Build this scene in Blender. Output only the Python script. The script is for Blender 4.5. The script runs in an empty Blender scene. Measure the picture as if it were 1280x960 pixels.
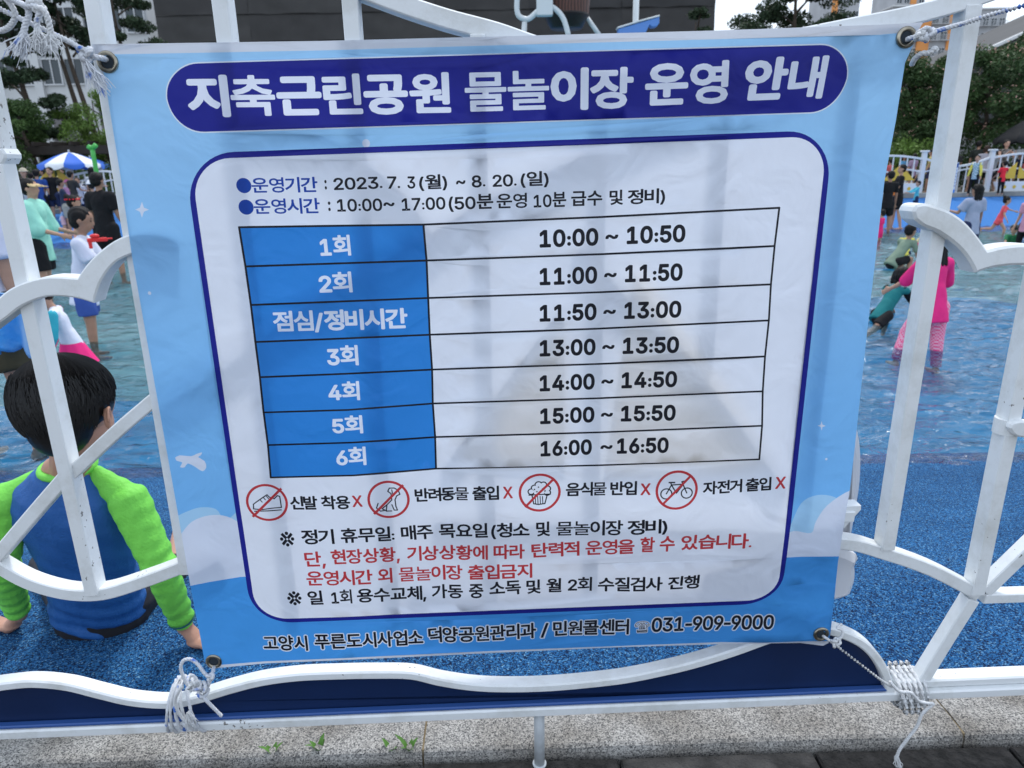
import bpy, math, random, time
import numpy as np
from mathutils import Vector, Matrix, noise
from mathutils.geometry import delaunay_2d_cdt
T0 = time.time()
R = math.radians
sc = bpy.context.scene
col = sc.collection

# ------------------------------------------------------------------ camera
FPX, PITCH, ROLL = 870.0, R(17.0), R(1.05)
CAM = Vector((0, 0, 1.144))
fwd = Vector((0, math.cos(PITCH), -math.sin(PITCH)))
rt0 = Vector((1, 0, 0)); up0 = Vector((0, math.sin(PITCH), math.cos(PITCH)))
rt = rt0 * math.cos(ROLL) - up0 * math.sin(ROLL)
up = up0 * math.cos(ROLL) + rt0 * math.sin(ROLL)
cd = bpy.data.cameras.new('camera'); cam = bpy.data.objects.new('camera', cd); col.objects.link(cam)
cd.sensor_width = 36; cd.lens = FPX / 1280 * 36; cd.clip_start = .02; cd.clip_end = 2000
cam.matrix_world = Matrix(((rt.x, up.x, -fwd.x, CAM.x), (rt.y, up.y, -fwd.y, CAM.y), (rt.z, up.z, -fwd.z, CAM.z), (0, 0, 0, 1)))
cd.dof.use_dof = True; cd.dof.focus_distance = 1.12; cd.dof.aperture_fstop = 9.0
sc.camera = cam

# ------------------------------------------------------------------ light
SUN_EL, SUN_AZ = R(58), R(12)      # behind the fence, a little to the right
w = bpy.data.worlds.new('World'); sc.world = w; w.use_nodes = True
nt = w.node_tree; N = nt.nodes; L = nt.links
bg = N['Background']; sky = N.new('ShaderNodeTexSky'); sky.sky_type = 'NISHITA'; sky.sun_disc = False
sky.sun_elevation = SUN_EL; sky.sun_rotation = SUN_AZ; sky.air_density = 1.3; sky.dust_density = 2.5
tc = N.new('ShaderNodeTexCoord'); mp = N.new('ShaderNodeMapping'); mp.inputs['Scale'].default_value = (1, 1, 2.2)
nz = N.new('ShaderNodeTexNoise'); nz.inputs['Scale'].default_value = 2.1; nz.inputs['Detail'].default_value = 8; nz.inputs['Roughness'].default_value = .55
rp = N.new('ShaderNodeValToRGB'); rp.color_ramp.elements[0].position = .36; rp.color_ramp.elements[1].position = .62
rp.color_ramp.elements[0].color = (.35, .35, .35, 1)
mx = N.new('ShaderNodeMix'); mx.data_type = 'RGBA'; mx.inputs['B'].default_value = (9.9, 11.1, 12.9, 1)
L.new(tc.outputs['Generated'], mp.inputs['Vector']); L.new(mp.outputs['Vector'], nz.inputs['Vector'])
L.new(nz.outputs['Fac'], rp.inputs['Fac']); L.new(rp.outputs['Color'], mx.inputs['Factor'])
L.new(sky.outputs['Color'], mx.inputs['A']); L.new(mx.outputs['Result'], bg.inputs['Color'])
bg.inputs['Strength'].default_value = .085
sd = bpy.data.lights.new('sun', 'SUN'); sd.energy = 1.3; sd.angle = R(10); sd.color = (1, .98, .95)
sun = bpy.data.objects.new('sun', sd); col.objects.link(sun)
dirv = Vector((math.sin(SUN_AZ) * math.cos(SUN_EL), math.cos(SUN_AZ) * math.cos(SUN_EL), math.sin(SUN_EL)))
sun.rotation_euler = dirv.to_track_quat('Z', 'Y').to_euler()
sc.view_settings.view_transform = 'Standard'; sc.view_settings.look = 'None'
sc.view_settings.exposure = 0.66; sc.view_settings.gamma = 1
sc.cycles.max_bounces = 8; sc.cycles.transparent_max_bounces = 12

# ------------------------------------------------------------------ pixel helpers (real depth is always given)
def ray(px, py): return fwd * FPX + rt * (px - 640) + up * (480 - py)
def pz(px, py, z):
    d = ray(px, py); return CAM + d * ((z - CAM.z) / d.z)
def py_(px, py, Y):
    d = ray(px, py); return CAM + d * (Y / d.y)
D = 1.12; FA = R(1.9)
fu = Vector((math.cos(FA), math.sin(FA), 0)); fn = Vector((-math.sin(FA), math.cos(FA), 0)); FO = Vector((0, D, 0))
def fl(px, py, wd=0.0):
    """photo pixel -> (u, z) on the fence plane pushed back by wd"""
    d = ray(px, py); t = ((FO + fn * wd - CAM).dot(fn)) / d.dot(fn); p = CAM + d * t
    return ((p - FO).dot(fu), p.z)

# ------------------------------------------------------------------ object helpers
def tag(o, label=None, cat=None, group=None, kind=None):
    if label: o['label'] = label
    if cat: o['category'] = cat
    if group: o['group'] = group
    if kind: o['kind'] = kind
    return o
def empty(name, loc=(0, 0, 0), rz=0, **k):
    o = bpy.data.objects.new(name, None); col.objects.link(o); o.location = loc; o.rotation_euler = (0, 0, rz)
    o.empty_display_size = .1
    return tag(o, **k)
def link(name, me, parent=None, **k):
    o = bpy.data.objects.new(name, me); col.objects.link(o)
    if parent: o.parent = parent
    return tag(o, **k)
class MB:
    def __init__(s): s.v = []; s.f = []; s.m = []
    def add(s, v, f, m=0):
        b = len(s.v); s.v += [tuple(p) for p in v]; s.f += [tuple(i + b for i in q) for q in f]; s.m += [m] * len(f); return s
    def box(s, c, d, rz=0, m=0, M=None):
        x, y, z = d[0] / 2, d[1] / 2, d[2] / 2
        vs = [Vector((a * x, b * y, e * z)) for a in (-1, 1) for b in (-1, 1) for e in (-1, 1)]
        if M is not None: vs = [M @ p for p in vs]
        elif rz: q = Matrix.Rotation(rz, 3, 'Z'); vs = [q @ p for p in vs]
        c = Vector(c)
        return s.add([p + c for p in vs], [(0, 1, 3, 2), (4, 6, 7, 5), (0, 4, 5, 1), (2, 3, 7, 6), (0, 2, 6, 4), (1, 5, 7, 3)], m)
    def bbox(s, c, d, b=.003, m=0, rz=0):
        """box with chamfered edges"""
        x, y, z = d[0] / 2, d[1] / 2, d[2] / 2
        pts = []
        for sx in (-1, 1):
            for sy in (-1, 1):
                for sz in (-1, 1):
                    pts += [(sx * (x - b), sy * (y - b), sz * z), (sx * (x - b), sy * y, sz * (z - b)), (sx * x, sy * (y - b), sz * (z - b))]
        def id(sx, sy, sz, k): return ((sx > 0) * 4 + (sy > 0) * 2 + (sz > 0)) * 3 + k
        fs = []
        for sgn in (-1, 1):
            fs.append([id(a, b_, sgn, 0) for a, b_ in ((-1, -1), (1, -1), (1, 1), (-1, 1))])
            fs.append([id(a, sgn, b_, 1) for a, b_ in ((-1, -1), (1, -1), (1, 1), (-1, 1))])
            fs.append([id(sgn, a, b_, 2) for a, b_ in ((-1, -1), (1, -1), (1, 1), (-1, 1))])
        for a in (-1, 1):
            for b_ in (-1, 1):
                fs.append([id(-1, a, b_, 0), id(1, a, b_, 0), id(1, a, b_, 1), id(-1, a, b_, 1)])
                fs.append([id(a, -1, b_, 0), id(a, 1, b_, 0), id(a, 1, b_, 2), id(a, -1, b_, 2)])
                fs.append([id(a, b_, -1, 1), id(a, b_, 1, 1), id(a, b_, 1, 2), id(a, b_, -1, 2)])
                for e in (-1, 1): fs.append([id(a, b_, e, 0), id(a, b_, e, 1), id(a, b_, e, 2)])
        q = Matrix.Rotation(rz, 3, 'Z'); c = Vector(c)
        return s.add([q @ Vector(p) + c for p in pts], fs, m)
    def tube(s, pts, r, n=8, m=0, cap=True, twist=None):
        pts = [Vector(p) for p in pts]; k = len(pts)
        rr = r if hasattr(r, '__len__') else [r] * k
        T = [(pts[min(i + 1, k - 1)] - pts[max(i - 1, 0)]).normalized() for i in range(k)]
        a = Vector((0, 0, 1)) if abs(T[0].z) < .9 else Vector((1, 0, 0))
        nrm = (a - T[0] * a.dot(T[0])).normalized(); vs = []; dist = 0
        for i in range(k):
            nrm = (nrm - T[i] * nrm.dot(T[i])).normalized(); bi = T[i].cross(nrm)
            if i: dist += (pts[i] - pts[i - 1]).length
            for j in range(n):
                th = 2 * math.pi * j / n; q = rr[i]; ph = 0
                if twist:
                    q = rr[i] * (.80 + .24 * abs(math.cos(1.5 * th))); ph = dist * twist
                vs.append(pts[i] + (nrm * math.cos(th + ph) + bi * math.sin(th + ph)) * q)
        fs = [(i * n + j, i * n + (j + 1) % n, (i + 1) * n + (j + 1) % n, (i + 1) * n + j) for i in range(k - 1) for j in range(n)]
        if cap: fs += [tuple(range(n))[::-1], tuple(range((k - 1) * n, k * n))]
        return s.add(vs, fs, m)
    def lathe(s, prof, c=(0, 0, 0), n=16, m=0):
        vs = []; c = Vector(c)
        for r, z in prof:
            for j in range(n): t = 2 * math.pi * j / n; vs.append(c + Vector((r * math.cos(t), r * math.sin(t), z)))
        k = len(prof)
        return s.add(vs, [(i * n + j, i * n + (j + 1) % n, (i + 1) * n + (j + 1) % n, (i + 1) * n + j) for i in range(k - 1) for j in range(n)], m)
    def ell(s, c, rx, ry=None, rz=None, n=12, k=8, m=0, M=None):
        ry = ry or rx; rz = rz or rx; vs = []; c = Vector(c)
        for i in range(k + 1):
            ph = math.pi * i / k
            for j in range(n):
                th = 2 * math.pi * j / n
                p = Vector((rx * math.sin(ph) * math.cos(th), ry * math.sin(ph) * math.sin(th), rz * math.cos(ph)))
                if M is not None: p = M @ p
                vs.append(c + p)
        return s.add(vs, [(i * n + j, (i + 1) * n + j, (i + 1) * n + (j + 1) % n, i * n + (j + 1) % n) for i in range(k) for j in range(n)], m)
    def mesh(s, name, mats, smooth=False):
        me = bpy.data.meshes.new(name); me.from_pydata(s.v, [], s.f)
        for q in (mats if isinstance(mats, (list, tuple)) else [mats]): me.materials.append(q)
        if any(s.m): me.polygons.foreach_set('material_index', s.m)
        if smooth: me.polygons.foreach_set('use_smooth', [True] * len(me.polygons))
        me.update(); return me
    def build(s, name, mats, parent=None, smooth=False, **k):
        return link(name, s.mesh(name, mats, smooth), parent, **k)

def norm2(a):
    l = math.hypot(*a) or 1; return (a[0] / l, a[1] / l)
def plate(mb, poly, w0, w1, ch=.002, m=0, M=None):
    """closed polygon in (u,z), extruded over depth w0..w1 (w0 nearer the camera) with chamfered edges"""
    n = len(poly); A = sum(poly[i][0] * poly[(i + 1) % n][1] - poly[(i + 1) % n][0] * poly[i][1] for i in range(n))
    if A < 0: poly = poly[::-1]
    ins = []
    for i in range(n):
        p, q, r = poly[i - 1], poly[i], poly[(i + 1) % n]
        d1 = norm2((q[0] - p[0], q[1] - p[1])); d2 = norm2((r[0] - q[0], r[1] - q[1]))
        nn = norm2((-(d1[1] + d2[1]), d1[0] + d2[0])); ins.append((q[0] + nn[0] * ch, q[1] + nn[1] * ch))
    vs = [(u, w0, z) for u, z in ins] + [(u, w0 + ch, z) for u, z in poly] + [(u, w1 - ch, z) for u, z in poly] + [(u, w1, z) for u, z in ins]
    fs = [tuple(range(n)), tuple(range(3 * n, 4 * n))[::-1]]
    for k in range(3):
        for i in range(n): fs.append((k * n + i, k * n + n + i, k * n + n + (i + 1) % n, k * n + (i + 1) % n))
    if M: vs = [M(v) for v in vs]
    return mb.add(vs, fs, m)
def ribbon(mb, path, wid, w0, w1, ch=.002, m=0):
    """bar of width wid following a path in (u,z), depth w0..w1"""
    n = len(path); Lp = []; Rp = []
    ww = wid if hasattr(wid, '__len__') else [wid] * n
    for i in range(n):
        p = path[max(i - 1, 0)]; q = path[min(i + 1, n - 1)]
        d = norm2((q[0] - p[0], q[1] - p[1])); nx, ny = -d[1], d[0]; h = ww[i] / 2
        Lp.append((path[i][0] + nx * h, path[i][1] + ny * h)); Rp.append((path[i][0] - nx * h, path[i][1] - ny * h))
    return plate(mb, Lp + Rp[::-1], w0, w1, ch, m)
def catmull(pts, k=6):
    out = []; n = len(pts)
    for i in range(n - 1):
        p0, p1, p2, p3 = [np.array(pts[max(0, min(n - 1, j))], float) for j in (i - 1, i, i + 1, i + 2)]
        for s in range(k):
            t = s / k
            out.append(tuple(.5 * ((2 * p1) + (-p0 + p2) * t + (2 * p0 - 5 * p1 + 4 * p2 - p3) * t * t + (-p0 + 3 * p1 - 3 * p2 + p3) * t ** 3)))
    out.append(tuple(float(x) for x in pts[-1])); return out

# ------------------------------------------------------------------ materials
def mat(name, c, rough=.6, spec=.4, metal=0, bump=0, bscale=60, var=0, vscale=6, c2=None, coat=0, detail=4, sheen=0):
    m = bpy.data.materials.new(name); m.use_nodes = True; t = m.node_tree; b = t.nodes['Principled BSDF']
    b.inputs['Base Color'].default_value = (*c, 1); b.inputs['Roughness'].default_value = rough
    b.inputs['Specular IOR Level'].default_value = spec; b.inputs['Metallic'].default_value = metal
    if coat: b.inputs['Coat Weight'].default_value = coat; b.inputs['Coat Roughness'].default_value = .25
    tcn = t.nodes.new('ShaderNodeTexCoord')
    if var or c2:
        nz = t.nodes.new('ShaderNodeTexNoise'); nz.inputs['Scale'].default_value = vscale; nz.inputs['Detail'].default_value = detail
        t.links.new(tcn.outputs['Object'], nz.inputs['Vector'])
        rp = t.nodes.new('ShaderNodeValToRGB'); rp.color_ramp.elements[0].position = .35; rp.color_ramp.elements[1].position = .65
        a = c2 if c2 else tuple(x * (1 - var) for x in c)
        rp.color_ramp.elements[0].color = (*a, 1); rp.color_ramp.elements[1].color = (*c, 1)
        t.links.new(nz.outputs['Fac'], rp.inputs['Fac']); t.links.new(rp.outputs['Color'], b.inputs['Base Color'])
    if bump:
        n2 = t.nodes.new('ShaderNodeTexNoise'); n2.inputs['Scale'].default_value = bscale; n2.inputs['Detail'].default_value = 5
        t.links.new(tcn.outputs['Object'], n2.inputs['Vector'])
        bp = t.nodes.new('ShaderNodeBump'); bp.inputs['Strength'].default_value = bump; bp.inputs['Distance'].default_value = .01
        t.links.new(n2.outputs['Fac'], bp.inputs['Height']); t.links.new(bp.outputs['Normal'], b.inputs['Normal'])
    return m
_fc = {}
def fabric(c, rough=.85, var=.12):
    k = tuple(round(x, 3) for x in c)
    if k not in _fc: _fc[k] = mat('fabric', c, rough, .2, bump=.35, bscale=22, var=var, vscale=9)
    return _fc[k]
def pattern_fabric(c1, c2, scale, kind='checker'):
    m = mat('printed_fabric', c1, .8, .2, bump=.3, bscale=22); t = m.node_tree; b = t.nodes['Principled BSDF']
    tcn = [n for n in t.nodes if n.type == 'TEX_COORD'][0]
    if kind == 'checker':
        k = t.nodes.new('ShaderNodeTexChecker'); k.inputs['Color1'].default_value = (*c1, 1); k.inputs['Color2'].default_value = (*c2, 1)
        k.inputs['Scale'].default_value = scale; t.links.new(tcn.outputs['Object'], k.inputs['Vector']); t.links.new(k.outputs['Color'], b.inputs['Base Color'])
    else:
        k = t.nodes.new('ShaderNodeTexVoronoi'); k.inputs['Scale'].default_value = scale; rp = t.nodes.new('ShaderNodeValToRGB')
        rp.color_ramp.interpolation = 'CONSTANT'; rp.color_ramp.elements[0].color = (*c1, 1); rp.color_ramp.elements[1].color = (*c2, 1); rp.color_ramp.elements[1].position = .5
        sp = t.nodes.new('ShaderNodeSeparateColor'); t.links.new(tcn.outputs['Object'], k.inputs['Vector']); t.links.new(k.outputs['Color'], sp.inputs[0])
        t.links.new(sp.outputs[0], rp.inputs['Fac']); t.links.new(rp.outputs['Color'], b.inputs['Base Color'])
    return m
def white_paint():
    """powder-coated white metal: small chips, faint dirt"""
    m = mat('white_fence_paint', (.74, .77, .78), .42, .5, bump=.04, bscale=180); t = m.node_tree; b = t.nodes['Principled BSDF']
    tcn = [n for n in t.nodes if n.type == 'TEX_COORD'][0]
    n1 = t.nodes.new('ShaderNodeTexNoise'); n1.inputs['Scale'].default_value = 9; n1.inputs['Detail'].default_value = 9; n1.inputs['Roughness'].default_value = .7
    r1 = t.nodes.new('ShaderNodeValToRGB'); r1.color_ramp.elements[0].position = .3; r1.color_ramp.elements[1].position = .52
    r1.color_ramp.elements[0].color = (.60, .61, .59, 1); r1.color_ramp.elements[1].color = (.76, .785, .795, 1)
    n2 = t.nodes.new('ShaderNodeTexNoise'); n2.inputs['Scale'].default_value = 130; n2.inputs['Detail'].default_value = 2
    n3 = t.nodes.new('ShaderNodeTexNoise'); n3.inputs['Scale'].default_value = 5; n3.inputs['Detail'].default_value = 3
    mu = t.nodes.new('ShaderNodeMath'); mu.operation = 'MULTIPLY'
    r2 = t.nodes.new('ShaderNodeValToRGB'); r2.color_ramp.elements[0].position = .425; r2.color_ramp.elements[1].position = .435
    mx = t.nodes.new('ShaderNodeMix'); mx.data_type = 'RGBA'; mx.inputs['B'].default_value = (.20, .19, .18, 1)
    for q in (n1, n2, n3): t.links.new(tcn.outputs['Object'], q.inputs['Vector'])
    t.links.new(n1.outputs['Fac'], r1.inputs['Fac']); t.links.new(n2.outputs['Fac'], mu.inputs[0]); t.links.new(n3.outputs['Fac'], mu.inputs[1])
    t.links.new(mu.outputs[0], r2.inputs['Fac']); t.links.new(r2.outputs['Color'], mx.inputs['Factor'])
    t.links.new(r1.outputs['Color'], mx.inputs['A']); t.links.new(mx.outputs['Result'], b.inputs['Base Color'])
    return m
M_FENCE = white_paint()
M_NAVY = mat('navy_panel', (.008, .025, .092), .35, .5, var=.25, vscale=5)
M_NAVYEDGE = mat('blue_lip', (.03, .09, .30), .4)
M_STEEL = mat('galvanised_white', (.5, .53, .55), .45, .5, bump=.2, bscale=90, var=.15, vscale=20)
def granite():
    m = bpy.data.materials.new('granite'); m.use_nodes = True; t = m.node_tree; b = t.nodes['Principled BSDF']; b.inputs['Roughness'].default_value = .85
    tcn = t.nodes.new('ShaderNodeTexCoord')
    v = t.nodes.new('ShaderNodeTexVoronoi'); v.inputs['Scale'].default_value = 400; sp = t.nodes.new('ShaderNodeSeparateColor')
    r = t.nodes.new('ShaderNodeValToRGB'); e = r.color_ramp.elements; e[0].color = (.05, .05, .052, 1); e[1].color = (.48, .47, .45, 1)
    e.new(.16).color = (.15, .15, .15, 1); e.new(.50).color = (.28, .275, .265, 1)
    n = t.nodes.new('ShaderNodeTexNoise'); n.inputs['Scale'].default_value = 7; n.inputs['Detail'].default_value = 6
    r2 = t.nodes.new('ShaderNodeValToRGB'); r2.color_ramp.elements[0].color = (.62, .58, .53, 1); r2.color_ramp.elements[1].color = (1.05, 1.03, 1, 1); r2.color_ramp.elements[0].position = .35; r2.color_ramp.elements[1].position = .6
    mu = t.nodes.new('ShaderNodeMix'); mu.data_type = 'RGBA'; mu.blend_type = 'MULTIPLY'; mu.inputs['Factor'].default_value = 1
    bp = t.nodes.new('ShaderNodeBump'); bp.inputs['Strength'].default_value = .5; bp.inputs['Distance'].default_value = .003
    t.links.new(tcn.outputs['Object'], v.inputs['Vector']); t.links.new(tcn.outputs['Object'], n.inputs['Vector'])
    t.links.new(v.outputs['Color'], sp.inputs[0]); t.links.new(sp.outputs[0], r.inputs['Fac']); t.links.new(r.outputs['Color'], mu.inputs['A'])
    t.links.new(n.outputs['Fac'], r2.inputs['Fac']); t.links.new(r2.outputs['Color'], mu.inputs['B']); t.links.new(mu.outputs['Result'], b.inputs['Base Color'])
    t.links.new(sp.outputs[0], bp.inputs['Height']); t.links.new(bp.outputs['Normal'], b.inputs['Normal'])
    return m
M_GRANITE = granite()
def ground_mat():
    """blue rubber granules near, painted pool floor further out"""
    m = bpy.data.materials.new('blue_rubber_floor'); m.use_nodes = True; t = m.node_tree; b = t.nodes['Principled BSDF']
    b.inputs['Roughness'].default_value = .9; b.inputs['Specular IOR Level'].default_value = .12
    tcn = t.nodes.new('ShaderNodeTexCoord'); g = t.nodes.new('ShaderNodeNewGeometry')
    v = t.nodes.new('ShaderNodeTexVoronoi'); v.inputs['Scale'].default_value = 320; v.inputs['Randomness'].default_value = 1
    sp = t.nodes.new('ShaderNodeSeparateColor'); r = t.nodes.new('ShaderNodeValToRGB'); e = r.color_ramp.elements
    e[0].color = (.006, .016, .045, 1); e[1].color = (.17, .34, .50, 1)
    e.new(.30).color = (.007, .026, .080, 1); e.new(.46).color = (.015, .085, .22, 1); e.new(.80).color = (.024, .135, .33, 1); e.new(.93).color = (.06, .20, .38, 1)
    t.links.new(tcn.outputs['Object'], v.inputs['Vector']); t.links.new(v.outputs['Color'], sp.inputs[0]); t.links.new(sp.outputs[0], r.inputs['Fac'])
    xyz = t.nodes.new('ShaderNodeSeparateXYZ'); t.links.new(g.outputs['Position'], xyz.inputs[0])
    nz = t.nodes.new('ShaderNodeTexNoise'); nz.inputs['Scale'].default_value = .5; nz.inputs['Detail'].default_value = 3; t.links.new(g.outputs['Position'], nz.inputs['Vector'])
    def mth(op, a, bb):
        q = t.nodes.new('ShaderNodeMath'); q.operation = op
        for i, s_ in enumerate((a, bb)):
            if isinstance(s_, (int, float)): q.inputs[i].default_value = s_
            else: t.links.new(s_, q.inputs[i])
        return q.outputs[0]
    # distance where the light floor begins: left side 4.9 m, right side further
    off = mth('MULTIPLY', mth('SUBTRACT', nz.outputs['Fac'], .5), mth('MULTIPLY', mth('ADD', xyz.outputs['X'], 3.0), 1.6))
    yy = mth('ADD', xyz.outputs['Y'], off)
    q = t.nodes.new('ShaderNodeMapRange'); q.inputs['From Min'].default_value = -.5; q.inputs['From Max'].default_value = 2.2; q.inputs['To Min'].default_value = 5.0; q.inputs['To Max'].default_value = 9.0
    t.links.new(xyz.outputs['X'], q.inputs['Value'])
    far = mth('GREATER_THAN', yy, q.outputs[0])
    farcol = t.nodes.new('ShaderNodeValToRGB'); fe = farcol.color_ramp.elements
    fe[0].color = (.14, .31, .33, 1); fe[1].color = (.27, .38, .33, 1); fe[0].position = .2; fe[1].position = .8
    n3 = t.nodes.new('ShaderNodeTexNoise'); n3.inputs['Scale'].default_value = .9; t.links.new(g.outputs['Position'], n3.inputs['Vector']); t.links.new(n3.outputs['Fac'], farcol.inputs['Fac'])
    wet = mth('GREATER_THAN', xyz.outputs['Y'], 3.4); mw = t.nodes.new('ShaderNodeMix'); mw.data_type = 'RGBA'; mw.inputs['B'].default_value = (.020, .24, .39, 1); t.links.new(wet, mw.inputs['Factor']); t.links.new(r.outputs['Color'], mw.inputs['A'])
    mx = t.nodes.new('ShaderNodeMix'); mx.data_type = 'RGBA'; t.links.new(far, mx.inputs['Factor']); t.links.new(mw.outputs['Result'], mx.inputs['A']); t.links.new(farcol.outputs['Color'], mx.inputs['B'])
    # worn and damp patches
    nw = t.nodes.new('ShaderNodeTexNoise'); nw.inputs['Scale'].default_value = 2.3; nw.inputs['Detail'].default_value = 7; nw.inputs['Roughness'].default_value = .65; t.links.new(g.outputs['Position'], nw.inputs['Vector'])
    rw = t.nodes.new('ShaderNodeValToRGB'); rw.color_ramp.elements[0].position = .36; rw.color_ramp.elements[1].position = .62; rw.color_ramp.elements[0].color = (.78, .80, .83, 1); rw.color_ramp.elements[1].color = (1.05, 1.05, 1.05, 1); t.links.new(nw.outputs['Fac'], rw.inputs['Fac'])
    mpw = t.nodes.new('ShaderNodeMix'); mpw.data_type = 'RGBA'; mpw.blend_type = 'MULTIPLY'; mpw.inputs['Factor'].default_value = 1; t.links.new(mx.outputs['Result'], mpw.inputs['A']); t.links.new(rw.outputs['Color'], mpw.inputs['B']); mx = mpw
    # far deck: bright blue again past 16.4 m, plain paving past the rim
    f2 = mth('GREATER_THAN', xyz.outputs['Y'], 15.9); mx2 = t.nodes.new('ShaderNodeMix'); mx2.data_type = 'RGBA'
    mx2.inputs['B'].default_value = (.045, .17, .44, 1); t.links.new(f2, mx2.inputs['Factor']); t.links.new(mx.outputs['Result'], mx2.inputs['A'])
    f3 = mth('GREATER_THAN', xyz.outputs['Y'], 21.1); mx3 = t.nodes.new('ShaderNodeMix'); mx3.data_type = 'RGBA'
    mx3.inputs['B'].default_value = (.19, .18, .165, 1); t.links.new(f3, mx3.inputs['Factor']); t.links.new(mx2.outputs['Result'], mx3.inputs['A'])
    t.links.new(mx3.outputs['Result'], b.inputs['Base Color'])
    bp = t.nodes.new('ShaderNodeBump'); bp.inputs['Strength'].default_value = .9; bp.inputs['Distance'].default_value = .002
    t.links.new(v.outputs['Distance'], bp.inputs['Height']); t.links.new(bp.outputs['Normal'], b.inputs['Normal'])
    return m
def water_mat():
    m = bpy.data.materials.new('pool_water'); m.use_nodes = True; t = m.node_tree; t.nodes.clear()
    o = t.nodes.new('ShaderNodeOutputMaterial'); tr = t.nodes.new('ShaderNodeBsdfTransparent'); gl = t.nodes.new('ShaderNodeBsdfGlossy')
    tr.inputs['Color'].default_value = (.66, .84, .95, 1); gl.inputs['Roughness'].default_value = .13; gl.inputs['Color'].default_value = (1, 1, 1, 1)
    g = t.nodes.new('ShaderNodeNewGeometry'); mp = t.nodes.new('ShaderNodeMapping'); mp.inputs['Scale'].default_value = (1.0, 1.5, 1)
    n1 = t.nodes.new('ShaderNodeTexNoise'); n1.inputs['Scale'].default_value = 5.5; n1.inputs['Detail'].default_value = 5; n1.inputs['Roughness'].default_value = .55; n1.inputs['Distortion'].default_value = .8
    n2 = t.nodes.new('ShaderNodeTexNoise'); n2.inputs['Scale'].default_value = 14; n2.inputs['Detail'].default_value = 4
    t.links.new(g.outputs['Position'], mp.inputs['Vector']); t.links.new(mp.outputs['Vector'], n1.inputs['Vector']); t.links.new(mp.outputs['Vector'], n2.inputs['Vector'])
    b1 = t.nodes.new('ShaderNodeBump'); b1.inputs['Strength'].default_value = 1; b1.inputs['Distance'].default_value = .03
    b2 = t.nodes.new('ShaderNodeBump'); b2.inputs['Strength'].default_value = 1; b2.inputs['Distance'].default_value = .012
    t.links.new(n1.outputs['Fac'], b1.inputs['Height']); t.links.new(n2.outputs['Fac'], b2.inputs['Height']); t.links.new(b1.outputs['Normal'], b2.inputs['Normal'])
    fr = t.nodes.new('ShaderNodeFresnel'); fr.inputs['IOR'].default_value = 1.34
    t.links.new(b2.outputs['Normal'], fr.inputs['Normal']); t.links.new(b2.outputs['Normal'], gl.inputs['Normal'])
    mx = t.nodes.new('ShaderNodeMixShader'); t.links.new(fr.outputs[0], mx.inputs[0]); t.links.new(tr.outputs[0], mx.inputs[1]); t.links.new(gl.outputs[0], mx.inputs[2])
    t.links.new(mx.outputs[0], o.inputs['Surface'])
    return m
# ------------------------------------------------------------------ ground, water, kerb
WZ = -0.28
KA = R(.9)
PROF = [(1.238, .018), (1.7, .008), (3.12, -.27), (3.5, -.34), (5.0, -.46), (14.8, -.46), (16.4, -.30), (20.9, .20), (21.1, .20), (400, .25)]
def gz(y):
    for (a, za), (b, zb) in zip(PROF, PROF[1:]):
        if a <= y <= b: return za + (zb - za) * (y - a) / (b - a)
    return PROF[0][1] if y < PROF[0][0] else PROF[-1][1]
M_GROUND = ground_mat()
mb = MB(); xs = [-300, -40, -12, -5, -2, 0, 2, 5, 12, 40, 300]; ysr = [p[0] for p in PROF]
vs = []
for y in ysr:
    for x in xs:
        sk = math.tan(KA) * x if y < 2 else 0
        if abs(x) > 12 and y < 2: sk = 0
        vs.append((x, y + sk, gz(y) - (.0 if abs(x) < 100 else 0)))
nx = len(xs)
mb.add(vs, [(i * nx + j, i * nx + j + 1, (i + 1) * nx + j + 1, (i + 1) * nx + j) for i in range(len(ysr) - 1) for j in range(nx - 1)])
mb.build('pool_deck', M_GROUND, kind='structure')
mb = MB()
yw = 3.0; rg = np.random.default_rng(4)
yl = np.concatenate([np.arange(yw, 7, .035), np.arange(7, 16.8, .08)]); nxw = 330; XX = np.linspace(-1, 1, nxw)
Yg = np.repeat(yl[:, None], nxw, 1); Xg = XX[None, :] * (Yg * .95 + 1.2); Zg = np.zeros_like(Xg)
for k in range(26):
    lam = .10 * 1.13 ** k * .9; lam = min(lam, .34) * rg.uniform(.7, 1.25); th = math.pi / 2 + rg.normal() * .5; am = lam * (.010 if lam > .2 else .011)
    ph = rg.uniform(0, 6.28); wv_ = np.sin(2 * math.pi / lam * (Xg * math.cos(th) + Yg * math.sin(th)) + ph + .8 * np.sin(Xg * 1.7 + k) + .8 * np.sin(Yg * 1.3 + k * 2)); Zg += am * (1 - np.abs(wv_) * 1.6 if k % 2 else wv_)
Zg = (Zg - Zg.mean()) * np.clip((Yg - yw) / .25, .1, 1)
mb.add(np.stack([Xg, Yg, WZ + Zg], -1).reshape(-1, 3).tolist(), [(i * nxw + j, i * nxw + j + 1, (i + 1) * nxw + j + 1, (i + 1) * nxw + j) for i in range(len(yl) - 1) for j in range(nxw - 1)])
mb.build('water', water_mat(), smooth=True, kind='structure', label='shallow rippled water of the splash pool')
# stone coping round the far edge, in countable blocks
cop = empty('pool_rim', (0, 21.0, .2), kind='structure', label='grey stone rim along the far side of the pool')
M_RIM = mat('rim_stone', (.30, .30, .28), .8, bump=.4, bscale=30, var=.3, vscale=3)
bm_ = MB().bbox((0, 0, .06), (.97, .34, .14), .012).mesh('rim_block', M_RIM)
for i in range(-24, 26):
    o = link('rim_block', bm_, cop); o.location = (i * .99, 0, random.Random(i).uniform(-.004, .004))
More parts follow.
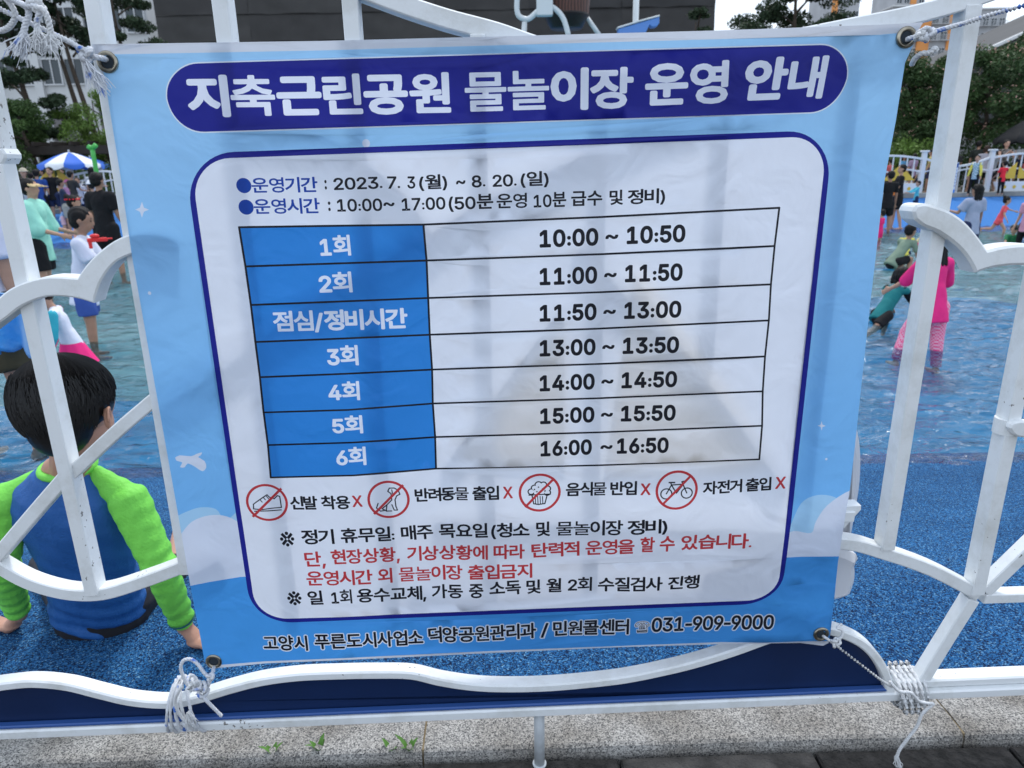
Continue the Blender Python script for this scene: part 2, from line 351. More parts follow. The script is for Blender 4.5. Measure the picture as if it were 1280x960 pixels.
# pavement of dark stone in front
random.seed(3)
M_DARKST = mat('dark_paver', (.030, .029, .029), .9, .2, bump=1.0, bscale=90, c2=(.012, .012, .012), vscale=45)
M_DARKWORN = mat('dark_paver_worn', (.075, .072, .07), .9, .2, bump=1.0, bscale=90, c2=(.018, .018, .018), vscale=12)
M_SOIL = mat('joint_sand', (.05, .045, .038), .95, bump=.8, bscale=150, var=.4, vscale=40)
pb = MB(); pb.box((0, -3.0, -.09), (60, 8.22, .12)); sub = pb.build('ground', M_SOIL, kind='structure', label='dark gritty sand bed beneath the pavers'); sub.rotation_euler = (0, 0, KA)
pav = empty('pavement', (0, D, 0), KA, kind='structure', label='dark stone pavers in front of the kerb')
pm = [MB().bbox((0, 0, -.025), (.394, .196, .05), .004).mesh('paver', m) for m in (M_DARKST, M_DARKST, M_DARKWORN)]
for r_ in range(4):
    for i in range(-5, 6):
        o = link('paver', random.choice(pm), pav)
        u0 = fl(1250, 948)[0]
        o.location = (u0 - .2 + i * .4 + (.2 if r_ % 2 else 0), -.09 - r_ * .2, random.uniform(-.002, .002)); o.rotation_euler = (0, 0, random.uniform(-.006, .006))
# granite kerb: stones about a metre long with mortar joints
kerb = empty('kerb', (0, D, 0), KA, kind='structure', label='grey granite kerb under the fence')
j1 = fl(524, 905)[0]; j2 = fl(1213, 890)[0]; Ls = j2 - j1
def kerb_stone(u0, u1):
    m = MB(); nn = 14; rows = []
    prof = [(.018, -.08), (.016, .008), (.020, .0165), (.027, .021), (.06, .0235), (.126, .0225), (.130, .018), (.130, -.08)]
    for i in range(nn + 1):
        u = u0 + (u1 - u0) * i / nn
        for (wd, z) in prof:
            d = noise.noise(Vector((u * 9, wd * 30, z * 40))) * .0022
            rows.append((u, wd - (d if wd < .02 else 0), z + (d if z > 0.01 else 0)))
    k = len(prof); f = [(i * k + j, (i + 1) * k + j, (i + 1) * k + j + 1, i * k + j + 1) for i in range(nn) for j in range(k - 1)]
    f += [tuple(range(k)), tuple(range(nn * k, nn * k + k))[::-1]]
    return m.add(rows, f)
for i in range(-3, 4):
    kerb_stone(j1 + i * Ls + .002, j1 + (i + 1) * Ls - .002).build('kerb_stone', M_GRANITE, kerb, smooth=False)
m = MB()
for i in range(-2, 4): m.box((j1 + i * Ls, .074, -.0325), (.0042, .106, .1066))
m.build('mortar_joint', mat('mortar', (.22, .17, .10), .95, bump=.5, bscale=200), kerb)
# weeds in the joint at the foot of the kerb
M_WEED = mat('weed_leaf', (.10, .24, .035), .5, .4, var=.3, vscale=40)
weeds = [(282, 951, 'small low green sprout at the foot of the kerb, leftmost of the weeds', 5, .018), (342, 948, 'pointed upright green weed at the foot of the kerb', 4, .038),
         (399, 944, 'green weed with a long blade lying to the left', 5, .042), (489, 944, 'green weed with short broad leaves, left of the kerb joint', 4, .03),
         (512, 944, 'spiky green weed just below the kerb joint', 5, .04)]
for px, py, lab, n, s in weeds:
    q = pz(px, py, 0.001); rnd = random.Random(px); root = empty('weed', q, rnd.uniform(0, 6), label=lab, cat='weed', group='weeds along the kerb')
    for k in range(n):
        a = k * 2.4 + rnd.random(); ln = 1.5 * s * rnd.uniform(.6, 1.1); m = MB(); vs = []; f = []
        for i in range(5):
            t = i / 4; wd = .006 * math.sin(math.pi * min(t * .8 + .15, 1)) ; x = ln * (.10 * t + .35 * t * t); z = ln * (t * 1.05 - .30 * t * t)
            vs += [(x, -wd, z), (x, wd, z), (x, 0, z - .0012)]
        for i in range(4): f += [(3 * i, 3 * i + 2, 3 * i + 5, 3 * i + 3), (3 * i + 2, 3 * i + 1, 3 * i + 4, 3 * i + 5)]
        m.add(vs, f); o = m.build('leaf', M_WEED, root, smooth=True); o.rotation_euler = (0, 0, a)
# ------------------------------------------------------------------ the near fence
fence = empty('white_fence', (0, D, 0), FA, label='white painted metal fence with gull shapes and a navy wave panel, holding the banner', cat='fence')
def P(l, wd=0.0): return [fl(x, y, wd) for x, y in l]
BW, BD = .0228, .030
def vbar(u, z0, z1, wid=BW, w0=-.019, w1=.014, name='bar'):
    m = MB(); ribbon(m, [(u, z0), (u, z1)], wid, w0, w1, .0018); return m.build(name, M_FENCE, fence)
ztop = 1.47
uL2 = fl(127, 25)[0] + .003
uR1 = fl(1201, 60)[0]
uR2 = fl(1247, 580)[0]
uL1 = fl(82, 560)[0]
wave_z = fl(640, 845)[1]
base_z = fl(640, 880)[1]
# verticals: evenly spaced behind the banner
us = [fl(x, 170)[0] for x in (318, 462, 603, 748, 897, 1050)]
us[0] = fl(281, 20)[0] + .001; us[1] = fl(441, 20)[0]
vbar(uL1, fl(122, 738)[1], fl(6, 205)[1], name='bar')
m = MB(); ribbon(m, [(uL1, fl(6, 205)[1]), (uL1, fl(6, 198)[1]), (uL1, fl(5, 193)[1]), (uL1, fl(5, 186)[1])], [BW, BW + .012, BW + .014, BW + .006], -.018, .022, .003)
m.build('collar', M_FENCE, fence)
m = MB(); ribbon(m, [(uL1, fl(5, 186)[1]), (uL1, ztop)], BW + .006, -.015, .019, .002); m.build('post', M_FENCE, fence)
zb = wave_z - .01
m = MB(); ribbon(m, [fl(238, 712), fl(126, 25), fl(115, -45)], BW, -.019, .014, .0018); m.build('bar', M_FENCE, fence)
vbar(us[0], fl(300, 745)[1], ztop); vbar(us[1], fl(470, 745)[1], ztop)
swoop = P([(452, -12), (505, 8), (560, 26), (620, 42), (680, 62), (760, 80), (850, 78), (930, 62), (1000, 48), (1060, 36), (1130, 22), (1200, 3), (1270, -22), (1330, -48)])
sw = catmull(swoop, 5)
m = MB(); ribbon(m, sw, .026, -.016, .020, .002); m.build('top_rail', M_FENCE, fence)
def swz(u):
    for a, b in zip(sw, sw[1:]):
        if a[0] <= u <= b[0]: return a[1] + (b[1] - a[1]) * (u - a[0]) / (b[0] - a[0])
    return ztop
m = MB(); ribbon(m, [(us[1], fl(441, -12)[1]), (fl(452, -12)[0], fl(452, -12)[1])], .026, -.015, .019); m.build('rail_end', M_FENCE, fence)
m = MB(); ribbon(m, [(fl(597, 40)[0], swz(fl(597, 40)[0]) - .01), (fl(597, 60)[0], fl(600, 745)[1])], .022, -.019, .016); m.build('bar', M_FENCE, fence)
vbar(us[3], fl(740, 745)[1], swz(us[3]) - .012); vbar(us[4], fl(880, 430)[1], swz(us[4]) - .012); vbar(us[5], fl(1000, 640)[1], swz(us[5]) - .012)
vbar(uR1, fl(1105, 682)[1], swz(uR1) - .010, wid=.0236)
vbar(uR2, fl(1208, 738)[1], ztop, wid=.0236)
# gulls
gl_top = [(-60, 420), (-30, 396), (0, 373), (15, 361), (37, 351), (65, 345), (100, 347), (110, 332), (125, 316), (145, 301), (166, 292), (190, 288), (215, 291), (228, 299)]
gl_bot = [(228, 318), (210, 314), (190, 312), (171, 316), (150, 325), (137, 338), (127, 355), (120, 378), (95, 371), (62, 370), (32, 381), (12, 396), (-20, 420), (-50, 445)]
def scurve(pts, brk):
    out = []; i0 = 0
    for b in brk + [len(pts) - 1]:
        seg = pts[i0:b + 1]; c = catmull(seg, 3); out += c if not out else c[1:]; i0 = b
    return out
m = MB(); plate(m, P(scurve(gl_top, [6]) + scurve(gl_bot, [7]), -.022), -.030, .010, .0025); m.build('gull_ornament', M_FENCE, fence)
gr_top = [(1136, 264), (1141, 256), (1152, 254), (1163, 257), (1182, 264), (1201, 277), (1217, 295), (1229, 312), (1250, 307), (1280, 305), (1330, 312), (1380, 335)]
gr_bot = [(1375, 360), (1330, 338), (1280, 331), (1255, 331), (1233, 334), (1214, 340), (1204, 322), (1190, 306), (1168, 290), (1149, 282), (1139, 274)]
m = MB(); plate(m, P(scurve(gr_top, [7]) + scurve(gr_bot, [5]), -.022), -.034, .010, .004); m.build('gull_ornament', M_FENCE, fence)
# left wheel-like braces
m = MB(); ribbon(m, P(catmull([(212, 487), (300, 432), (420, 352), (540, 288), (640, 232), (740, 182), (860, 132), (950, 96), (1040, 62)], 3)), .020, -.0185, .0132); m.build('brace', M_FENCE, fence)
m = MB(); ribbon(m, P(catmull([(292, 150), (360, 156), (430, 180), (500, 232), (548, 300)], 3)), .018, -.0183, .0131); m.build('brace', M_FENCE, fence)
m = MB(); ribbon(m, P(catmull([(196, 497), (150, 536), (92, 590)], 3)), .022, -.0110, .0150); m.build('brace', M_FENCE, fence)
m = MB(); ribbon(m, P(catmull([(86, 592), (40, 645), (-4, 697), (-50, 752)], 3)), .023, -.0112, .0148); m.build('brace', M_FENCE, fence)
m = MB(); ribbon(m, P(catmull([(-60, 660), (-20, 690), (0, 704), (36, 724), (74, 736), (108, 740), (139, 737), (180, 724), (233, 704), (285, 680)], 4)), .0235, -.0135, .0165); m.build('lower_arc', M_FENCE, fence)
# right braces
node = fl(1222, 741)
m = MB(); ribbon(m, P(catmull([(880, 690), (960, 676), (1050, 676), (1100, 688), (1160, 709), (1220, 740)], 4)), .0235, -.0135, .0165); m.build('lower_arc', M_FENCE, fence)
m = MB(); ribbon(m, [fl(1213, 747), fl(1180, 800), fl(1148, 852)], .024, -.0116, .0150); m.build('brace', M_FENCE, fence)
m = MB(); ribbon(m, [fl(1228, 738), fl(1262, 705), fl(1330, 640)], .024, -.0118, .0151); m.build('brace', M_FENCE, fence)
m = MB(); ribbon(m, [fl(1226, 745), fl(1290, 743), fl(1400, 739)], .020, -.0121, .0152); m.build('cross_rail', M_FENCE, fence)
m = MB(); m.tube([(uR2, -.002, fl(1253, 540)[1]), (uR2, -.002, fl(1253, 522)[1])], .020, 16); m.build('collar', M_FENCE, fence, smooth=False)
m = MB(); plate(m, P(catmull([(1257, 533), (1262, 526), (1280, 524), (1320, 527), (1360, 535), (1320, 543), (1280, 545), (1264, 542), (1257, 533)], 3)[:-1], -.02), -.030, -.016, .003); m.build('leaf_ornament', M_FENCE, fence)
# wave rail
wl = [(-60, 862), (-20, 852), (20, 846), (50, 844), (90, 848), (130, 858), (170, 867), (215, 870), (250, 864), (290, 852), (330, 842), (375, 836), (420, 834), (470, 833), (515, 834), (550, 842), (590, 848), (630, 850), (680, 849), (730, 845), (780, 839), (830, 829), (870, 819), (915, 805), (960, 789), (1000, 780), (1030, 779), (1055, 786), (1075, 797), (1090, 813), (1101, 833), (1108, 858)]
wave = P(catmull([(x_, y_ + 3) for x_, y_ in wl], 5)); m = MB(); ribbon(m, wave, .0175, -.020, .010, .003); m.build('wave_rail', M_FENCE, fence)
# bottom rail: a lipped channel
bl = [fl(-80, 903), fl(640, 879), fl(1120, 861)]
zr = fl(640, 882)[1]
m = MB(); m.bbox(((uL1 - .5 + fl(1400, 850)[0]) / 2, .0, zr), (fl(1400, 850)[0] - uL1 + .5, .046, .020), .003); m.build('bottom_rail', M_FENCE, fence)
m = MB(); m.bbox(((fl(1118, 860)[0] + fl(1400, 850)[0]) / 2, .004, zr + .0195), (fl(1400, 850)[0] - fl(1118, 860)[0], .034, .018), .003); m.build('rail_lip', M_FENCE, fence)
# navy infill under the waves, cut to the wave
top = [p for p in wave]
poly = [(p[0], p[1] - .004) for p in top] + [(top[-1][0], zr + .0105), (top[0][0], zr + .0105)]
m = MB(); plate(m, poly, -.004, .004, .001); m.build('wave_panel', M_NAVY, fence)
m = MB(); m.bbox(((top[0][0] + top[-1][0]) / 2 - .004, -.012, zr + .0145), (top[-1][0] - top[0][0] - .012, .014, .007), .002); m.build('panel_lip', M_NAVYEDGE, fence)
# feet
for px in (674, -250, 1560):
    u = fl(px, 920)[0]; m = MB(); m.tube([(u, -.004, zr - .006), (u, -.004, 0.0)], .0105, 16); m.tube([(u, -.004, .004), (u, -.004, -.001)], .014, 16); m.build('foot_post', M_STEEL, fence, smooth=True)
# boat ornament behind the banner: sail, mast, hull (it shades the banner from behind)
M_SAIL = mat('yellow_sail', (.70, .46, .10), .5, var=.1); _t = M_SAIL.node_tree; _x = _t.nodes.new('ShaderNodeMixShader'); _l = _t.nodes.new('ShaderNodeBsdfTranslucent'); _l.inputs['Color'].default_value = (.95, .76, .48, 1); _x.inputs[0].default_value = .62
_t.links.new(_t.nodes['Principled BSDF'].outputs[0], _x.inputs[1]); _t.links.new(_l.outputs[0], _x.inputs[2]); _t.links.new(_x.outputs[0], _t.nodes['Material Output'].inputs['Surface'])
m = MB(); m.add([(q_[0], -.0165, q_[1]) for q_ in P([(790, 322), (966, 575), (752, 582)])], [(0, 1, 2)]); m.build('sail', M_SAIL, fence)
m = MB(); m.add([(q_[0], -.0165, q_[1]) for q_ in P([(706, 392), (706, 574), (570, 566)])], [(0, 1, 2)]); m.build('sail', M_SAIL, fence)
m = MB(); ribbon(m, P([(720, 300), (742, 320), (972, 592)]), .02, -.0200, .012); m.build('sail_frame', M_FENCE, fence)
m = MB(); ribbon(m, P([(700, 380), (560, 572)]), .02, -.0201, .012); m.build('sail_frame', M_FENCE, fence)
m = MB(); ribbon(m, P([(545, 640), (1062, 640)]), .020, -.0202, .014); m.build('deck_rail', M_FENCE, fence)
m = MB(); plate(m, P([(1050, 628), (1071, 627), (1071, 632), (1050, 655)]), -.016, .010, .001); m.build('deck_end', M_FENCE, fence)
hull = catmull([(520, 655), (640, 668), (760, 665), (900, 655), (1060, 690), (1071, 712), (1068, 738), (1050, 752), (950, 766), (800, 778), (650, 778), (560, 735), (520, 655)], 4)[:-1]
m = MB(); plate(m, [fl(x, y, .03) for x, y in hull], .026, .085, .014); m.build('hull', mat('white_shell', (.66, .67, .70), .35), fence, smooth=False)
fin = catmull([(1050, 520), (1058, 530), (1064, 560), (1064, 600), (1058, 640), (1048, 690), (1036, 690), (1030, 600), (1036, 540), (1050, 520)], 4)[:-1]
m = MB(); plate(m, [fl(x + 12, y, .05) for x, y in fin], .04, .085, .014); m.build('fin', mat('white_shell', (.62, .63, .67), .35), fence)
# ------------------------------------------------------------------ the banner: one sheet, every printed shape cut into it
BW0 = -.030          # depth of the cloth in front of the bars
# outlines of the letters printed on the banner: closed loops of x, y pairs in 1/1000 em
GLYPHS = {
    '※': [[317,603,335,601,349,596,361,587,369,576,376,549,374,534,369,521,361,510,349,501,335,496,317,494,300,496,286,501,275,510,267,521,262,534,260,549,267,576,275,587,286,596,300,601], [163,563,544,174,480,108,99,496], [480,563,544,496,163,108,99,174], [106,395,124,393,139,388,151,379,159,367,165,338,159,311,151,300,139,291,124,286,106,284,89,286,75,291,64,300,56,311,49,338,55,367,64,379,75,388,89,393], [529,395,546,393,561,388,572,379,580,367,587,338,580,311,572,300,561,291,546,286,529,284,511,286,497,291,485,300,477,311,470,338,477,367,485,379,497,388,511,393], [317,177,335,175,349,170,361,161,369,150,374,137,376,122,369,95,361,84,349,74,335,69,317,67,300,69,286,74,267,95,260,122,262,137,267,150,275,161,286,170,300,175]],
    '☎': [[635,850,723,848,806,841,883,829,954,813,1017,791,1074,766,1122,735,1163,698,1196,657,1219,610,1233,558,1238,500,1233,462,1218,430,1193,405,1158,387,1113,376,1060,372,1022,374,1061,171,990,509,981,528,970,543,938,562,881,579,867,586,851,605,843,637,834,718,692,718,692,581,577,581,577,718,435,718,423,619,412,595,402,586,332,562,300,543,289,528,280,509,84,513,71,500,75,553,88,600,110,642,140,678,178,710,223,738,276,760,335,779,401,793,473,803,551,809,635,811,718,809,796,803,868,793,934,779,993,760,1046,738,1092,710,1129,678,1160,642,1181,600,1195,553,1199,500,1195,477,1184,456,1164,437,1137,423,1102,414,1020,413,992,419,991,378,1045,372,1061,171,1069,121,1065,93,1054,70,1035,54,1007,43,1030,-83,1030,102,1069,116,1069,-83,1066,-107,1058,-127,1045,-144,1027,-156,1006,-164,982,-166,288,-166,264,-164,243,-156,225,-144,212,-127,204,-107,201,-83,201,121,240,111,240,-83,236,54,205,93,216,70,236,54,263,43,301,36,349,34,921,34,969,36,1007,43,921,73,986,77,1006,83,1019,91,1027,104,1028,139,954,493,943,515,923,527,866,542,846,552,831,565,820,582,812,605,801,682,727,682,727,544,543,544,543,682,468,682,458,605,450,582,439,565,423,552,404,542,347,527,328,515,316,493,312,477,282,487,302,490,310,527,270,526,114,546,51,563,48,524,124,504,170,497,71,500,75,477,86,456,106,437,132,423,167,414,250,413,278,419,279,378,210,372,157,376,112,387,78,405,52,430,37,462,32,500,37,558,51,610,75,657,107,698,148,735,197,766,253,791,317,813,387,829,464,841,547,848], [561,655,709,655,709,622,560,622], [1218,563,1222,524,1145,504,1011,487,968,490,960,527,1000,526,1156,546], [828,501,833,497,896,194,896,151,894,143,889,138,881,136,389,136,381,138,375,151,377,218,438,497,443,501], [463,472,468,476,548,475,555,464,547,406,534,400,462,401,453,410,452,418], [602,477,667,477,675,475,681,470,686,413,678,402,670,400,592,402,584,417,589,470,594,475], [802,476,807,472,818,414,815,406,803,400,735,400,723,406,717,468,726,476], [451,374,537,373,544,362,539,315,531,303,443,304,437,311,436,320,443,362], [819,374,827,362,833,311,827,304,819,302,739,303,731,315,726,362,733,373], [597,375,676,375,687,364,690,314,683,304,675,302,587,304,580,314,583,364,590,373], [427,271,432,276,524,275,532,264,526,218,523,211,516,206,424,207,418,218], [682,277,691,270,694,213,680,205,582,207,575,216,579,270,588,277], [838,276,843,271,851,214,846,207,837,205,754,206,747,211,744,218,739,268,745,275], [240,-83,1030,-83,1024,-107,1016,-116,995,-126,275,-126,254,-116,246,-107]],
    '가': [[662,827,745,827,745,460,889,460,889,391,745,391,745,-77,662,-77], [97,730,512,730,471,483,338,267,101,94,55,158,250,292,375,461,429,661,97,661]],
    '간': [[668,827,752,827,752,553,885,553,885,483,752,483,752,166,668,166], [188,233,271,233,271,10,791,10,791,-58,188,-58], [88,757,509,757,457,545,311,380,86,269,51,336,238,422,364,541,419,688,88,688]],
    '거': [[711,827,793,827,793,-78,711,-78,711,395,500,395,500,464,711,464], [89,729,502,729,463,483,334,268,95,94,50,159,250,295,370,464,419,662,89,662]],
    '검': [[211,-65,211,272,794,272,794,-65], [292,206,712,206,712,2,292,2], [106,768,513,768,462,563,318,407,94,304,60,369,245,448,370,560,424,701,106,701], [711,826,794,826,794,311,711,311,711,525,515,525,515,594,711,594]],
    '고': [[137,736,770,736,769,529,760,393,737,228,653,238,677,397,686,531,687,668,137,668], [368,441,450,441,450,118,867,118,867,49,50,49,50,118,368,118]],
    '공': [[455,256,622,236,731,179,770,89,731,0,622,-56,455,-76,288,-56,180,0,141,89,180,179,288,236], [332,180,455,192,579,180,659,144,688,89,659,36,579,1,455,-11,332,1,252,36,223,89,252,144], [147,781,763,781,762,631,756,552,738,465,657,474,674,559,680,634,681,714,147,714], [386,580,468,580,468,406,866,406,866,338,51,338,51,406,386,406]],
    '과': [[91,728,547,728,546,591,539,471,521,320,439,327,456,464,464,575,465,660,91,660], [232,469,314,469,314,194,510,206,605,216,610,154,417,132,225,122,51,120,41,189,232,192], [660,827,743,827,743,449,887,449,887,378,743,378,743,-78,660,-78]],
    '관': [[99,757,547,757,546,640,540,550,524,441,442,449,458,545,466,688,99,688], [235,555,317,555,317,363,515,376,610,387,615,326,422,302,228,292,53,290,44,358,235,360], [670,827,754,827,754,533,883,533,883,463,754,463,754,146,670,146], [182,208,265,208,265,10,783,10,783,-58,182,-58]],
    '교': [[135,736,772,736,771,519,763,389,740,235,658,244,681,392,689,521,690,668,135,668], [250,416,333,416,333,118,474,118,474,416,556,416,556,118,867,118,867,49,50,49,50,118,250,118]],
    '근': [[154,773,764,773,763,620,757,524,741,411,870,411,870,343,50,343,50,411,657,411,675,525,681,620,682,705,154,705], [158,242,240,242,240,11,791,11,791,-57,158,-57]],
    '금': [[151,-66,151,255,767,255,767,-66], [232,189,685,189,685,2,232,2], [154,779,764,779,763,637,757,549,739,446,870,446,870,378,50,378,50,446,656,446,674,549,681,636,682,711,154,711]],
    '급': [[156,309,238,309,238,190,681,190,681,309,763,309,763,-66,156,-66], [238,125,681,125,681,2,238,2], [154,786,764,786,763,646,757,560,739,458,870,458,870,390,50,390,50,458,658,458,675,559,681,645,682,718,154,718]],
    '기': [[709,827,792,827,792,-78,709,-78], [103,729,526,729,484,480,349,264,105,91,61,158,264,292,389,461,442,662,103,662]],
    '내': [[736,827,816,827,816,-78,736,-78,736,390,609,390,609,-31,531,-31,531,807,609,807,609,459,736,459], [94,718,177,718,177,229,267,232,363,241,466,258,476,185,358,167,251,158,94,156]],
    '놀': [[160,813,241,813,241,614,773,614,773,546,500,546,500,448,869,448,869,380,49,380,49,448,418,448,418,546,160,546], [151,306,765,306,765,97,236,97,236,0,796,0,796,-66,153,-66,153,157,683,157,683,241,151,241]],
    '니': [[708,827,790,827,790,-78,708,-78], [107,738,189,738,189,227,327,231,468,245,614,269,625,199,471,173,325,159,107,155]],
    '다': [[662,827,745,827,745,470,893,470,893,401,745,401,745,-79,662,-79], [89,147,89,739,508,739,508,671,171,671,171,217,318,220,449,229,578,248,588,177,453,158,315,149]],
    '단': [[669,827,752,827,752,559,886,559,886,490,752,490,752,172,669,172], [189,238,271,238,271,10,792,10,792,-58,189,-58], [92,332,92,749,491,749,491,681,174,681,174,401,331,403,457,413,573,431,583,363,460,344,327,334]],
    '덕': [[190,239,794,239,794,-78,711,-78,711,172,190,172], [711,827,794,827,794,286,711,286,711,525,458,525,458,593,711,593], [99,328,99,764,511,764,511,696,181,696,181,396,329,398,449,407,560,425,569,358,451,339,324,330]],
    '도': [[154,337,154,754,766,754,766,686,237,686,237,404,775,404,775,337,499,337,499,105,870,105,870,36,50,36,50,105,417,105,417,337]],
    '독': [[141,221,767,221,767,-85,685,-85,685,154,141,154], [153,484,153,790,766,790,766,723,236,723,236,552,774,552,774,484,500,484,500,376,867,376,867,309,50,309,50,376,417,376,417,484]],
    '동': [[458,249,624,230,730,174,767,86,730,-2,624,-58,458,-77,292,-58,185,-2,148,86,185,174,292,230], [336,172,458,184,579,172,657,139,684,86,657,33,579,-1,458,-12,336,-1,259,33,232,86,259,139], [153,485,153,785,766,785,766,719,235,719,235,552,772,552,772,485,499,485,499,381,868,381,868,314,50,314,50,381,418,381,418,485]],
    '따': [[677,828,760,828,760,472,890,472,890,402,760,402,760,-78,677,-78], [76,159,76,732,305,732,305,664,159,664,159,229,206,231,258,237,314,247,322,178,243,165,175,160], [356,159,356,732,595,732,595,664,437,664,437,228,503,231,563,237,623,249,631,180,557,166,483,160]],
    '라': [[663,827,745,827,745,468,893,468,893,398,745,398,745,-79,663,-79], [85,743,493,743,493,418,169,418,169,209,319,211,453,221,584,240,592,172,455,152,316,142,87,139,87,486,411,486,411,675,85,675]],
    '려': [[711,827,793,827,793,-79,711,-79,711,305,527,305,527,374,711,374,711,552,533,552,533,621,711,621], [81,745,476,745,476,422,166,422,166,201,293,203,416,212,544,228,551,159,416,142,287,134,84,132,84,489,395,489,395,677,81,677]],
    '력': [[189,222,794,222,794,-79,711,-79,711,154,189,154], [711,826,794,826,794,270,711,270,711,437,535,437,535,505,711,505,711,625,535,625,535,692,711,692], [86,772,475,772,475,516,170,516,170,378,313,380,425,387,527,401,535,333,427,319,307,312,88,311,88,580,393,580,393,705,86,705]],
    '른': [[49,326,869,326,869,258,49,258], [157,187,240,187,240,10,784,10,784,-58,157,-58], [153,797,764,797,764,572,237,572,237,473,783,473,783,408,155,408,155,634,682,634,682,731,153,731]],
    '리': [[709,827,791,827,791,-79,709,-79], [100,743,518,743,518,420,186,420,186,209,330,212,473,222,624,241,632,173,476,152,328,143,102,140,102,487,434,487,434,675,100,675]],
    '린': [[708,826,790,826,790,160,708,160], [201,212,284,212,284,10,816,10,816,-58,201,-58], [95,762,505,762,505,500,178,500,178,357,331,359,466,368,600,387,609,319,469,300,329,291,97,289,97,564,424,564,424,695,95,695]],
    '매': [[82,165,82,722,427,722,427,165], [160,656,349,656,349,231,160,231], [739,827,819,827,819,-78,739,-78,739,400,617,400,617,-32,538,-32,538,808,617,808,617,469,739,469]],
    '목': [[155,482,155,789,762,789,762,482,500,482,500,369,867,369,867,301,50,301,50,369,417,369,417,482], [236,723,681,723,681,549,236,549], [141,208,766,208,766,-78,683,-78,683,141,141,141]],
    '무': [[154,424,154,777,764,777,764,424], [235,710,682,710,682,490,235,490], [49,302,869,302,869,234,498,234,498,-77,416,-77,416,234,49,234]],
    '물': [[156,521,156,797,761,797,761,521], [237,731,679,731,679,587,237,587], [50,446,867,446,867,379,499,379,499,291,762,291,762,87,232,87,232,-3,789,-3,789,-68,151,-68,151,148,681,148,681,227,149,227,149,291,416,291,416,379,50,379]],
    '민': [[97,327,97,748,519,748,519,327], [178,681,438,681,438,394,178,394], [708,826,791,826,791,176,708,176], [210,238,293,238,293,20,819,20,819,-48,210,-48]],
    '및': [[97,399,97,768,519,768,519,399], [178,702,438,702,438,465,178,465], [708,827,790,827,790,308,708,308], [463,334,546,334,546,246,812,246,812,182,547,182,590,98,698,29,844,-11,815,-75,686,-42,578,15,504,90,429,14,320,-42,190,-75,161,-11,308,27,418,96,462,182,197,182,197,246,463,246]],
    '반': [[87,761,169,761,169,610,424,610,424,761,506,761,506,314,87,314], [169,545,424,545,424,381,169,381], [669,826,752,826,752,553,885,553,885,484,752,484,752,162,669,162], [189,226,271,226,271,10,792,10,792,-58,189,-58]],
    '발': [[87,789,169,789,169,660,424,660,424,789,506,789,506,395,87,395], [169,595,424,595,424,462,169,462], [669,827,752,827,752,632,885,632,885,564,752,564,752,360,669,360], [178,317,752,317,752,97,261,97,261,-1,784,-1,784,-68,180,-68,180,159,670,159,670,251,178,251]],
    '분': [[158,798,240,798,240,683,678,683,678,798,760,798,760,436,158,436], [240,619,678,619,678,503,240,503], [49,349,869,349,869,282,506,282,506,107,424,107,424,282,49,282], [153,188,235,188,235,10,778,10,778,-58,153,-58]],
    '비': [[707,827,790,827,790,-79,707,-79], [101,750,184,750,184,512,445,512,445,750,527,750,527,139,101,139], [184,446,445,446,445,208,184,208]],
    '사': [[271,749,353,749,353,587,384,430,466,292,583,199,532,133,441,201,366,298,313,415,260,290,183,187,88,115,37,182,156,279,240,423,271,587], [662,827,745,827,745,461,893,461,893,390,745,390,745,-78,662,-78]],
    '상': [[464,254,623,234,724,178,760,89,724,0,623,-57,464,-76,305,-57,202,0,166,89,202,178,305,234], [348,176,464,188,579,176,653,142,679,89,653,35,579,2,464,-10,348,2,274,35,248,89,274,142], [270,780,352,780,352,681,380,564,457,466,572,401,528,336,437,385,364,454,313,540,262,443,186,365,90,311,46,377,165,449,242,557,270,688], [669,827,752,827,752,593,885,593,885,523,752,523,752,278,669,278]],
    '센': [[733,827,812,827,812,148,733,148], [556,809,635,809,635,174,556,174,556,530,416,530,416,599,556,599], [237,763,317,763,317,630,338,525,398,432,494,365,448,301,374,348,317,411,278,487,236,403,176,331,98,278,52,341,152,417,215,520,237,630], [222,231,305,231,305,10,839,10,839,-58,222,-58]],
    '소': [[412,766,499,766,499,697,550,556,674,446,831,386,795,317,658,366,539,452,456,568,373,452,254,366,118,317,82,386,239,446,362,556,412,697], [415,328,497,328,497,108,870,108,870,40,50,40,50,108,415,108]],
    '수': [[416,795,502,795,502,744,550,626,670,533,827,483,794,416,658,456,541,529,460,627,379,529,262,456,125,416,92,483,249,533,369,625,416,744], [50,318,867,318,867,249,498,249,498,-78,416,-78,416,249,50,249]],
    '습': [[153,284,235,284,235,180,678,180,678,284,760,284,760,-66,153,-66], [235,115,678,115,678,1,235,1], [50,415,867,415,867,347,50,347], [416,817,501,817,501,776,548,671,666,589,820,544,790,478,655,515,539,580,459,670,379,580,263,515,127,478,96,544,251,589,369,670,416,776]],
    '시': [[707,827,790,827,790,-79,707,-79], [288,749,371,749,371,587,404,425,490,286,612,194,562,128,466,195,387,293,331,413,275,286,195,182,96,110,45,179,168,275,255,419,288,587]],
    '식': [[187,237,791,237,791,-78,708,-78,708,169,187,169], [708,827,791,827,791,283,708,283], [285,784,369,784,369,696,398,572,477,470,595,402,554,336,458,387,382,460,328,551,275,453,198,375,100,320,58,386,177,459,256,567,285,696]],
    '신': [[708,826,791,826,791,163,708,163], [210,224,293,224,293,10,819,10,819,-58,210,-58], [285,776,369,776,369,685,398,555,476,448,594,376,551,310,456,363,381,438,328,533,276,432,199,350,103,293,59,359,178,436,257,550,285,685]],
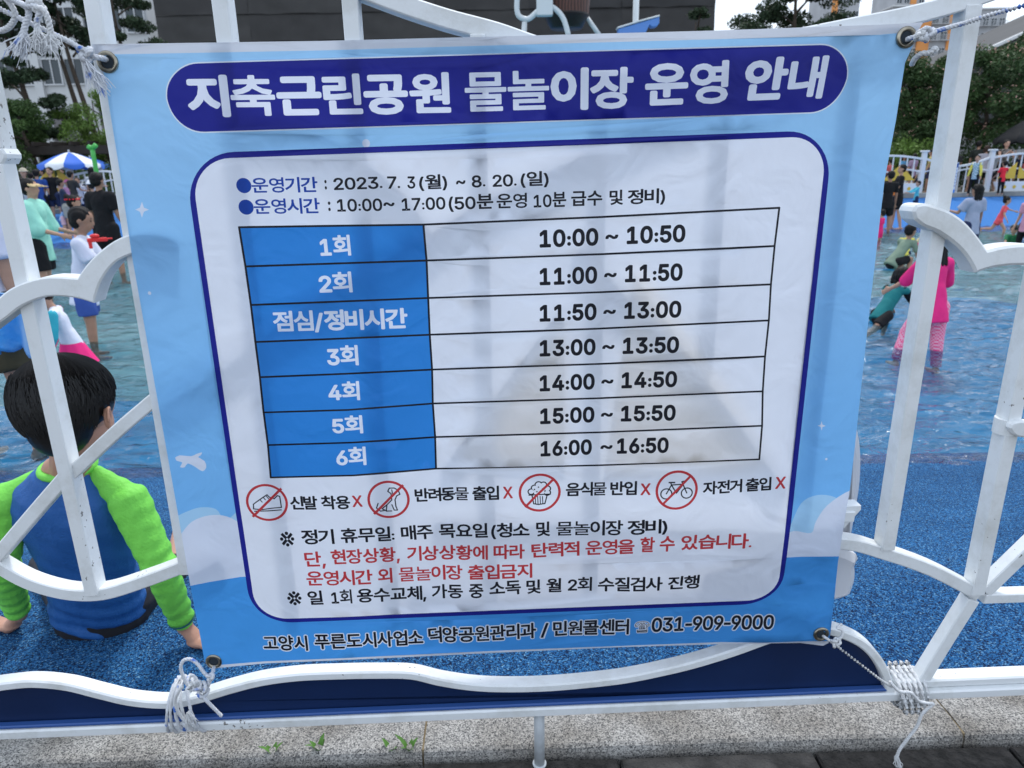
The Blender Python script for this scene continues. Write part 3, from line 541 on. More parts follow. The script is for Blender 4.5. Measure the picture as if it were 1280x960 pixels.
    '심': [[708,826,791,826,791,313,708,313], [207,-66,207,261,791,261,791,-66], [288,194,710,194,710,2,288,2], [285,791,369,791,369,703,398,583,478,483,596,417,555,353,459,401,382,472,328,561,275,466,197,388,98,335,57,401,177,471,256,577,285,703]],
    '안': [[302,763,423,734,507,656,538,540,507,424,423,346,302,317,181,346,97,424,66,540,97,656,181,734], [223,672,302,691,382,672,437,619,458,540,437,462,382,409,302,390,223,409,168,462,147,540,168,619], [669,827,752,827,752,552,885,552,885,483,752,483,752,161,669,161], [189,229,271,229,271,10,792,10,792,-58,189,-58]],
    '양': [[302,773,424,746,507,671,538,560,507,449,424,374,302,347,180,374,97,449,66,560,97,671,180,746], [222,685,302,703,382,685,438,634,458,560,438,485,382,435,302,417,222,435,167,485,147,560,167,634], [464,263,622,243,724,185,760,93,724,2,622,-56,464,-76,305,-56,202,2,166,93,202,185,305,243], [348,184,464,196,579,184,653,149,679,93,653,38,579,3,464,-9,348,3,274,38,248,93,274,149], [669,827,752,827,752,692,883,692,883,623,752,623,752,499,883,499,883,430,752,430,752,291,669,291]],
    '업': [[711,827,794,827,794,341,711,341,711,543,527,543,487,450,407,388,297,366,176,393,94,466,64,576,94,685,176,758,297,785,406,763,486,702,526,611,711,611], [217,697,297,715,376,697,430,648,450,576,430,503,376,454,297,436,217,454,163,503,143,576,163,648], [215,296,297,296,297,183,711,183,711,296,794,296,794,-66,215,-66], [297,117,711,117,711,2,297,2]],
    '에': [[739,827,819,827,819,-78,739,-78], [559,808,638,808,638,-32,559,-32,559,407,446,407,418,254,351,156,253,121,152,160,85,269,61,437,85,604,152,712,253,751,350,717,416,623,446,475,559,475], [192,645,253,674,315,645,356,563,370,437,356,310,315,228,253,199,192,228,152,310,138,437,152,563]],
    '영': [[711,827,794,827,794,292,711,292,711,420,479,420,430,379,369,352,297,343,177,371,95,446,64,558,95,670,177,745,297,773,369,764,430,737,479,696,711,696], [218,684,297,702,376,684,430,633,450,558,430,483,376,433,297,414,218,433,163,483,143,558,163,633], [517,629,711,629,711,488,518,488,528,534,528,583], [496,270,657,249,760,190,797,97,760,4,657,-55,496,-76,335,-55,232,4,195,97,232,190,335,249], [379,192,496,205,614,192,689,155,716,97,689,39,614,3,496,-10,379,3,303,39,276,97,303,155]],
    '외': [[343,768,468,741,554,666,585,555,559,454,489,382,384,346,384,193,560,207,645,218,652,157,445,130,245,120,66,118,55,187,301,190,301,346,196,382,126,454,100,555,132,666,217,741], [260,678,343,696,426,678,483,629,504,555,483,482,426,432,343,414,260,432,203,482,182,555,203,629], [704,827,787,827,787,-79,704,-79]],
    '요': [[458,770,629,741,744,660,787,537,773,462,732,400,668,352,668,107,870,107,870,38,50,38,50,107,251,107,251,351,186,399,145,462,130,537,173,660,288,741], [329,683,458,704,587,683,675,625,707,537,675,449,587,391,458,370,329,391,242,449,210,537,242,625], [333,107,333,320,372,312,458,305,503,307,545,312,585,320,585,107]],
    '용': [[458,244,624,225,730,172,767,85,730,-3,624,-57,458,-76,291,-57,185,-3,148,85,185,172,291,225], [336,169,458,180,579,169,657,136,684,85,657,32,579,-1,458,-12,336,-1,259,32,232,85,259,136], [458,810,628,790,737,733,776,642,763,586,725,541,665,507,665,380,867,380,867,313,50,313,50,380,251,380,251,507,191,541,153,586,140,642,179,733,288,790], [334,733,458,745,582,733,663,698,691,642,663,586,582,551,458,539,334,551,253,586,225,642,253,698], [334,380,334,485,372,479,458,475,544,479,583,485,583,380]],
    '운': [[458,804,626,782,735,719,775,622,735,525,626,463,458,441,291,463,181,525,141,622,181,719,291,782], [338,723,458,737,579,723,658,683,687,622,658,562,579,523,458,509,338,523,258,562,229,622,258,683], [49,368,869,368,869,300,508,300,508,117,424,117,424,300,49,300], [154,206,237,206,237,11,778,11,778,-58,154,-58]],
    '원': [[707,826,790,826,790,139,707,139,707,232,523,232,523,292,707,292], [339,790,455,770,533,715,561,632,533,549,455,494,339,475,223,494,145,549,117,632,145,715,223,770], [264,716,339,728,413,716,464,683,482,632,464,582,413,549,339,537,264,549,213,582,195,632,213,683], [628,435,634,375,471,355,389,349,389,170,306,170,306,344,56,340,45,408,228,410,429,418], [173,206,256,206,256,10,812,10,812,-58,173,-58]],
    '월': [[707,826,790,826,790,294,707,294,707,342,527,342,527,396,707,396], [339,809,456,792,534,746,562,673,534,601,456,554,339,538,221,554,144,601,116,673,144,746,221,792], [262,742,339,752,416,742,466,715,484,673,466,632,416,605,339,595,262,605,212,632,194,673,212,715], [636,509,641,455,464,436,375,431,375,291,293,291,293,427,57,425,47,486,234,487,436,494], [184,261,790,261,790,73,268,73,268,-7,820,-7,820,-68,187,-68,187,129,708,129,708,202,184,202]],
    '을': [[458,811,629,793,738,740,776,655,738,569,629,516,458,498,287,516,178,569,140,655,178,740,287,793], [333,738,458,749,584,738,663,706,691,655,663,604,584,572,458,561,333,572,253,604,226,655,253,706], [50,437,867,437,867,370,50,370], [149,293,762,293,762,89,232,89,232,-3,789,-3,789,-68,151,-68,151,150,681,150,681,230,149,230]],
    '음': [[458,807,628,786,737,728,776,635,737,543,628,485,458,465,289,485,179,543,140,635,179,728,289,786], [334,728,458,741,582,728,662,692,691,635,662,579,582,544,458,531,334,544,254,579,225,635,254,692], [150,-66,150,232,767,232,767,-66], [231,165,686,165,686,2,231,2], [50,388,867,388,867,320,50,320]],
    '이': [[707,827,790,827,790,-79,707,-79], [313,757,431,718,512,609,542,442,512,274,431,165,313,126,194,165,113,274,83,442,113,609,194,718], [235,653,313,683,391,653,443,569,462,442,443,314,391,230,313,200,235,230,182,314,163,442,182,569]],
    '일': [[304,794,424,768,507,698,537,593,507,489,424,419,304,393,183,419,101,489,70,593,101,698,183,768], [225,708,304,725,383,708,437,662,457,593,437,524,383,478,304,461,225,478,171,524,151,593,171,662], [708,827,791,827,791,364,708,364], [206,319,791,319,791,100,289,100,289,1,822,1,822,-66,209,-66,209,162,709,162,709,253,206,253]],
    '입': [[708,827,791,827,791,341,708,341], [209,296,290,296,290,187,709,187,709,296,791,296,791,-66,209,-66], [290,121,709,121,709,2,290,2], [306,784,428,757,511,684,542,575,511,466,428,394,306,367,184,394,101,466,70,575,101,684,184,757], [226,696,306,714,386,696,441,647,461,575,441,503,386,454,306,436,226,454,171,503,151,575,171,647]],
    '있': [[708,826,791,826,791,310,708,310], [306,774,428,747,511,673,542,562,511,452,428,379,306,352,184,379,101,452,70,562,101,673,184,747], [226,686,306,704,386,686,441,636,461,562,441,489,386,439,306,421,226,439,171,489,151,562,171,636], [275,270,355,270,355,222,369,142,411,67,481,8,552,71,595,147,610,222,610,270,691,270,691,222,712,130,774,51,872,-4,831,-65,751,-24,690,34,649,105,612,34,557,-28,483,-73,407,-29,350,31,314,102,272,33,213,-24,135,-65,94,-4,192,54,253,134,275,222]],
    '자': [[67,734,555,734,555,665,355,665,355,551,386,406,469,275,587,184,540,118,446,185,369,281,315,395,259,271,180,168,84,96,35,162,154,257,240,396,273,551,273,665,67,665], [662,827,745,827,745,462,893,462,893,392,745,392,745,-78,662,-78]],
    '장': [[464,257,623,237,724,181,760,91,724,1,623,-56,464,-76,305,-56,202,1,166,91,202,181,305,237], [348,179,464,191,579,179,653,145,679,91,653,36,579,2,464,-10,348,2,274,36,248,91,274,145], [71,760,555,760,555,692,356,692,356,657,383,545,459,452,574,389,535,324,441,370,367,436,316,519,264,424,187,349,88,297,46,363,165,431,244,533,273,656,273,692,71,692], [669,827,752,827,752,597,885,597,885,528,752,528,752,282,669,282]],
    '적': [[190,237,794,237,794,-78,711,-78,711,169,190,169], [711,827,794,827,794,286,711,286,711,522,534,522,534,591,711,591], [79,765,562,765,562,697,364,697,364,662,392,549,468,452,583,386,541,321,448,369,375,439,324,525,271,430,194,353,96,300,53,366,171,435,251,539,280,661,280,697,79,697]],
    '전': [[711,826,794,826,794,163,711,163,711,509,529,509,529,577,711,577], [79,753,562,753,562,685,364,685,364,641,392,528,468,431,583,365,541,299,448,348,374,418,323,504,271,409,194,331,96,278,53,345,171,414,251,517,280,641,280,685,79,685], [217,222,299,222,299,10,819,10,819,-58,217,-58]],
    '점': [[207,-66,207,253,794,253,794,-66], [289,187,713,187,713,2,289,2], [711,827,794,827,794,298,711,298,711,532,532,532,532,601,711,601], [79,769,562,769,562,701,364,701,364,668,392,555,468,459,583,392,541,326,448,375,374,445,323,531,271,436,194,359,96,306,53,372,171,441,251,545,280,668,280,701,79,701]],
    '정': [[496,260,657,240,761,182,797,91,761,0,657,-57,496,-77,335,-57,231,0,195,91,231,182,335,240], [379,183,496,195,613,183,688,147,715,91,688,35,613,0,496,-12,379,0,304,35,277,91,304,147], [711,827,794,827,794,288,711,288,711,523,533,523,533,592,711,592], [79,761,562,761,562,693,364,693,364,663,392,550,468,453,583,387,541,321,449,370,375,439,324,525,271,428,194,350,96,296,53,362,172,433,251,538,280,662,280,693,79,693]],
    '주': [[127,770,789,770,789,704,505,704,505,699,551,588,667,501,819,454,788,388,652,428,537,499,458,595,380,499,265,428,130,388,98,454,250,501,366,588,412,699,412,704,127,704], [50,312,867,312,867,244,498,244,498,-77,416,-77,416,244,50,244]],
    '중': [[50,404,867,404,867,336,499,336,499,241,643,218,735,164,767,83,730,-4,624,-57,458,-76,291,-57,185,-4,148,83,180,164,272,218,417,241,417,336,50,336], [336,166,458,177,579,166,657,134,684,83,657,32,579,-1,458,-12,336,-1,259,32,232,83,259,134], [125,785,793,785,793,718,512,718,560,627,673,560,822,524,792,458,650,492,534,554,458,642,384,554,267,492,125,458,96,524,244,560,357,627,405,718,125,718]],
    '지': [[707,827,790,827,790,-78,707,-78], [79,734,584,734,584,665,373,665,373,551,406,401,492,271,614,184,568,118,469,184,389,278,332,394,276,270,195,167,98,96,50,162,170,256,256,395,289,551,289,665,79,665]],
    '진': [[708,826,791,826,791,164,708,164], [210,226,293,226,293,10,819,10,819,-58,210,-58], [84,752,579,752,579,684,375,684,375,635,404,519,484,423,603,359,561,294,465,342,388,411,335,498,282,404,204,328,105,276,62,341,182,410,262,513,291,635,291,684,84,684]],
    '질': [[708,827,790,827,790,358,708,358], [206,314,791,314,791,97,289,97,289,-2,822,-2,822,-68,209,-68,209,158,709,158,709,249,206,249], [84,776,579,776,579,708,375,708,375,699,404,590,485,499,604,440,564,375,466,421,389,487,335,571,281,479,202,406,101,356,62,422,182,486,262,583,291,699,291,708,84,708]],
    '착': [[164,228,752,228,752,-79,669,-79,669,160,164,160], [276,830,359,830,359,716,558,716,558,649,358,649,358,630,386,524,463,435,579,376,539,310,445,354,370,419,318,499,266,411,189,341,92,294,51,359,169,421,247,515,276,630,276,649,75,649,75,716,276,716], [669,827,752,827,752,586,885,586,885,516,752,516,752,275,669,275]],
    '청': [[496,255,657,236,761,179,797,90,761,0,657,-56,496,-76,335,-56,231,0,195,90,231,179,335,236], [379,178,496,190,614,178,689,144,715,90,689,36,614,1,496,-11,379,1,304,36,277,90,304,144], [276,831,359,831,359,718,558,718,558,651,358,651,358,634,387,528,467,440,585,382,546,317,449,360,372,424,319,504,267,414,190,342,92,293,52,358,169,422,247,518,276,634,276,651,75,651,75,718,276,718], [711,827,794,827,794,279,711,279,711,501,530,501,530,569,711,569]],
    '체': [[738,827,817,827,817,-78,738,-78], [557,806,635,806,635,-31,557,-31,557,401,419,401,419,470,557,470], [235,794,314,794,314,660,480,660,480,592,314,592,314,548,337,406,403,280,507,189,460,127,380,189,318,274,275,376,233,267,171,175,91,107,42,170,147,267,212,400,235,548,235,592,67,592,67,660,235,660]],
    '축': [[50,372,867,372,867,305,499,305,499,202,766,202,766,-75,683,-75,683,135,141,135,141,202,417,202,417,305,50,305], [417,831,499,831,499,738,784,738,784,672,503,672,550,582,662,519,818,485,792,422,651,450,536,504,458,582,381,504,265,450,124,422,98,485,254,519,366,582,413,672,134,672,134,738,417,738]],
    '출': [[51,425,866,425,866,362,499,362,499,279,762,279,762,81,232,81,232,-4,789,-4,789,-68,151,-68,151,140,681,140,681,217,149,217,149,279,417,279,417,362,51,362], [417,832,499,832,499,748,784,748,784,684,505,684,557,607,670,554,823,529,798,466,655,490,537,538,458,610,379,538,261,490,118,466,94,529,247,554,359,607,411,684,134,684,134,748,417,748]],
    '콜': [[147,800,766,800,765,672,760,588,746,487,663,492,679,602,136,576,125,643,683,660,684,734,147,734], [382,542,465,542,465,434,866,434,866,368,51,368,51,434,382,434], [149,292,762,292,762,85,232,85,232,1,789,1,789,-64,151,-64,151,146,681,146,681,228,149,228]],
    '탄': [[91,294,91,754,504,754,504,687,174,687,174,562,488,562,488,495,174,495,174,362,326,364,449,372,563,387,572,321,452,304,322,296], [669,827,752,827,752,546,885,546,885,477,752,477,752,157,669,157], [189,217,271,217,271,10,792,10,792,-58,189,-58]],
    '터': [[712,827,794,827,794,-79,712,-79,712,418,525,418,525,486,712,486], [92,138,92,744,510,744,510,676,174,676,174,490,470,490,470,423,174,423,174,207,320,209,445,217,564,234,573,166,446,149,315,140]],
    '푸': [[127,776,791,776,791,708,654,708,654,462,787,462,787,395,130,395,130,462,263,462,263,708,127,708], [346,462,346,708,572,708,572,462], [49,291,869,291,869,222,499,222,499,-77,417,-77,417,222,49,222]],
    '할': [[319,640,433,622,508,571,535,492,508,413,433,362,319,344,205,362,129,413,102,492,129,571,205,622], [247,568,319,579,391,568,439,538,456,492,439,445,391,416,319,405,247,416,199,445,182,492,199,538], [669,830,752,830,752,612,886,612,886,543,752,543,752,330,669,330], [178,284,752,284,752,82,261,82,261,-4,784,-4,784,-68,180,-68,180,142,670,142,670,222,178,222], [278,836,361,836,361,745,586,745,586,680,52,680,52,745,278,745]],
    '행': [[275,606,376,587,443,533,468,451,443,369,376,316,275,297,175,316,108,369,83,451,108,533,175,587], [213,532,275,544,337,532,378,500,393,451,378,402,337,370,275,358,213,370,172,402,157,451,172,500], [515,239,677,220,781,167,817,81,781,-4,677,-58,515,-76,353,-58,249,-4,213,81,249,167,353,220], [397,164,515,175,633,164,708,132,734,81,708,31,633,-1,515,-12,397,-1,321,31,295,81,321,132], [733,827,812,827,812,255,733,255,733,513,617,513,617,287,539,287,539,809,617,809,617,581,733,581], [234,820,316,820,316,719,503,719,503,653,45,653,45,719,234,719]],
    '현': [[307,600,414,578,486,518,512,427,486,336,414,276,307,254,201,276,129,336,103,427,129,518,201,578], [241,520,307,534,373,520,418,483,434,427,418,370,373,333,307,319,241,333,197,370,181,427,197,483], [267,827,349,827,349,716,558,716,558,649,51,649,51,716,267,716], [711,826,794,826,794,136,711,136,711,329,558,329,558,396,711,396,711,518,558,518,558,586,711,586], [213,196,296,196,296,10,815,10,815,-58,213,-58]],
    '황': [[461,202,621,186,722,138,757,62,722,-14,621,-61,461,-77,301,-61,200,-14,165,62,200,138,301,186], [345,131,461,140,576,131,648,104,673,62,648,20,576,-6,461,-15,345,-6,273,20,248,62,273,104], [327,649,439,634,512,590,538,521,517,459,459,416,369,394,369,326,534,338,614,348,620,290,424,265,229,255,55,253,45,319,287,322,287,394,196,415,137,459,116,521,142,590,215,634], [257,583,327,592,397,583,443,559,459,521,443,482,397,458,327,449,257,458,211,482,195,521,211,559], [668,826,751,826,751,554,883,554,883,485,751,485,751,213,668,213], [287,834,369,834,369,749,587,749,587,686,68,686,68,749,287,749]],
    '회': [[704,827,787,827,787,-78,704,-78], [348,598,462,577,538,518,566,430,544,351,483,295,391,266,391,171,563,183,646,192,652,130,448,106,248,96,67,94,55,164,308,168,308,265,215,294,154,350,132,430,159,518,235,577], [276,520,348,533,421,520,469,484,487,430,469,376,421,341,348,328,276,341,228,376,210,430,228,484], [308,826,391,826,391,716,623,716,623,649,74,649,74,716,308,716]],
    '휴': [[458,608,616,591,717,540,752,459,717,377,616,327,458,309,300,327,199,377,164,459,199,540,300,591], [345,535,458,545,571,535,641,506,666,459,641,412,571,383,458,373,345,383,275,412,250,459,275,506], [50,248,870,248,870,180,656,180,656,-79,573,-79,573,180,345,180,345,-79,262,-79,262,180,50,180], [417,832,499,832,499,727,820,727,820,660,93,660,93,727,417,727]],
    '0': [[227,516,262,512,295,502,323,484,348,461,368,431,384,395,396,353,403,306,405,254,403,202,396,155,384,113,368,77,348,48,323,24,295,7,263,-3,227,-7,191,-3,158,7,130,24,105,48,85,77,69,113,57,155,50,202,48,254,50,306,57,353,69,395,85,431,106,461,130,484,159,502,191,512], [227,460,250,457,271,449,290,435,306,416,320,393,330,365,338,332,344,254,338,176,320,116,306,92,290,74,271,60,250,52,227,50,203,52,182,60,163,74,147,92,134,116,123,144,115,176,109,254,115,332,123,365,134,393,147,416,163,435,182,449,203,457]],
    '1': [[198,509,276,509,276,0,212,0,212,448,209,448,86,358,86,427], [76,55,391,55,391,0,76,0]],
    '2': [[225,516,254,513,281,507,306,497,328,482,346,465,361,445,372,423,379,398,380,354,371,318,363,299,317,235,153,60,153,57,389,57,389,0,64,0,64,47,282,282,311,327,319,356,319,389,315,405,308,419,287,441,258,455,224,460,188,454,172,447,148,427,132,398,128,381,127,362,66,362,68,391,75,418,86,442,102,464,121,482,143,496,168,507]],
    '3': [[70,509,372,509,372,461,211,278,211,289,247,290,279,286,308,276,333,262,354,244,371,222,383,198,391,173,393,145,390,116,383,90,370,66,354,45,333,27,309,12,281,2,251,-5,218,-7,188,-5,159,1,108,22,88,38,70,57,57,79,48,104,44,132,109,132,112,115,126,87,150,66,182,54,219,50,258,55,291,69,315,93,323,108,328,125,328,163,316,196,306,211,275,234,229,246,157,248,157,299,288,448,288,452,70,452]],
    '4': [[247,509,311,509,109,163,413,163,413,105,40,105,40,158], [282,318,343,318,343,0,282,0]],
    '5': [[67,253,96,509,366,509,366,452,151,452,134,301,178,325,212,333,252,332,274,328,313,311,345,285,370,251,386,210,391,163,388,132,381,102,369,76,352,52,332,32,309,15,282,3,253,-4,221,-7,192,-5,165,1,140,11,118,25,99,41,83,60,71,82,63,105,60,130,122,130,130,102,148,78,173,60,204,51,241,51,276,64,291,75,314,104,322,122,328,162,321,203,314,221,290,251,275,262,238,275,201,276,167,268,139,255,128,246]],
    '6': [[252,509,322,509,151,261,145,261,165,288,184,302,208,311,235,314,265,312,316,295,337,280,355,262,370,240,380,215,387,187,389,157,387,127,379,98,368,73,352,50,333,30,310,14,284,3,257,-4,226,-7,196,-4,168,3,142,15,119,31,100,51,84,74,73,101,66,130,65,187,80,239,112,302], [207,264,245,264,263,259,293,241,314,213,322,196,326,178,326,137,322,119,304,86,293,73,263,55,226,48,207,50,174,63,160,73,148,86,131,119,126,138,126,179,138,214,148,229,174,252]],
    '7': [[62,509,391,509,391,449,165,0,97,0,323,448,323,452,62,452]],
    '8': [[226,516,255,514,282,508,306,498,328,485,346,469,361,450,373,429,382,380,379,354,372,330,359,308,343,289,323,276,300,267,300,265,319,260,351,241,365,228,387,195,395,176,401,135,398,109,391,84,378,62,362,42,341,25,317,11,289,1,259,-5,226,-7,193,-5,163,1,136,11,111,25,91,42,74,62,62,84,54,109,53,156,65,195,87,228,117,252,134,260,153,265,153,267,129,276,109,289,93,308,80,330,73,354,70,380,79,429,90,450,106,469,124,485,146,498,170,508,197,514], [208,459,244,459,275,449,288,442,308,420,318,392,318,359,307,330,287,308,260,294,226,290,193,294,165,308,145,330,134,359,134,392,138,407,153,432,164,442,192,455], [226,235,247,234,283,223,312,202,322,189,335,157,337,139,331,106,323,91,313,79,285,60,248,50,205,50,167,60,139,79,129,91,121,106,115,139,117,157,130,189,140,202,169,223,187,230]],
    '9': [[226,516,256,513,285,506,310,494,333,478,352,458,368,434,380,408,387,378,389,347,382,296,359,240,315,168,200,0,130,0,301,248,307,248,295,229,268,207,232,195,188,197,161,203,137,214,116,229,98,247,83,269,72,294,66,321,64,352,66,382,73,411,85,436,101,459,120,479,143,494,168,506,196,513], [207,459,245,459,263,454,279,446,305,422,322,390,326,371,326,330,322,312,305,280,293,267,263,249,226,243,207,245,174,257,148,280,138,295,127,331,125,352,131,390,148,423,174,446]],
    ':': [[95,87,118,81,135,64,140,53,140,29,128,9,118,1,95,-4,83,-3,73,1,55,18,50,41,55,64,73,81], [95,362,118,356,128,349,140,328,140,304,128,284,107,272,83,272,63,284,55,294,51,304,51,328,55,339,63,349,83,360]],
    '(': [[177,539,236,539,204,466,179,390,161,313,152,241,152,176,160,115,188,16,236,-96,177,-96,150,-46,128,4,111,55,99,106,92,156,89,207,94,283,109,364,145,477,160,510]],
    ')': [[37,539,97,539,128,477,154,403,173,323,183,244,182,156,174,104,161,53,144,3,123,-47,97,-96,37,-96,86,18,113,116,121,177,121,241,112,313,94,390,69,466]],
    '~': [[168,265,197,256,275,198,299,192,312,194,323,199,332,207,339,219,343,234,344,253,400,253,399,226,394,204,386,185,364,157,334,142,301,137,269,141,239,156,170,208,141,209,130,204,121,196,114,185,109,169,108,150,52,150,53,176,58,199,66,218,76,233,89,246,103,255,135,265]],
    '/': [[178,533,235,533,71,-76,14,-76]],
    '-': [[114,244,337,244,337,188,114,188]],
    '.': [[95,87,118,81,135,64,140,53,140,29,128,9,118,1,95,-4,83,-3,73,1,55,18,50,41,55,64,73,81]],
    ',': [[68,71,137,71,84,-119,38,-119]],
    'X': [[29,509,104,509,230,318,243,292,232,292,298,400,374,509,446,509,259,239,259,287,456,0,382,0,230,231,244,231,182,129,91,0,18,0,217,284,217,236]],
}
_raw = {ch: [[(lp[i] / 1000, lp[i + 1] / 1000) for i in range(0, len(lp), 2)] for lp in ls] for ch, ls in GLYPHS.items()}
for ch in '0123456789()~/-,X': _raw[ch] = [[(x * 1.38, y * 1.38 - .04) for x, y in lp] for lp in _raw[ch]]
_lean = {'물': .55, '놀': .45, '축': .62, '원': .8, '영': .75, '장': .85, '린': .8, '내': .8, '운': .85, '회': .8, '☎': .1, '※': .8, '점': .8, '심': .8}
_gl = {}
def inside(edges, pts):
    r = np.zeros(len(pts), bool)
    for x1, y1, x2, y2 in edges:
        if y1 == y2: continue
        c = ((y1 > pts[:, 1]) != (y2 > pts[:, 1])); xi = x1 + (pts[:, 1] - y1) * (x2 - x1) / (y2 - y1); r ^= c & (pts[:, 0] < xi)
    return r
def glyph(ch, wt):
    """boundary edges of a glyph thickened by wt (em units)"""
    k = (ch, round(wt, 4))
    if k in _gl: return _gl[k]
    loops = _raw[ch]; vs = []; fs = []; es = []; be = []
    for lp in loops:
        b0 = len(vs); n = len(lp); vs += [Vector(p) for p in lp]; es += [(b0 + i, b0 + (i + 1) % n) for i in range(n)]; be += [(*lp[i], *lp[(i + 1) % n]) for i in range(n)]
    if wt > 0:
        for x1, y1, x2, y2 in be:
            a = Vector((x1, y1)); b = Vector((x2, y2)); th = math.atan2(y2 - y1, x2 - x1); n0 = len(vs)
            for s in range(4): q = th + math.pi / 2 + math.pi * s / 3; vs.append(a + Vector((math.cos(q), math.sin(q))) * wt)
            for s in range(4): q = th - math.pi / 2 + math.pi * s / 3; vs.append(b + Vector((math.cos(q), math.sin(q))) * wt)
            fs.append(list(range(n0, n0 + 8)))
    ov, oe, of, _, _, orig = delaunay_2d_cdt(vs, es, fs, 0, 1e-5)
    V = [(v.x, v.y) for v in ov]; C_ = np.array([[sum(V[i][0] for i in f) / 3, sum(V[i][1] for i in f) / 3] for f in of]); ins = inside(be, C_)
    F = [f for f, g_, q in zip(of, orig, ins) if len(g_) or q]
    cnt = {}
    for f in F:
        for i in range(len(f)):
            a, b = V[f[i]], V[f[(i + 1) % len(f)]]; e = tuple(sorted(((round(a[0], 5), round(a[1], 5)), (round(b[0], 5), round(b[1], 5))))); cnt[e] = cnt.get(e, 0) + 1
    ed = [e for e, c in cnt.items() if c == 1]
    # loops, simplified
    adj = {}
    for a, b in ed: adj.setdefault(a, []).append(b); adj.setdefault(b, []).append(a)
    used = set(); out = []
    for a, b in ed:
        if (a, b) in used: continue
        lp = [a]; pv, cu = a, b; used.add((a, b)); used.add((b, a)); ok = True
        while cu != a:
            lp.append(cu); nx = [q for q in adj[cu] if q != pv and (cu, q) not in used]
            if not nx: ok = False; break
            used.add((cu, nx[0])); used.add((nx[0], cu)); pv, cu = cu, nx[0]
        if len(lp) < 3: continue
        ch_ = True
        while ch_ and len(lp) > 4:
            ch_ = False; res = []; i = 0; n = len(lp)
            while i < n:
                p = res[-1] if res else lp[-1]; c = lp[i]; nx = lp[(i + 1) % n]
                A = abs((c[0] - p[0]) * (nx[1] - p[1]) - (nx[0] - p[0]) * (c[1] - p[1])); Ln = math.hypot(nx[0] - p[0], nx[1] - p[1]) + 1e-9
                if A / Ln < .0022 and len(res) + n - i > 4: res.append(nx) if i + 1 < n else None; i += 2; ch_ = True
                else: res.append(c); i += 1
            lp = res
        for i in range(len(lp)): out.append((*lp[i], *lp[(i + 1) % len(lp)]))
    E_ = np.array(out); xs = np.concatenate([E_[:, 0], E_[:, 2]]); w_ = xs.max() - xs.min(); E_[:, [0, 2]] -= xs.min()
    _gl[k] = (E_, w_); return _gl[k]

LAY = []     # (order, kind, edges array in (u,z))
PART = ['sheet', None]
def part(n, l=None): PART[0] = n; PART[1] = l
PL = {}
def lay(kind, edges): LAY.append((kind, np.array(edges, float), PART[0])); PL[PART[0]] = PART[1]
def polyE(pts): return [(*pts[i], *pts[(i + 1) % len(pts)]) for i in range(len(pts))]
def Q(px, py): return np.array(fl(px, py, BW0))
def text(s, p0, p1, h, kind, wt=.02, outl=None, owt=.05, gap=.055, skew=0):
    A = Q(*p0); B = Q(*p1); W = np.linalg.norm(B - A); ex = (B - A) / W; ey = np.array((-ex[1], ex[0]))
    mid = ((p0[0] + p1[0]) / 2, (p0[1] + p1[1]) / 2); hh = np.linalg.norm(Q(mid[0], mid[1] - h) - Q(*mid))
    items = []; x = 0; ymin, ymax = 9, -9
    for ch in s:
        if ch == ' ': x += .24; continue
        E_, w_ = glyph(ch, wt * _lean.get(ch, 1))
        adv = w_ + gap
        if ch == '1': x += .06; adv += .05
        if ch in ':': x += .02; adv += .02
        items.append((E_, x, ch)); x += adv
        if ch not in '().,~-/':
            ymin = min(ymin, E_[:, [1, 3]].min()); ymax = max(ymax, E_[:, [1, 3]].max())
    if ymin > 8: ymin = min(i_[0][:, [1, 3]].min() for i_ in items); ymax = max(i_[0][:, [1, 3]].max() for i_ in items)
    tot = x - gap; sx = W / tot; sy = hh / (ymax - ymin)
    for pas in ((1, 0) if outl else (0,)):
        for (E0, xo, ch) in items:
            E_ = E0
            if pas: wv_ = wt * _lean.get(ch, 1); E_, w2 = glyph(ch, wv_ + owt); xo = xo - (w2 - glyph(ch, wv_)[1]) / 2
            e = E_.copy(); X = (E_[:, [0, 2]] + xo) * sx; Y = (E_[:, [1, 3]] - ymin) * sy; X = X + Y * skew
            for i in (0, 1):
                pt = A[None, :] + X[:, i:i + 1] * ex[None, :] + Y[:, i:i + 1] * ey[None, :]; e[:, 2 * i:2 * i + 2] = pt
            lay(outl if pas else kind, e)
def rrect(c4, r, n=10, grow=0):
    """rounded quad from four photo corners TL TR BR BL (radius in metres)"""
    pts = [Q(*c) for c in c4]; out = []
    cen = sum(pts) / 4
    for i in range(4):
        p = pts[i]; a = pts[i - 1] - p; b = pts[(i + 1) % 4] - p; a /= np.linalg.norm(a); b /= np.linalg.norm(b)
        p = p - (a + b) * grow; rr = r + grow
        c = p + (a + b) * rr
        for k in range(n + 1):
            t = k / n * math.pi / 2; out.append(tuple(c - a * rr * math.sin(t) - b * rr * math.cos(t)) if False else tuple(c - b * rr * math.cos(t) - a * rr * math.sin(t)))
    return out
def circ(px, py, rpx, n=28):
    c = Q(px, py); r = abs(Q(px + rpx, py)[0] - c[0]); return [(c[0] + r * math.cos(2 * math.pi * i / n), c[1] + r * math.sin(2 * math.pi * i / n)) for i in range(n)]
def strip(kind, pxs, wpx):
    """polyline stroke in photo pixels"""
    pts = [Q(*p) for p in pxs]; w_ = wpx * .00135 / 2
    for a, b in zip(pts, pts[1:]):
        d = (b - a); l = np.linalg.norm(d); 
        if l < 1e-7: continue
        d /= l; n_ = np.array((-d[1], d[0])) * w_; a2 = a - d * w_ * .6; b2 = b + d * w_ * .6
        lay(kind, polyE([tuple(a2 + n_), tuple(a2 - n_), tuple(b2 - n_), tuple(b2 + n_)]))
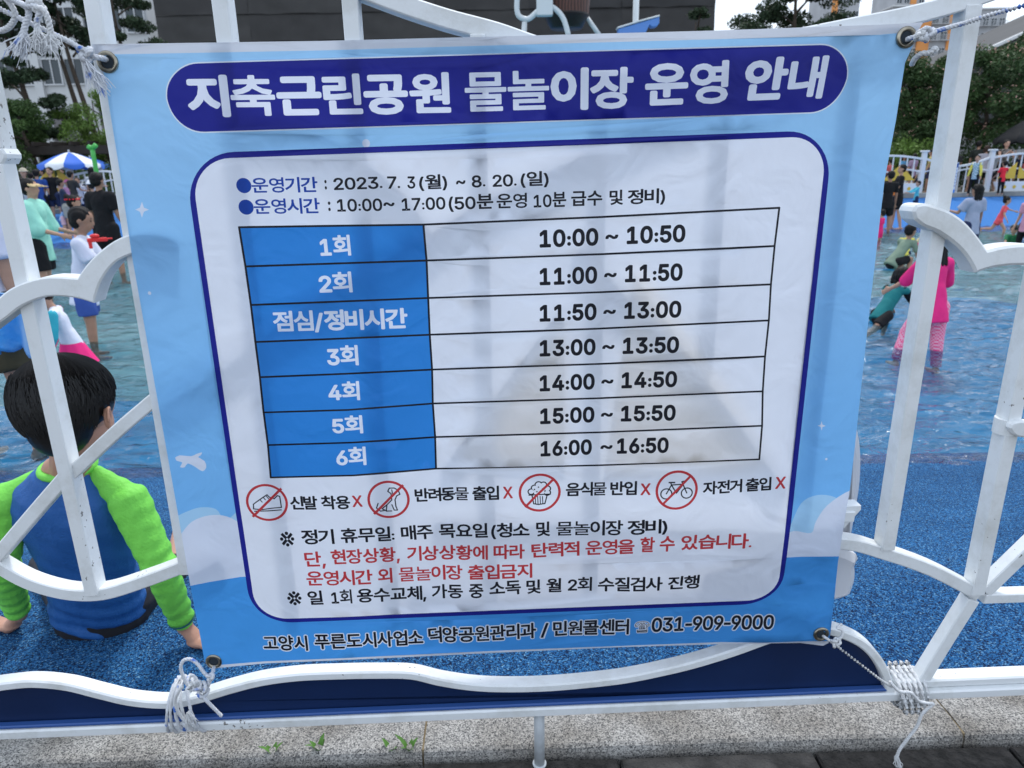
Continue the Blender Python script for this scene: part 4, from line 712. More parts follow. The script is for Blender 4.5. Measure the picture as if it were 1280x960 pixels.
def ppoly(kind, pxs): lay(kind, polyE([tuple(Q(*p)) for p in pxs]))

outline_px = [(114, 55), (400, 50), (640, 45), (900, 38), (1100, 31), (1151, 29), (1143, 52), (1132, 78), (1120, 150), (1107, 225), (1087, 400), (1066, 585), (1046, 700), (1039, 790), (1037, 805), (1028, 806), (1000, 804), (902, 804.5), (760, 810), (640, 816), (450, 824), (330, 831), (262, 838), (254, 830), (250, 800), (232, 700), (199, 500), (165, 318), (150, 217), (131, 112)]
BO = [tuple(Q(*p)) for p in outline_px]
# sky print: clouds and sea
def mound(c): return c
ppoly('pale', catmull([(222, 645), (232, 640), (250, 634), (270, 636), (282, 650), (300, 637), (320, 634)], 4) + [(320, 760), (240, 760)])
ppoly('cloud', catmull([(226, 668), (240, 652), (262, 644), (285, 646), (305, 660), (322, 690)], 4) + [(322, 760), (236, 760)])
ppoly('pale', catmull([(985, 655), (1000, 628), (1020, 618), (1042, 620), (1056, 632), (1070, 640)], 4) + [(1070, 730), (975, 730)])
ppoly('cloud', catmull([(975, 668), (990, 661), (1012, 664), (1018, 650), (1032, 630), (1062, 612), (1080, 614)], 4) + [(1070, 730), (965, 730)])
ppoly('sea', [(225, 735), (262, 728), (300, 722), (640, 708), (980, 694), (1000, 693), (1060, 694), (1060, 860), (225, 870)])
# small marks
ppoly('cloud', [(178, 252), (180.5, 259.5), (187, 262), (180.5, 264.5), (178, 272), (175.5, 264.5), (169.5, 262), (175.5, 259.5)])
ppoly('cloud', [(1028, 527), (1029, 531.5), (1033, 533), (1029, 534.5), (1028, 539), (1027, 534.5), (1023, 533), (1027, 531.5)])
lay('cloud', polyE(circ(188, 366, 2.2, 10))); lay('cloud', polyE(circ(1033, 574, 1.5, 10))); lay('cloud', polyE(circ(457, 179, 5, 16)))
ppoly('cloud', catmull([(220, 571), (226, 568), (240, 569), (247, 566), (254, 564), (252, 568), (249, 570), (257, 575), (259, 583), (254, 588), (246, 583), (236, 578), (232, 583), (226, 583), (229, 577), (222, 575), (220, 571)], 2)[:-1])
# hem: white welded edge
ppoly('hem', [(105, 40), (640, 30), (1160, 15), (1160, 38), (1100, 43), (900, 49), (640, 56), (400, 62), (124, 68), (108, 68)])
ppoly('hem', [(100, 50), (118, 56), (122, 70), (133, 112), (120, 112)])
ppoly('hem', [(250, 850), (252, 835), (262, 835), (330, 828.5), (450, 821.5), (640, 813.5), (902, 802), (1000, 801.5), (1045, 803), (1045, 830)])
# title plate
part('title_plate', 'navy rounded title plate')
pc = [(203, 80), (1067, 55), (1053, 139), (214, 166)]
lay('rim', polyE(rrect(pc, .048, 12, .0018))); lay('navy', polyE(rrect(pc, .048, 12)))
part("title_lettering", "pale rounded Korean title lettering")
for s, a, b, h in [("지축근린공원", (237, 147), (564, 142), 53), ("물놀이장", (582, 141), (791, 136), 53), ("운영", (806, 133), (909, 129), 54), ("안내", (926, 127), (1028, 123), 54)]:
    text(s, a, b, h, 'lav', wt=.042, gap=.03, skew=.10 if s == '안내' else 0)
# panel
pq = [(230, 192), (1045, 162), (974, 753), (315, 781)]
part('panel_border', 'navy rounded border line'); lay('navy', polyE(rrect(pq, .072, 12))); part('panel', 'white rounded panel'); lay('white', polyE(rrect(pq, .065, 12, -.0085)))
part('text_line#a', 'blue and black line giving the season'); lay('blue', polyE(circ(304.5, 232, 9.3)))
part('text_line#b', 'blue and black line giving the daily hours'); lay('blue', polyE(circ(307.5, 259, 9.3)))
part("text_line#a", "blue and black line giving the season")
text("운영기간", (315, 241.5), (397, 240.5), 19.5, 'blue', .022)
text(":", (405, 237), (408.5, 237), 12, 'black', .03)
text("2023.", (417, 238), (478, 236), 15.5, 'black', .025); text("7.", (484, 236), (500, 236), 15.5, 'black', .025)
text("3", (509, 236), (519, 236), 15.5, 'black', .025); text("(월)", (524, 237), (559, 236), 18.5, 'black', .025); text("~", (570, 231), (582, 230), 5, 'black', .02)
text("8.", (590, 235), (607, 234), 15.5, 'black', .025); text("20.", (616, 234), (646, 233), 15.5, 'black', .025); text("(일)", (651, 233), (686, 232), 18.5, 'black', .025)
part("text_line#b", "blue and black line giving the daily hours")
text("운영시간", (318, 268), (400, 267), 19.5, 'blue', .022); text(":", (409.5, 264), (413.5, 264), 12, 'black', .03)
text("10:00", (420, 265), (478, 264), 16, 'black', .025); text("~", (479, 258), (493, 258), 5, 'black', .02); text("17:00", (501, 264), (557, 262), 16, 'black', .025)
text("(50분", (561, 263), (617, 261), 19, 'black', .025); text("운영", (621, 261), (659, 260), 19, 'black', .025); text("10분", (666, 260), (708, 258.5), 19, 'black', .025)
text("급수", (714, 258), (753, 257), 19, 'black', .025); text("및", (762, 256.5), (779, 256), 19, 'black', .025); text("정비)", (785, 256), (832, 254), 19, 'black', .025)
# table
rows = [((299, 284), (529, 281), (976, 260)), ((307, 333), (533, 326), (970, 308)), ((314, 381), (535, 373), (965, 356)), ((320, 427), (537, 419), (962, 401)), ((326, 470.5), (540, 462.5), (957, 446)), ((330.5, 514.5), (541, 504.5), (954, 489.6)), ((336, 555), (544, 546), (953, 532.6)), ((339, 596), (545, 586), (949, 574))]
part('table_column', 'blue first column of the timetable')
ppoly('cell', [rows[0][0], rows[0][1]] + [r_[1] for r_ in rows[1:]] + [(470, 592)] + [r_[0] for r_ in rows[::-1][:-1]])
part('table_rules', 'black rules of the timetable')
for i, r_ in enumerate(rows):
    a, b, c = r_; strip('black', [a, ((a[0] + b[0]) / 2, (a[1] + b[1]) / 2 + (1.5 if i in (5, 6, 7) else 0)), b, ((b[0] + c[0]) / 2, (b[1] + c[1]) / 2 + .8), c], 2.3)
for k in range(3): strip('black', [r_[k] for r_ in rows], 2.4)
for s, a, b, h in [("1회", (399, 321), (439, 319.5), 26), ("2회", (399.5, 367), (441, 365.5), 26), ("점심/정비시간", (343, 415), (510, 411), 26), ("3회", (410, 457), (449, 456), 25), ("4회", (412, 500), (451, 499), 23.5), ("5회", (417, 541), (455, 540), 22.5), ("6회", (422, 580.5), (459, 579.5), 22.5)]:
    part('row_heading#' + s, 'white row heading on the blue column'); text(s, a, b, h, 'lav', wt=.036, gap=.03)
for s1, s2, x0, x1, y0, y1, h in [("10:00", "10:50", 673, 857, 310, 303, 22.5), ("11:00", "11:50", 673, 853, 357, 351, 22), ("11:50", "13:00", 673, 851, 402.5, 397, 21.5), ("13:00", "13:50", 673, 848, 446, 441, 21), ("14:00", "14:50", 673, 845.5, 489.5, 483.5, 20.5), ("15:00", "15:50", 673.5, 843.5, 530, 525, 20), ("16:00", "16:50", 674, 834.5, 570, 564.7, 19.5)]:
    part('row_time#' + s1, 'bold black session time'); f = lambda x: y0 + (y1 - y0) * (x - x0) / (x1 - x0); wn = (x1 - x0) * .408; e1 = x0 + wn; s0 = x1 - wn; g = s0 - e1
    text(s1, (x0, y0), (e1, f(e1)), h, 'black', .042, gap=.05); text(s2, (s0, f(s0)), (x1, y1), h, 'black', .042, gap=.05)
    m0 = e1 + g * .26; m1 = s0 - g * .26; 
    if s1 == "16:00": m0 += 3; m1 += 4
    text("~", (m0, f(m0) - h * .33), (m1, f(m1) - h * .33), h * .26, 'black', .03)
# icons ----------------------------------------------------------
def ring(cx, cy, r, wpx):
    a = circ(cx, cy, r, 40); b = circ(cx, cy, r - wpx, 40); lay('red', polyE(a)); lay('white', polyE(b))
SG = [('shoe_sign', 'red ring crossing out a shoe'), ('pet_sign', 'red ring crossing out a dog'), ('food_sign', 'red ring crossing out a muffin'), ('bicycle_sign', 'red ring crossing out a bicycle')]
for (cx, cy), g_ in zip(((334, 628), (486, 623.5), (674.5, 615), (844.5, 610.5)), SG): part(*g_); ring(cx, cy, 26.3, 3.2)
part(*SG[0])
shoe = [(317, 636), (317, 630), (321, 627), (328, 622), (334, 618), (337, 621), (343, 623), (347, 619), (350, 620), (351, 627), (352, 634), (340, 635), (327, 637), (317, 636)]
strip('black', shoe, 1.5); strip('black', [(318, 639), (335, 638.5), (352, 637)], 1.5)
for q in ((325, 624), (329, 621), (333, 619.5)): strip('black', [q, (q[0] + 3, q[1] + 3.5)], 1.2)
part(*SG[1])
dog = [(473, 628), (471, 634), (476, 638), (482, 637), (478, 635), (484, 630), (490, 624), (489, 616), (485, 613), (487, 609), (493, 609), (498, 612), (500, 617), (496, 619), (494, 624), (495, 632), (497, 637), (493, 637), (490, 630)]
strip('black', dog, 1.5); strip('black', [(484, 630), (483, 638), (490, 638)], 1.5); strip('black', [(490, 611), (491, 617), (494, 616)], 1.3)
part(*SG[2])
muf = [(665, 619), (667, 629), (673, 630), (681, 629), (684, 618)]
strip('black', muf, 1.6)
for x in (669, 672, 675, 678): strip('black', [(x, 620), (x + .5, 629)], 1.2)
for cx, cy, r in ((664, 614, 4), (668, 609, 4), (673, 605, 4.4), (679, 605, 4), (684, 610, 4), (684, 615, 4)):
    lay('black', polyE(circ(cx, cy, r + .8, 16)))
for cx, cy, r in ((664, 614, 4), (668, 609, 4), (673, 605, 4.4), (679, 605, 4), (684, 610, 4), (684, 615, 4), (674, 613, 8)):
    lay('white', polyE(circ(cx, cy, r - .8, 16)))
for x, y in ((668, 611), (673, 608), (678, 610), (671, 614), (676, 614), (681, 613)): lay('black', polyE(circ(x, y, 1, 8)))
strip('black', [(661, 618.5), (688, 617)], 1.6)
part(*SG[3])
for cx, cy in ((831.5, 615), (857, 614)):
    lay('black', polyE(circ(cx, cy, 7.6, 24))); lay('white', polyE(circ(cx, cy, 6, 24)))
strip('black', [(831.5, 615), (838, 604), (853, 603), (844, 614), (838, 604)], 1.6); strip('black', [(857, 614), (851, 600), (855, 599)], 1.6); strip('black', [(835, 601), (842, 601)], 2); strip('black', [(838, 604), (837, 601)], 1.5)
for (cx, cy), g_ in zip(((334, 628), (486, 623.5), (674.5, 615), (844.5, 610.5)), SG): part(*g_); strip('red', [(cx - 17.5, cy + 17.5), (cx + 17.5, cy - 17.5)], 3.2)
for s, a, b, h in [("신발 착용", (364, 637), (439, 635), 17.5), ("반려동물 출입", (519, 627.5), (624, 624), 17.5), ("음식물 반입", (707, 620), (795, 617), 17.5), ("자전거 출입", (877, 617), (963, 612), 16.5)]: part("sign_caption#" + s, "black caption beside a prohibition ring"); text(s, a, b, h, 'black', .03, gap=-.02)
for a, b in [((441.5, 632.5), (454, 632)), ((629, 622.5), (641, 622)), ((799.5, 617), (812, 616.5)), ((968, 610.5), (981, 610))]: part("cross#" + str(a[0]), "red cross after a caption"); text("X", a, b, 14.5, 'red', .03)
for s, a, b, k in [
    ("※", (351, 683.5), (369, 683), 'black'), ("정기", (378, 680.5), (419, 679), 'black'), ("휴무일:", (427, 678), (494, 676), 'black'), ("매주", (502, 676), (542, 674), 'black'), ("목요일", (549, 674), (610, 672), 'black'), ("(청소", (614, 672), (662, 671), 'black'), ("및", (670, 670.5), (687.5, 670), 'black'), ("물놀이장", (695, 670), (778, 668), 'black'), ("정비)", (784, 668), (833, 664.5), 'black'),
    ("단,", (382, 708), (408, 707), 'red'), ("현장상황,", (415, 705), (500, 702), 'red'), ("기상상황에", (509, 702), (610, 700), 'red'), ("따라", (617, 699.5), (656, 698.5), 'red'), ("탄력적", (664.5, 698), (724.5, 695), 'red'), ("운영을", (732, 694.5), (792.5, 690.5), 'red'), ("할", (799, 688.5), (817, 688), 'red'), ("수", (823, 687.5), (842, 687), 'red'), ("있습니다.", (850, 686), (937, 683), 'red'),
    ("운영시간", (384, 732), (466.5, 730), 'red'), ("외", (473, 729), (491, 728.5), 'red'), ("물놀이장", (499, 728), (578.5, 725.5), 'red'), ("출입금지", (585, 725.5), (665.5, 723), 'red'),
    ("※", (360, 757), (378, 756.5), 'black'), ("일", (386, 756), (405, 755), 'black'), ("1회", (414, 754.5), (441, 753.5), 'black'), ("용수교체,", (447, 753), (533, 750.5), 'black'), ("가동", (540, 750), (579, 748.5), 'black'), ("중", (586.5, 748.5), (604.5, 748), 'black'), ("소독", (612, 745.5), (651.5, 743.5), 'black'), ("및", (658, 743.5), (676, 743), 'black'), ("월", (683, 742), (702, 741.5), 'black'), ("2회", (710, 740.5), (740, 739.5), 'black'), ("수질검사", (747.5, 740), (827, 736.5), 'black'), ("진행", (833.5, 736), (873, 734.5), 'black')]:
    yk = a[1] + (a[0] - 350) * .035
    part(*(('text_line#c', 'black line on weekly closing days') if k == 'black' and yk < 700 else ('text_line#d', 'red first warning line') if k == 'red' and yk < 718 else ('text_line#e', 'red second warning line') if k == 'red' else ('text_line#f', 'black line on water testing')))
    text(s, a, b, 18.8 if k == 'red' or a[1] < 700 else 17.8, k, .026 if s != '※' else .012, gap=.02)
part("contact_line", "black lettering outlined in white")
for s, a, b, h in [("고양시", (329, 816), (385.5, 814), 19), ("푸른도시사업소", (394, 812), (529.5, 807), 19.5), ("덕양공원관리과", (536, 805), (670.5, 799), 19.5), ("/", (676, 799), (685, 799), 19), ("민원콜센터", (691.5, 797), (786, 793), 19.5), ("☎", (793.5, 791), (811.5, 790), 14), ("031-909-9000", (814, 790), (965.5, 785), 18)]:
    text(s, a, b, h, 'black', .028, 'rim', .06, gap=.03)
print('glyphs', time.time() - T0, len(LAY))

def sheet():
    P_ = []; E_ = []; ix = {}
    def vid(x, y):
        k = (round(x, 6), round(y, 6))
        if k not in ix: ix[k] = len(P_); P_.append(Vector((x, y)))
        return ix[k]
    for k, e, _p in LAY:
        for a in e: 
            i, j = vid(a[0], a[1]), vid(a[2], a[3])
            if i != j: E_.append((i, j))
    for a in polyE(BO): E_.append((vid(a[0], a[1]), vid(a[2], a[3])))
    u0, u1 = min(p[0] for p in BO) - .02, max(p[0] for p in BO) + .02; z0, z1 = min(p[1] for p in BO) - .02, max(p[1] for p in BO) + .02
    nu, nz_ = 70, 62
    for i in range(nu + 1):
        for j in range(nz_ + 1): vid(u0 + (u1 - u0) * i / nu + .0003 * math.sin(j * 3.3), z0 + (z1 - z0) * j / nz_ + .0003 * math.cos(i * 2.1))
    t = time.time(); ov, oe, of, _, _, _ = delaunay_2d_cdt(P_, E_, [], 0, 2e-6); print('cdt', time.time() - t, len(P_), len(E_), len(of))
    V = np.array([(v.x, v.y) for v in ov]); F = np.array([f for f in of if len(f) == 3])
    C = V[F].mean(axis=1)
    kinds = ['base']; K = np.zeros(len(F), int); pn = ['sheet']; PK = np.zeros(len(F), int)
    for k, e, p_ in LAY:
        if p_ not in pn: pn.append(p_)
        if k not in kinds: kinds.append(k)
        x0, x1 = min(e[:, 0].min(), e[:, 2].min()), max(e[:, 0].max(), e[:, 2].max()); y0, y1 = min(e[:, 1].min(), e[:, 3].min()), max(e[:, 1].max(), e[:, 3].max())
        s = np.nonzero((C[:, 0] >= x0) & (C[:, 0] <= x1) & (C[:, 1] >= y0) & (C[:, 1] <= y1))[0]
        if len(s):
            q_ = s[inside(e, C[s])]; K[q_] = kinds.index(k); PK[q_] = pn.index(p_)
    keep = inside(np.array(polyE(BO)), C); return V, F[keep], K[keep], kinds, PK[keep], pn
V2, F2, K2, kinds, PK2, pnames = sheet()
cu = np.array(BO)[:, 0].mean(); ul, ur = -.62, .62
corners = [fl(*p, BW0) for p in ((133, 77), (1132, 47), (1026, 792), (266, 829))]
def drape(u, z):
    d = .0022 * np.sin(u * 9 + z * 3) + .0014 * np.sin(u * 23 - z * 4 + 1) + .0012 * np.sin(z * 17 + u * 5)
    d += .0035 * np.sin(z * 6.5 + u * 2.2 + .5) + .0022 * np.exp(-((z - .62 + .35 * u) / .018) ** 2) + .002 * np.exp(-((u + .18 - .12 * z) / .016) ** 2) - .0025 * np.exp(-((z - .30 - .5 * u) / .02) ** 2) * (u > .05)
    for (cx, cz), s in zip(corners, (1, -1, 1, -1)):
        dx, dz = u - cx, z - cz; r = np.hypot(dx, dz) + 1e-4; th = np.arctan2(dz, dx)
        d += .0045 * np.exp(-r / .10) * np.sin(th * 7 + s) * np.minimum(r / .03, 1)
    # slight slack along bottom and a crease near the right edge
    d += .003 * np.exp(-((u - .50) / .03) ** 2) * np.sin(z * 11) - .004 * np.exp(-((z - .20) / .05) ** 2) * np.sin(u * 11)
    return d
W2 = np.minimum(drape(V2[:, 0], V2[:, 1]) + BW0, -.0228)
PRINT = {'base': (.19, .47, .82), 'pale': (.38, .63, .86), 'cloud': (.66, .72, .85), 'sea': (.065, .32, .76), 'hem': (.66, .69, .76), 'rim': (.72, .77, .86), 'navy': (.016, .020, .25),
         'lav': (.80, .84, .95), 'white': (.80, .835, .92), 'blue': (.012, .06, .36), 'black': (.010, .011, .018), 'cell': (.032, .24, .68), 'red': (.52, .045, .055)}
def print_mat(k, c):
    m = bpy.data.materials.new('banner_print_' + k); m.use_nodes = True; t = m.node_tree; t.nodes.clear(); o = t.nodes.new('ShaderNodeOutputMaterial')
    pr = t.nodes.new('ShaderNodeBsdfPrincipled'); pr.inputs['Roughness'].default_value = .48; pr.inputs['Specular IOR Level'].default_value = .25
    tl = t.nodes.new('ShaderNodeBsdfTranslucent'); mx = t.nodes.new('ShaderNodeMixShader'); mx.inputs[0].default_value = .30 if k != 'black' else .05
    tcn = t.nodes.new('ShaderNodeTexCoord')
    n = t.nodes.new('ShaderNodeTexNoise'); n.inputs['Scale'].default_value = 5; n.inputs['Detail'].default_value = 6; n.inputs['Roughness'].default_value = .6
    t.links.new(tcn.outputs['Object'], n.inputs['Vector'])
    r = t.nodes.new('ShaderNodeValToRGB'); r.color_ramp.elements[0].position = .3; r.color_ramp.elements[1].position = .7
    r.color_ramp.elements[0].color = (*[x * .93 for x in c], 1); r.color_ramp.elements[1].color = (*c, 1)
    src = r.outputs['Color']; t.links.new(n.outputs['Fac'], r.inputs['Fac'])
    if k == 'base':   # printed gradient: paler towards the top
        sx = t.nodes.new('ShaderNodeSeparateXYZ'); t.links.new(tcn.outputs['Object'], sx.inputs[0]); g = t.nodes.new('ShaderNodeValToRGB')
        mr = t.nodes.new('ShaderNodeMapRange'); mr.inputs['From Min'].default_value = .25; mr.inputs['From Max'].default_value = 1.3; t.links.new(sx.outputs['Z'], mr.inputs['Value']); t.links.new(mr.outputs[0], g.inputs['Fac'])
        e = g.color_ramp.elements; e[0].color = (.15, .46, .88, 1); e[1].color = (.34, .61, .88, 1); e.new(.5).color = (.21, .50, .86, 1)
        mm = t.nodes.new('ShaderNodeMix'); mm.data_type = 'RGBA'; mm.blend_type = 'MULTIPLY'; mm.inputs['Factor'].default_value = 1
        r.color_ramp.elements[0].color = (.93, .93, .94, 1); r.color_ramp.elements[1].color = (1, 1, 1, 1)
        t.links.new(g.outputs['Color'], mm.inputs['A']); t.links.new(r.outputs['Color'], mm.inputs['B']); src = mm.outputs['Result']
    t.links.new(src, pr.inputs['Base Color']); t.links.new(src, tl.inputs['Color'])
    # woven scrim of the vinyl
    wv = t.nodes.new('ShaderNodeTexNoise'); wv.inputs['Scale'].default_value = 160; bp = t.nodes.new('ShaderNodeBump'); bp.inputs['Strength'].default_value = .10; bp.inputs['Distance'].default_value = .002
    n5 = t.nodes.new('ShaderNodeTexNoise'); n5.inputs['Scale'].default_value = 11; n5.inputs['Distortion'].default_value = 1.5; bp2 = t.nodes.new('ShaderNodeBump'); bp2.inputs['Strength'].default_value = .6; bp2.inputs['Distance'].default_value = .007
    t.links.new(tcn.outputs['Object'], wv.inputs['Vector']); t.links.new(tcn.outputs['Object'], n5.inputs['Vector']); t.links.new(n5.outputs['Fac'], bp2.inputs['Height']); t.links.new(bp2.outputs['Normal'], bp.inputs['Normal'])
    t.links.new(wv.outputs['Fac'], bp.inputs['Height']); t.links.new(bp.outputs['Normal'], pr.inputs['Normal'])
    t.links.new(pr.outputs[0], mx.inputs[1]); t.links.new(tl.outputs[0], mx.inputs[2]); t.links.new(mx.outputs[0], o.inputs['Surface'])
    return m
PM = {k: print_mat(k, PRINT[k]) for k in kinds}
banner = empty('banner', (0, D, 0), FA, label='pale blue vinyl banner of Korean opening hours tied to the white fence', cat='banner')
for pi, pn_ in enumerate(pnames):
    s_ = PK2 == pi
    if not s_.any(): continue
    f = F2[s_]; used, inv = np.unique(f, return_inverse=True); f = inv.reshape(-1, 3); ks2 = sorted(set(K2[s_].tolist()))
    nm = pn_.split('#')[0]; me = bpy.data.meshes.new(nm); me.from_pydata(np.stack([V2[used, 0], W2[used], V2[used, 1]], 1).tolist(), [], f.tolist())
    for k in ks2: me.materials.append(PM[kinds[k]])
    me.polygons.foreach_set('material_index', [ks2.index(x) for x in K2[s_]]); me.polygons.foreach_set('use_smooth', [True] * len(me.polygons)); me.update()
    link(nm, me, banner, label=PL.get(pn_))
# grommets
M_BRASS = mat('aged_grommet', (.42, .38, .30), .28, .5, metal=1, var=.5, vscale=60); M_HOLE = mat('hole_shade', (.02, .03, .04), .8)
GR = []
for (u, z) in corners:
    wd = float(drape(np.array([u]), np.array([z]))[0]) + BW0; m = MB(); r0, r1 = .0085, .0148; n = 28; prof = [(r1, .001), (r1, -.0016), (r1 - .0012, -.0028), ((r0 + r1) / 2, -.0036), (r0 + .001, -.0026), (r0, -.001), (r0, .003)]
    vs = [(u + r * math.cos(2 * math.pi * j / n), wd + d, z + r * math.sin(2 * math.pi * j / n)) for r, d in prof for j in range(n)]
    m.add(vs, [(i * n + j, i * n + (j + 1) % n, (i + 1) * n + (j + 1) % n, (i + 1) * n + j) for i in range(len(prof) - 1) for j in range(n)])
    g = m.build('grommet', M_BRASS, banner, smooth=True)
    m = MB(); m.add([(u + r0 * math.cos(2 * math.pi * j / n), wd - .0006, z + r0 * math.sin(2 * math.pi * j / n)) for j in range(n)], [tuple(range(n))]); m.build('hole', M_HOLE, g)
    GR.append((u, wd, z))
print('banner', time.time() - T0)
# ------------------------------------------------------------------ people
SKIN = mat('skin', (.50, .29, .20), .55, .35, var=.12, vscale=14, bump=.1, bscale=120)
SKIN2 = mat('tanned_skin', (.38, .21, .14), .55, .35, var=.12, vscale=14)
HAIR = mat('black_hair', (.009, .008, .008), .6, .2, bump=.6, bscale=120)
HAIRB = mat('brown_hair', (.045, .026, .018), .6, .2, bump=.6, bscale=120)
MOUTH = mat('mouth', (.38, .11, .09), .5)
def cone_pts(mb, a, b, r0, r1, fl_=1.0, side=None, n=10, cap0=True, cap1=True, flat0=False, flat1=False):
    """tapered capsule; fl_ squeezes it along the direction perpendicular to side"""
    a = Vector(a); b = Vector(b); d = b - a; l = d.length
    T = d / l if l > 1e-6 else Vector((0, 0, 1))
    s = Vector(side) if side is not None else (Vector((1, 0, 0)) if abs(T.x) < .9 else Vector((0, 1, 0)))
    s = (s - T * s.dot(T)).normalized(); q = T.cross(s)
    rows = []
    if flat0: rows += [(0, .001 * r0), (0, r0)]
    else: rows += [(-r0 * math.cos(t), max(r0 * math.sin(t), 1e-4)) for t in (0, .5, 1.0, 1.3)] + [(0, r0)]
    rows += [(l * t, r0 + (r1 - r0) * t) for t in (.33, .67)]
    if flat1: rows += [(l, r1), (l, .001 * r1)]
    else: rows += [(l, r1)] + [(l + r1 * math.cos(t), max(r1 * math.sin(t), 1e-4)) for t in (1.3, 1.0, .5, 0)]
    vs = []
    for h, r in rows:
        for j in range(n): th = 2 * math.pi * j / n; vs.append(a + T * h + s * (r * math.cos(th)) + q * (r * fl_ * math.sin(th)))
    k = len(rows)
    mb.add(vs, [(i * n + j, i * n + (j + 1) % n, (i + 1) * n + (j + 1) % n, (i + 1) * n + j) for i in range(k - 1) for j in range(n)] + [tuple(range(n))[::-1], tuple(range((k - 1) * n, k * n))])
def fuse(mb, name, mats, parent, vox, smooth=3, fn=None, **k):
    """merge overlapping volumes into one continuous surface"""
    me = mb.mesh('tmp', []); o = bpy.data.objects.new('tmp', me); col.objects.link(o)
    r = o.modifiers.new('r', 'REMESH'); r.mode = 'VOXEL'; r.voxel_size = vox
    if smooth: s = o.modifiers.new('s', 'SMOOTH'); s.iterations = smooth; s.factor = .5
    dg = bpy.context.evaluated_depsgraph_get(); nm = bpy.data.meshes.new_from_object(o.evaluated_get(dg)); bpy.data.objects.remove(o); bpy.data.meshes.remove(me)
    nm.name = name; nm.materials.clear()
    for q in (mats if isinstance(mats, (list, tuple)) else [mats]): nm.materials.append(q)
    nm.polygons.foreach_set('use_smooth', [True] * len(nm.polygons))
    if fn:
        co = np.zeros(len(nm.vertices) * 3); nm.vertices.foreach_get('co', co); no = np.zeros(len(nm.vertices) * 3); nm.vertices.foreach_get('normal', no)
        co = fn(co.reshape(-1, 3), no.reshape(-1, 3)); nm.vertices.foreach_set('co', co.ravel())
    nm.update(); return link(name, nm, parent, **k)
def wrinkle(amp, f1=30, f2=55):
    def fn(co, no):
        x, y, z = co.T
        w_ = np.sin(z * f1 + np.sin(x * f2 * .5) * 1.4 + y * 11) * .6 + np.sin(z * f2 * .7 - x * f2 + y * 17 + 1.3) * .4
        return co + no * (w_ * amp)[:, None]
    return fn
def rotx(v, a): c, s = math.cos(a), math.sin(a); return Vector((v.x, v.y * c - v.z * s, v.y * s + v.z * c))
def roty(v, a): c, s = math.cos(a), math.sin(a); return Vector((v.x * c + v.z * s, v.y, -v.x * s + v.z * c))
def rotz(v, a): c, s = math.cos(a), math.sin(a); return Vector((v.x * c - v.y * s, v.x * s + v.y * c, v.z))
def skeleton(H, child=0.0, lean=0, headp=0, headt=0, arms=((5, 8, 10), (5, 8, 10)), legs=((3, 4, 3), (-3, 4, 3)), twist=0, side=0):
    """joints in local space: x right, y forward, z up. arms/legs = (forward, outward, bend) for right, left"""
    hip = (.52 - .05 * child) * H; shoulder_z = (.815 - .025 * child) * H; hs = (.135 + .045 * child) * H
    J = {}; J['pel'] = Vector((0, 0, hip)); tv = roty(rotx(Vector((0, 0, 1)), -R(lean)), R(side)); T = shoulder_z - hip; J['tv'] = tv
    J['neck'] = J['pel'] + tv * T; J['chest'] = J['pel'] + tv * T * .72; J['waist'] = J['pel'] + tv * T * .35
    nv = rotx(tv, R(lean * .55 - headp)); J['head'] = J['neck'] + nv * (.035 * H + hs * .5); J['nv'] = nv; J['hs'] = hs
    sw_ = (.108 - .008 * child) * H
    for i, sg in ((0, 1), (1, -1)):
        rv = rotz(Vector((sg, 0, 0)), R(twist)); s = J['neck'] - tv * .028 * H + rv * sw_; f, o, b = arms[i][:3]; inn = arms[i][3] if len(arms[i]) > 3 else 0
        d = roty(rotx(Vector((0, 0, -1)), R(f)), -sg * R(o)); e = s + d * .165 * H
        d2 = rotx(Vector((0, 0, -1)), R(f + b)); d2 = roty(d2, -sg * R(o)); d2 = (d2 + Vector((-sg, 0, 0)) * inn).normalized(); wv = e + d2 * .145 * H
        J['sh', i] = s; J['el', i] = e; J['wr', i] = wv; J['hd', i] = d2
        hp = J['pel'] + Vector((sg * .052 * H, 0, -.01 * H)); f, o, b = legs[i][:3]; ll = (hip - .05 * H)
        d = roty(rotx(Vector((0, 0, -1)), R(f)), -sg * R(o)); k = hp + d * ll * .51; d2 = roty(rotx(Vector((0, 0, -1)), R(f - b)), -sg * R(o)); a = k + d2 * ll * .49
        J['hp', i] = hp; J['kn', i] = k; J['an', i] = a; J['ft', i] = Vector((0, 1, 0)) if d2.z < -.5 else Vector((0, .3, -1)).normalized()
    return J
def hand(mb, w, d, H, up_=Vector((0, 0, 1)), sg=1, curl=.35):
    """palm, four fingers of different length and a thumb leaving the side of the palm"""
    s = .0105 * H / 1.0; L = .05 * H; d = d.normalized(); sd = d.cross(up_); sd = sd.normalized() if sd.length > .1 else Vector((1, 0, 0)); pn = sd.cross(d).normalized()
    cone_pts(mb, w, w + d * L * .9, .017 * H, .021 * H, .5, sd, 8)
    for k, ln in enumerate((.042, .047, .044, .035)):
        b = w + d * L * .95 + sd * (k - 1.5) * .0105 * H; m_ = b + (d + sd * (k - 1.5) * .05) * ln * H * .5; t = m_ + (d - pn * curl) * ln * H * .5
        cone_pts(mb, b, m_, .0062 * H, .0056 * H, 1, None, 6); cone_pts(mb, m_, t, .0056 * H, .0046 * H, 1, None, 6)
    b = w + d * L * .35 - sd * sg * .016 * H; cone_pts(mb, b, b + (d * .7 - sd * sg * .7).normalized() * .04 * H, .0075 * H, .0055 * H, 1, None, 6)
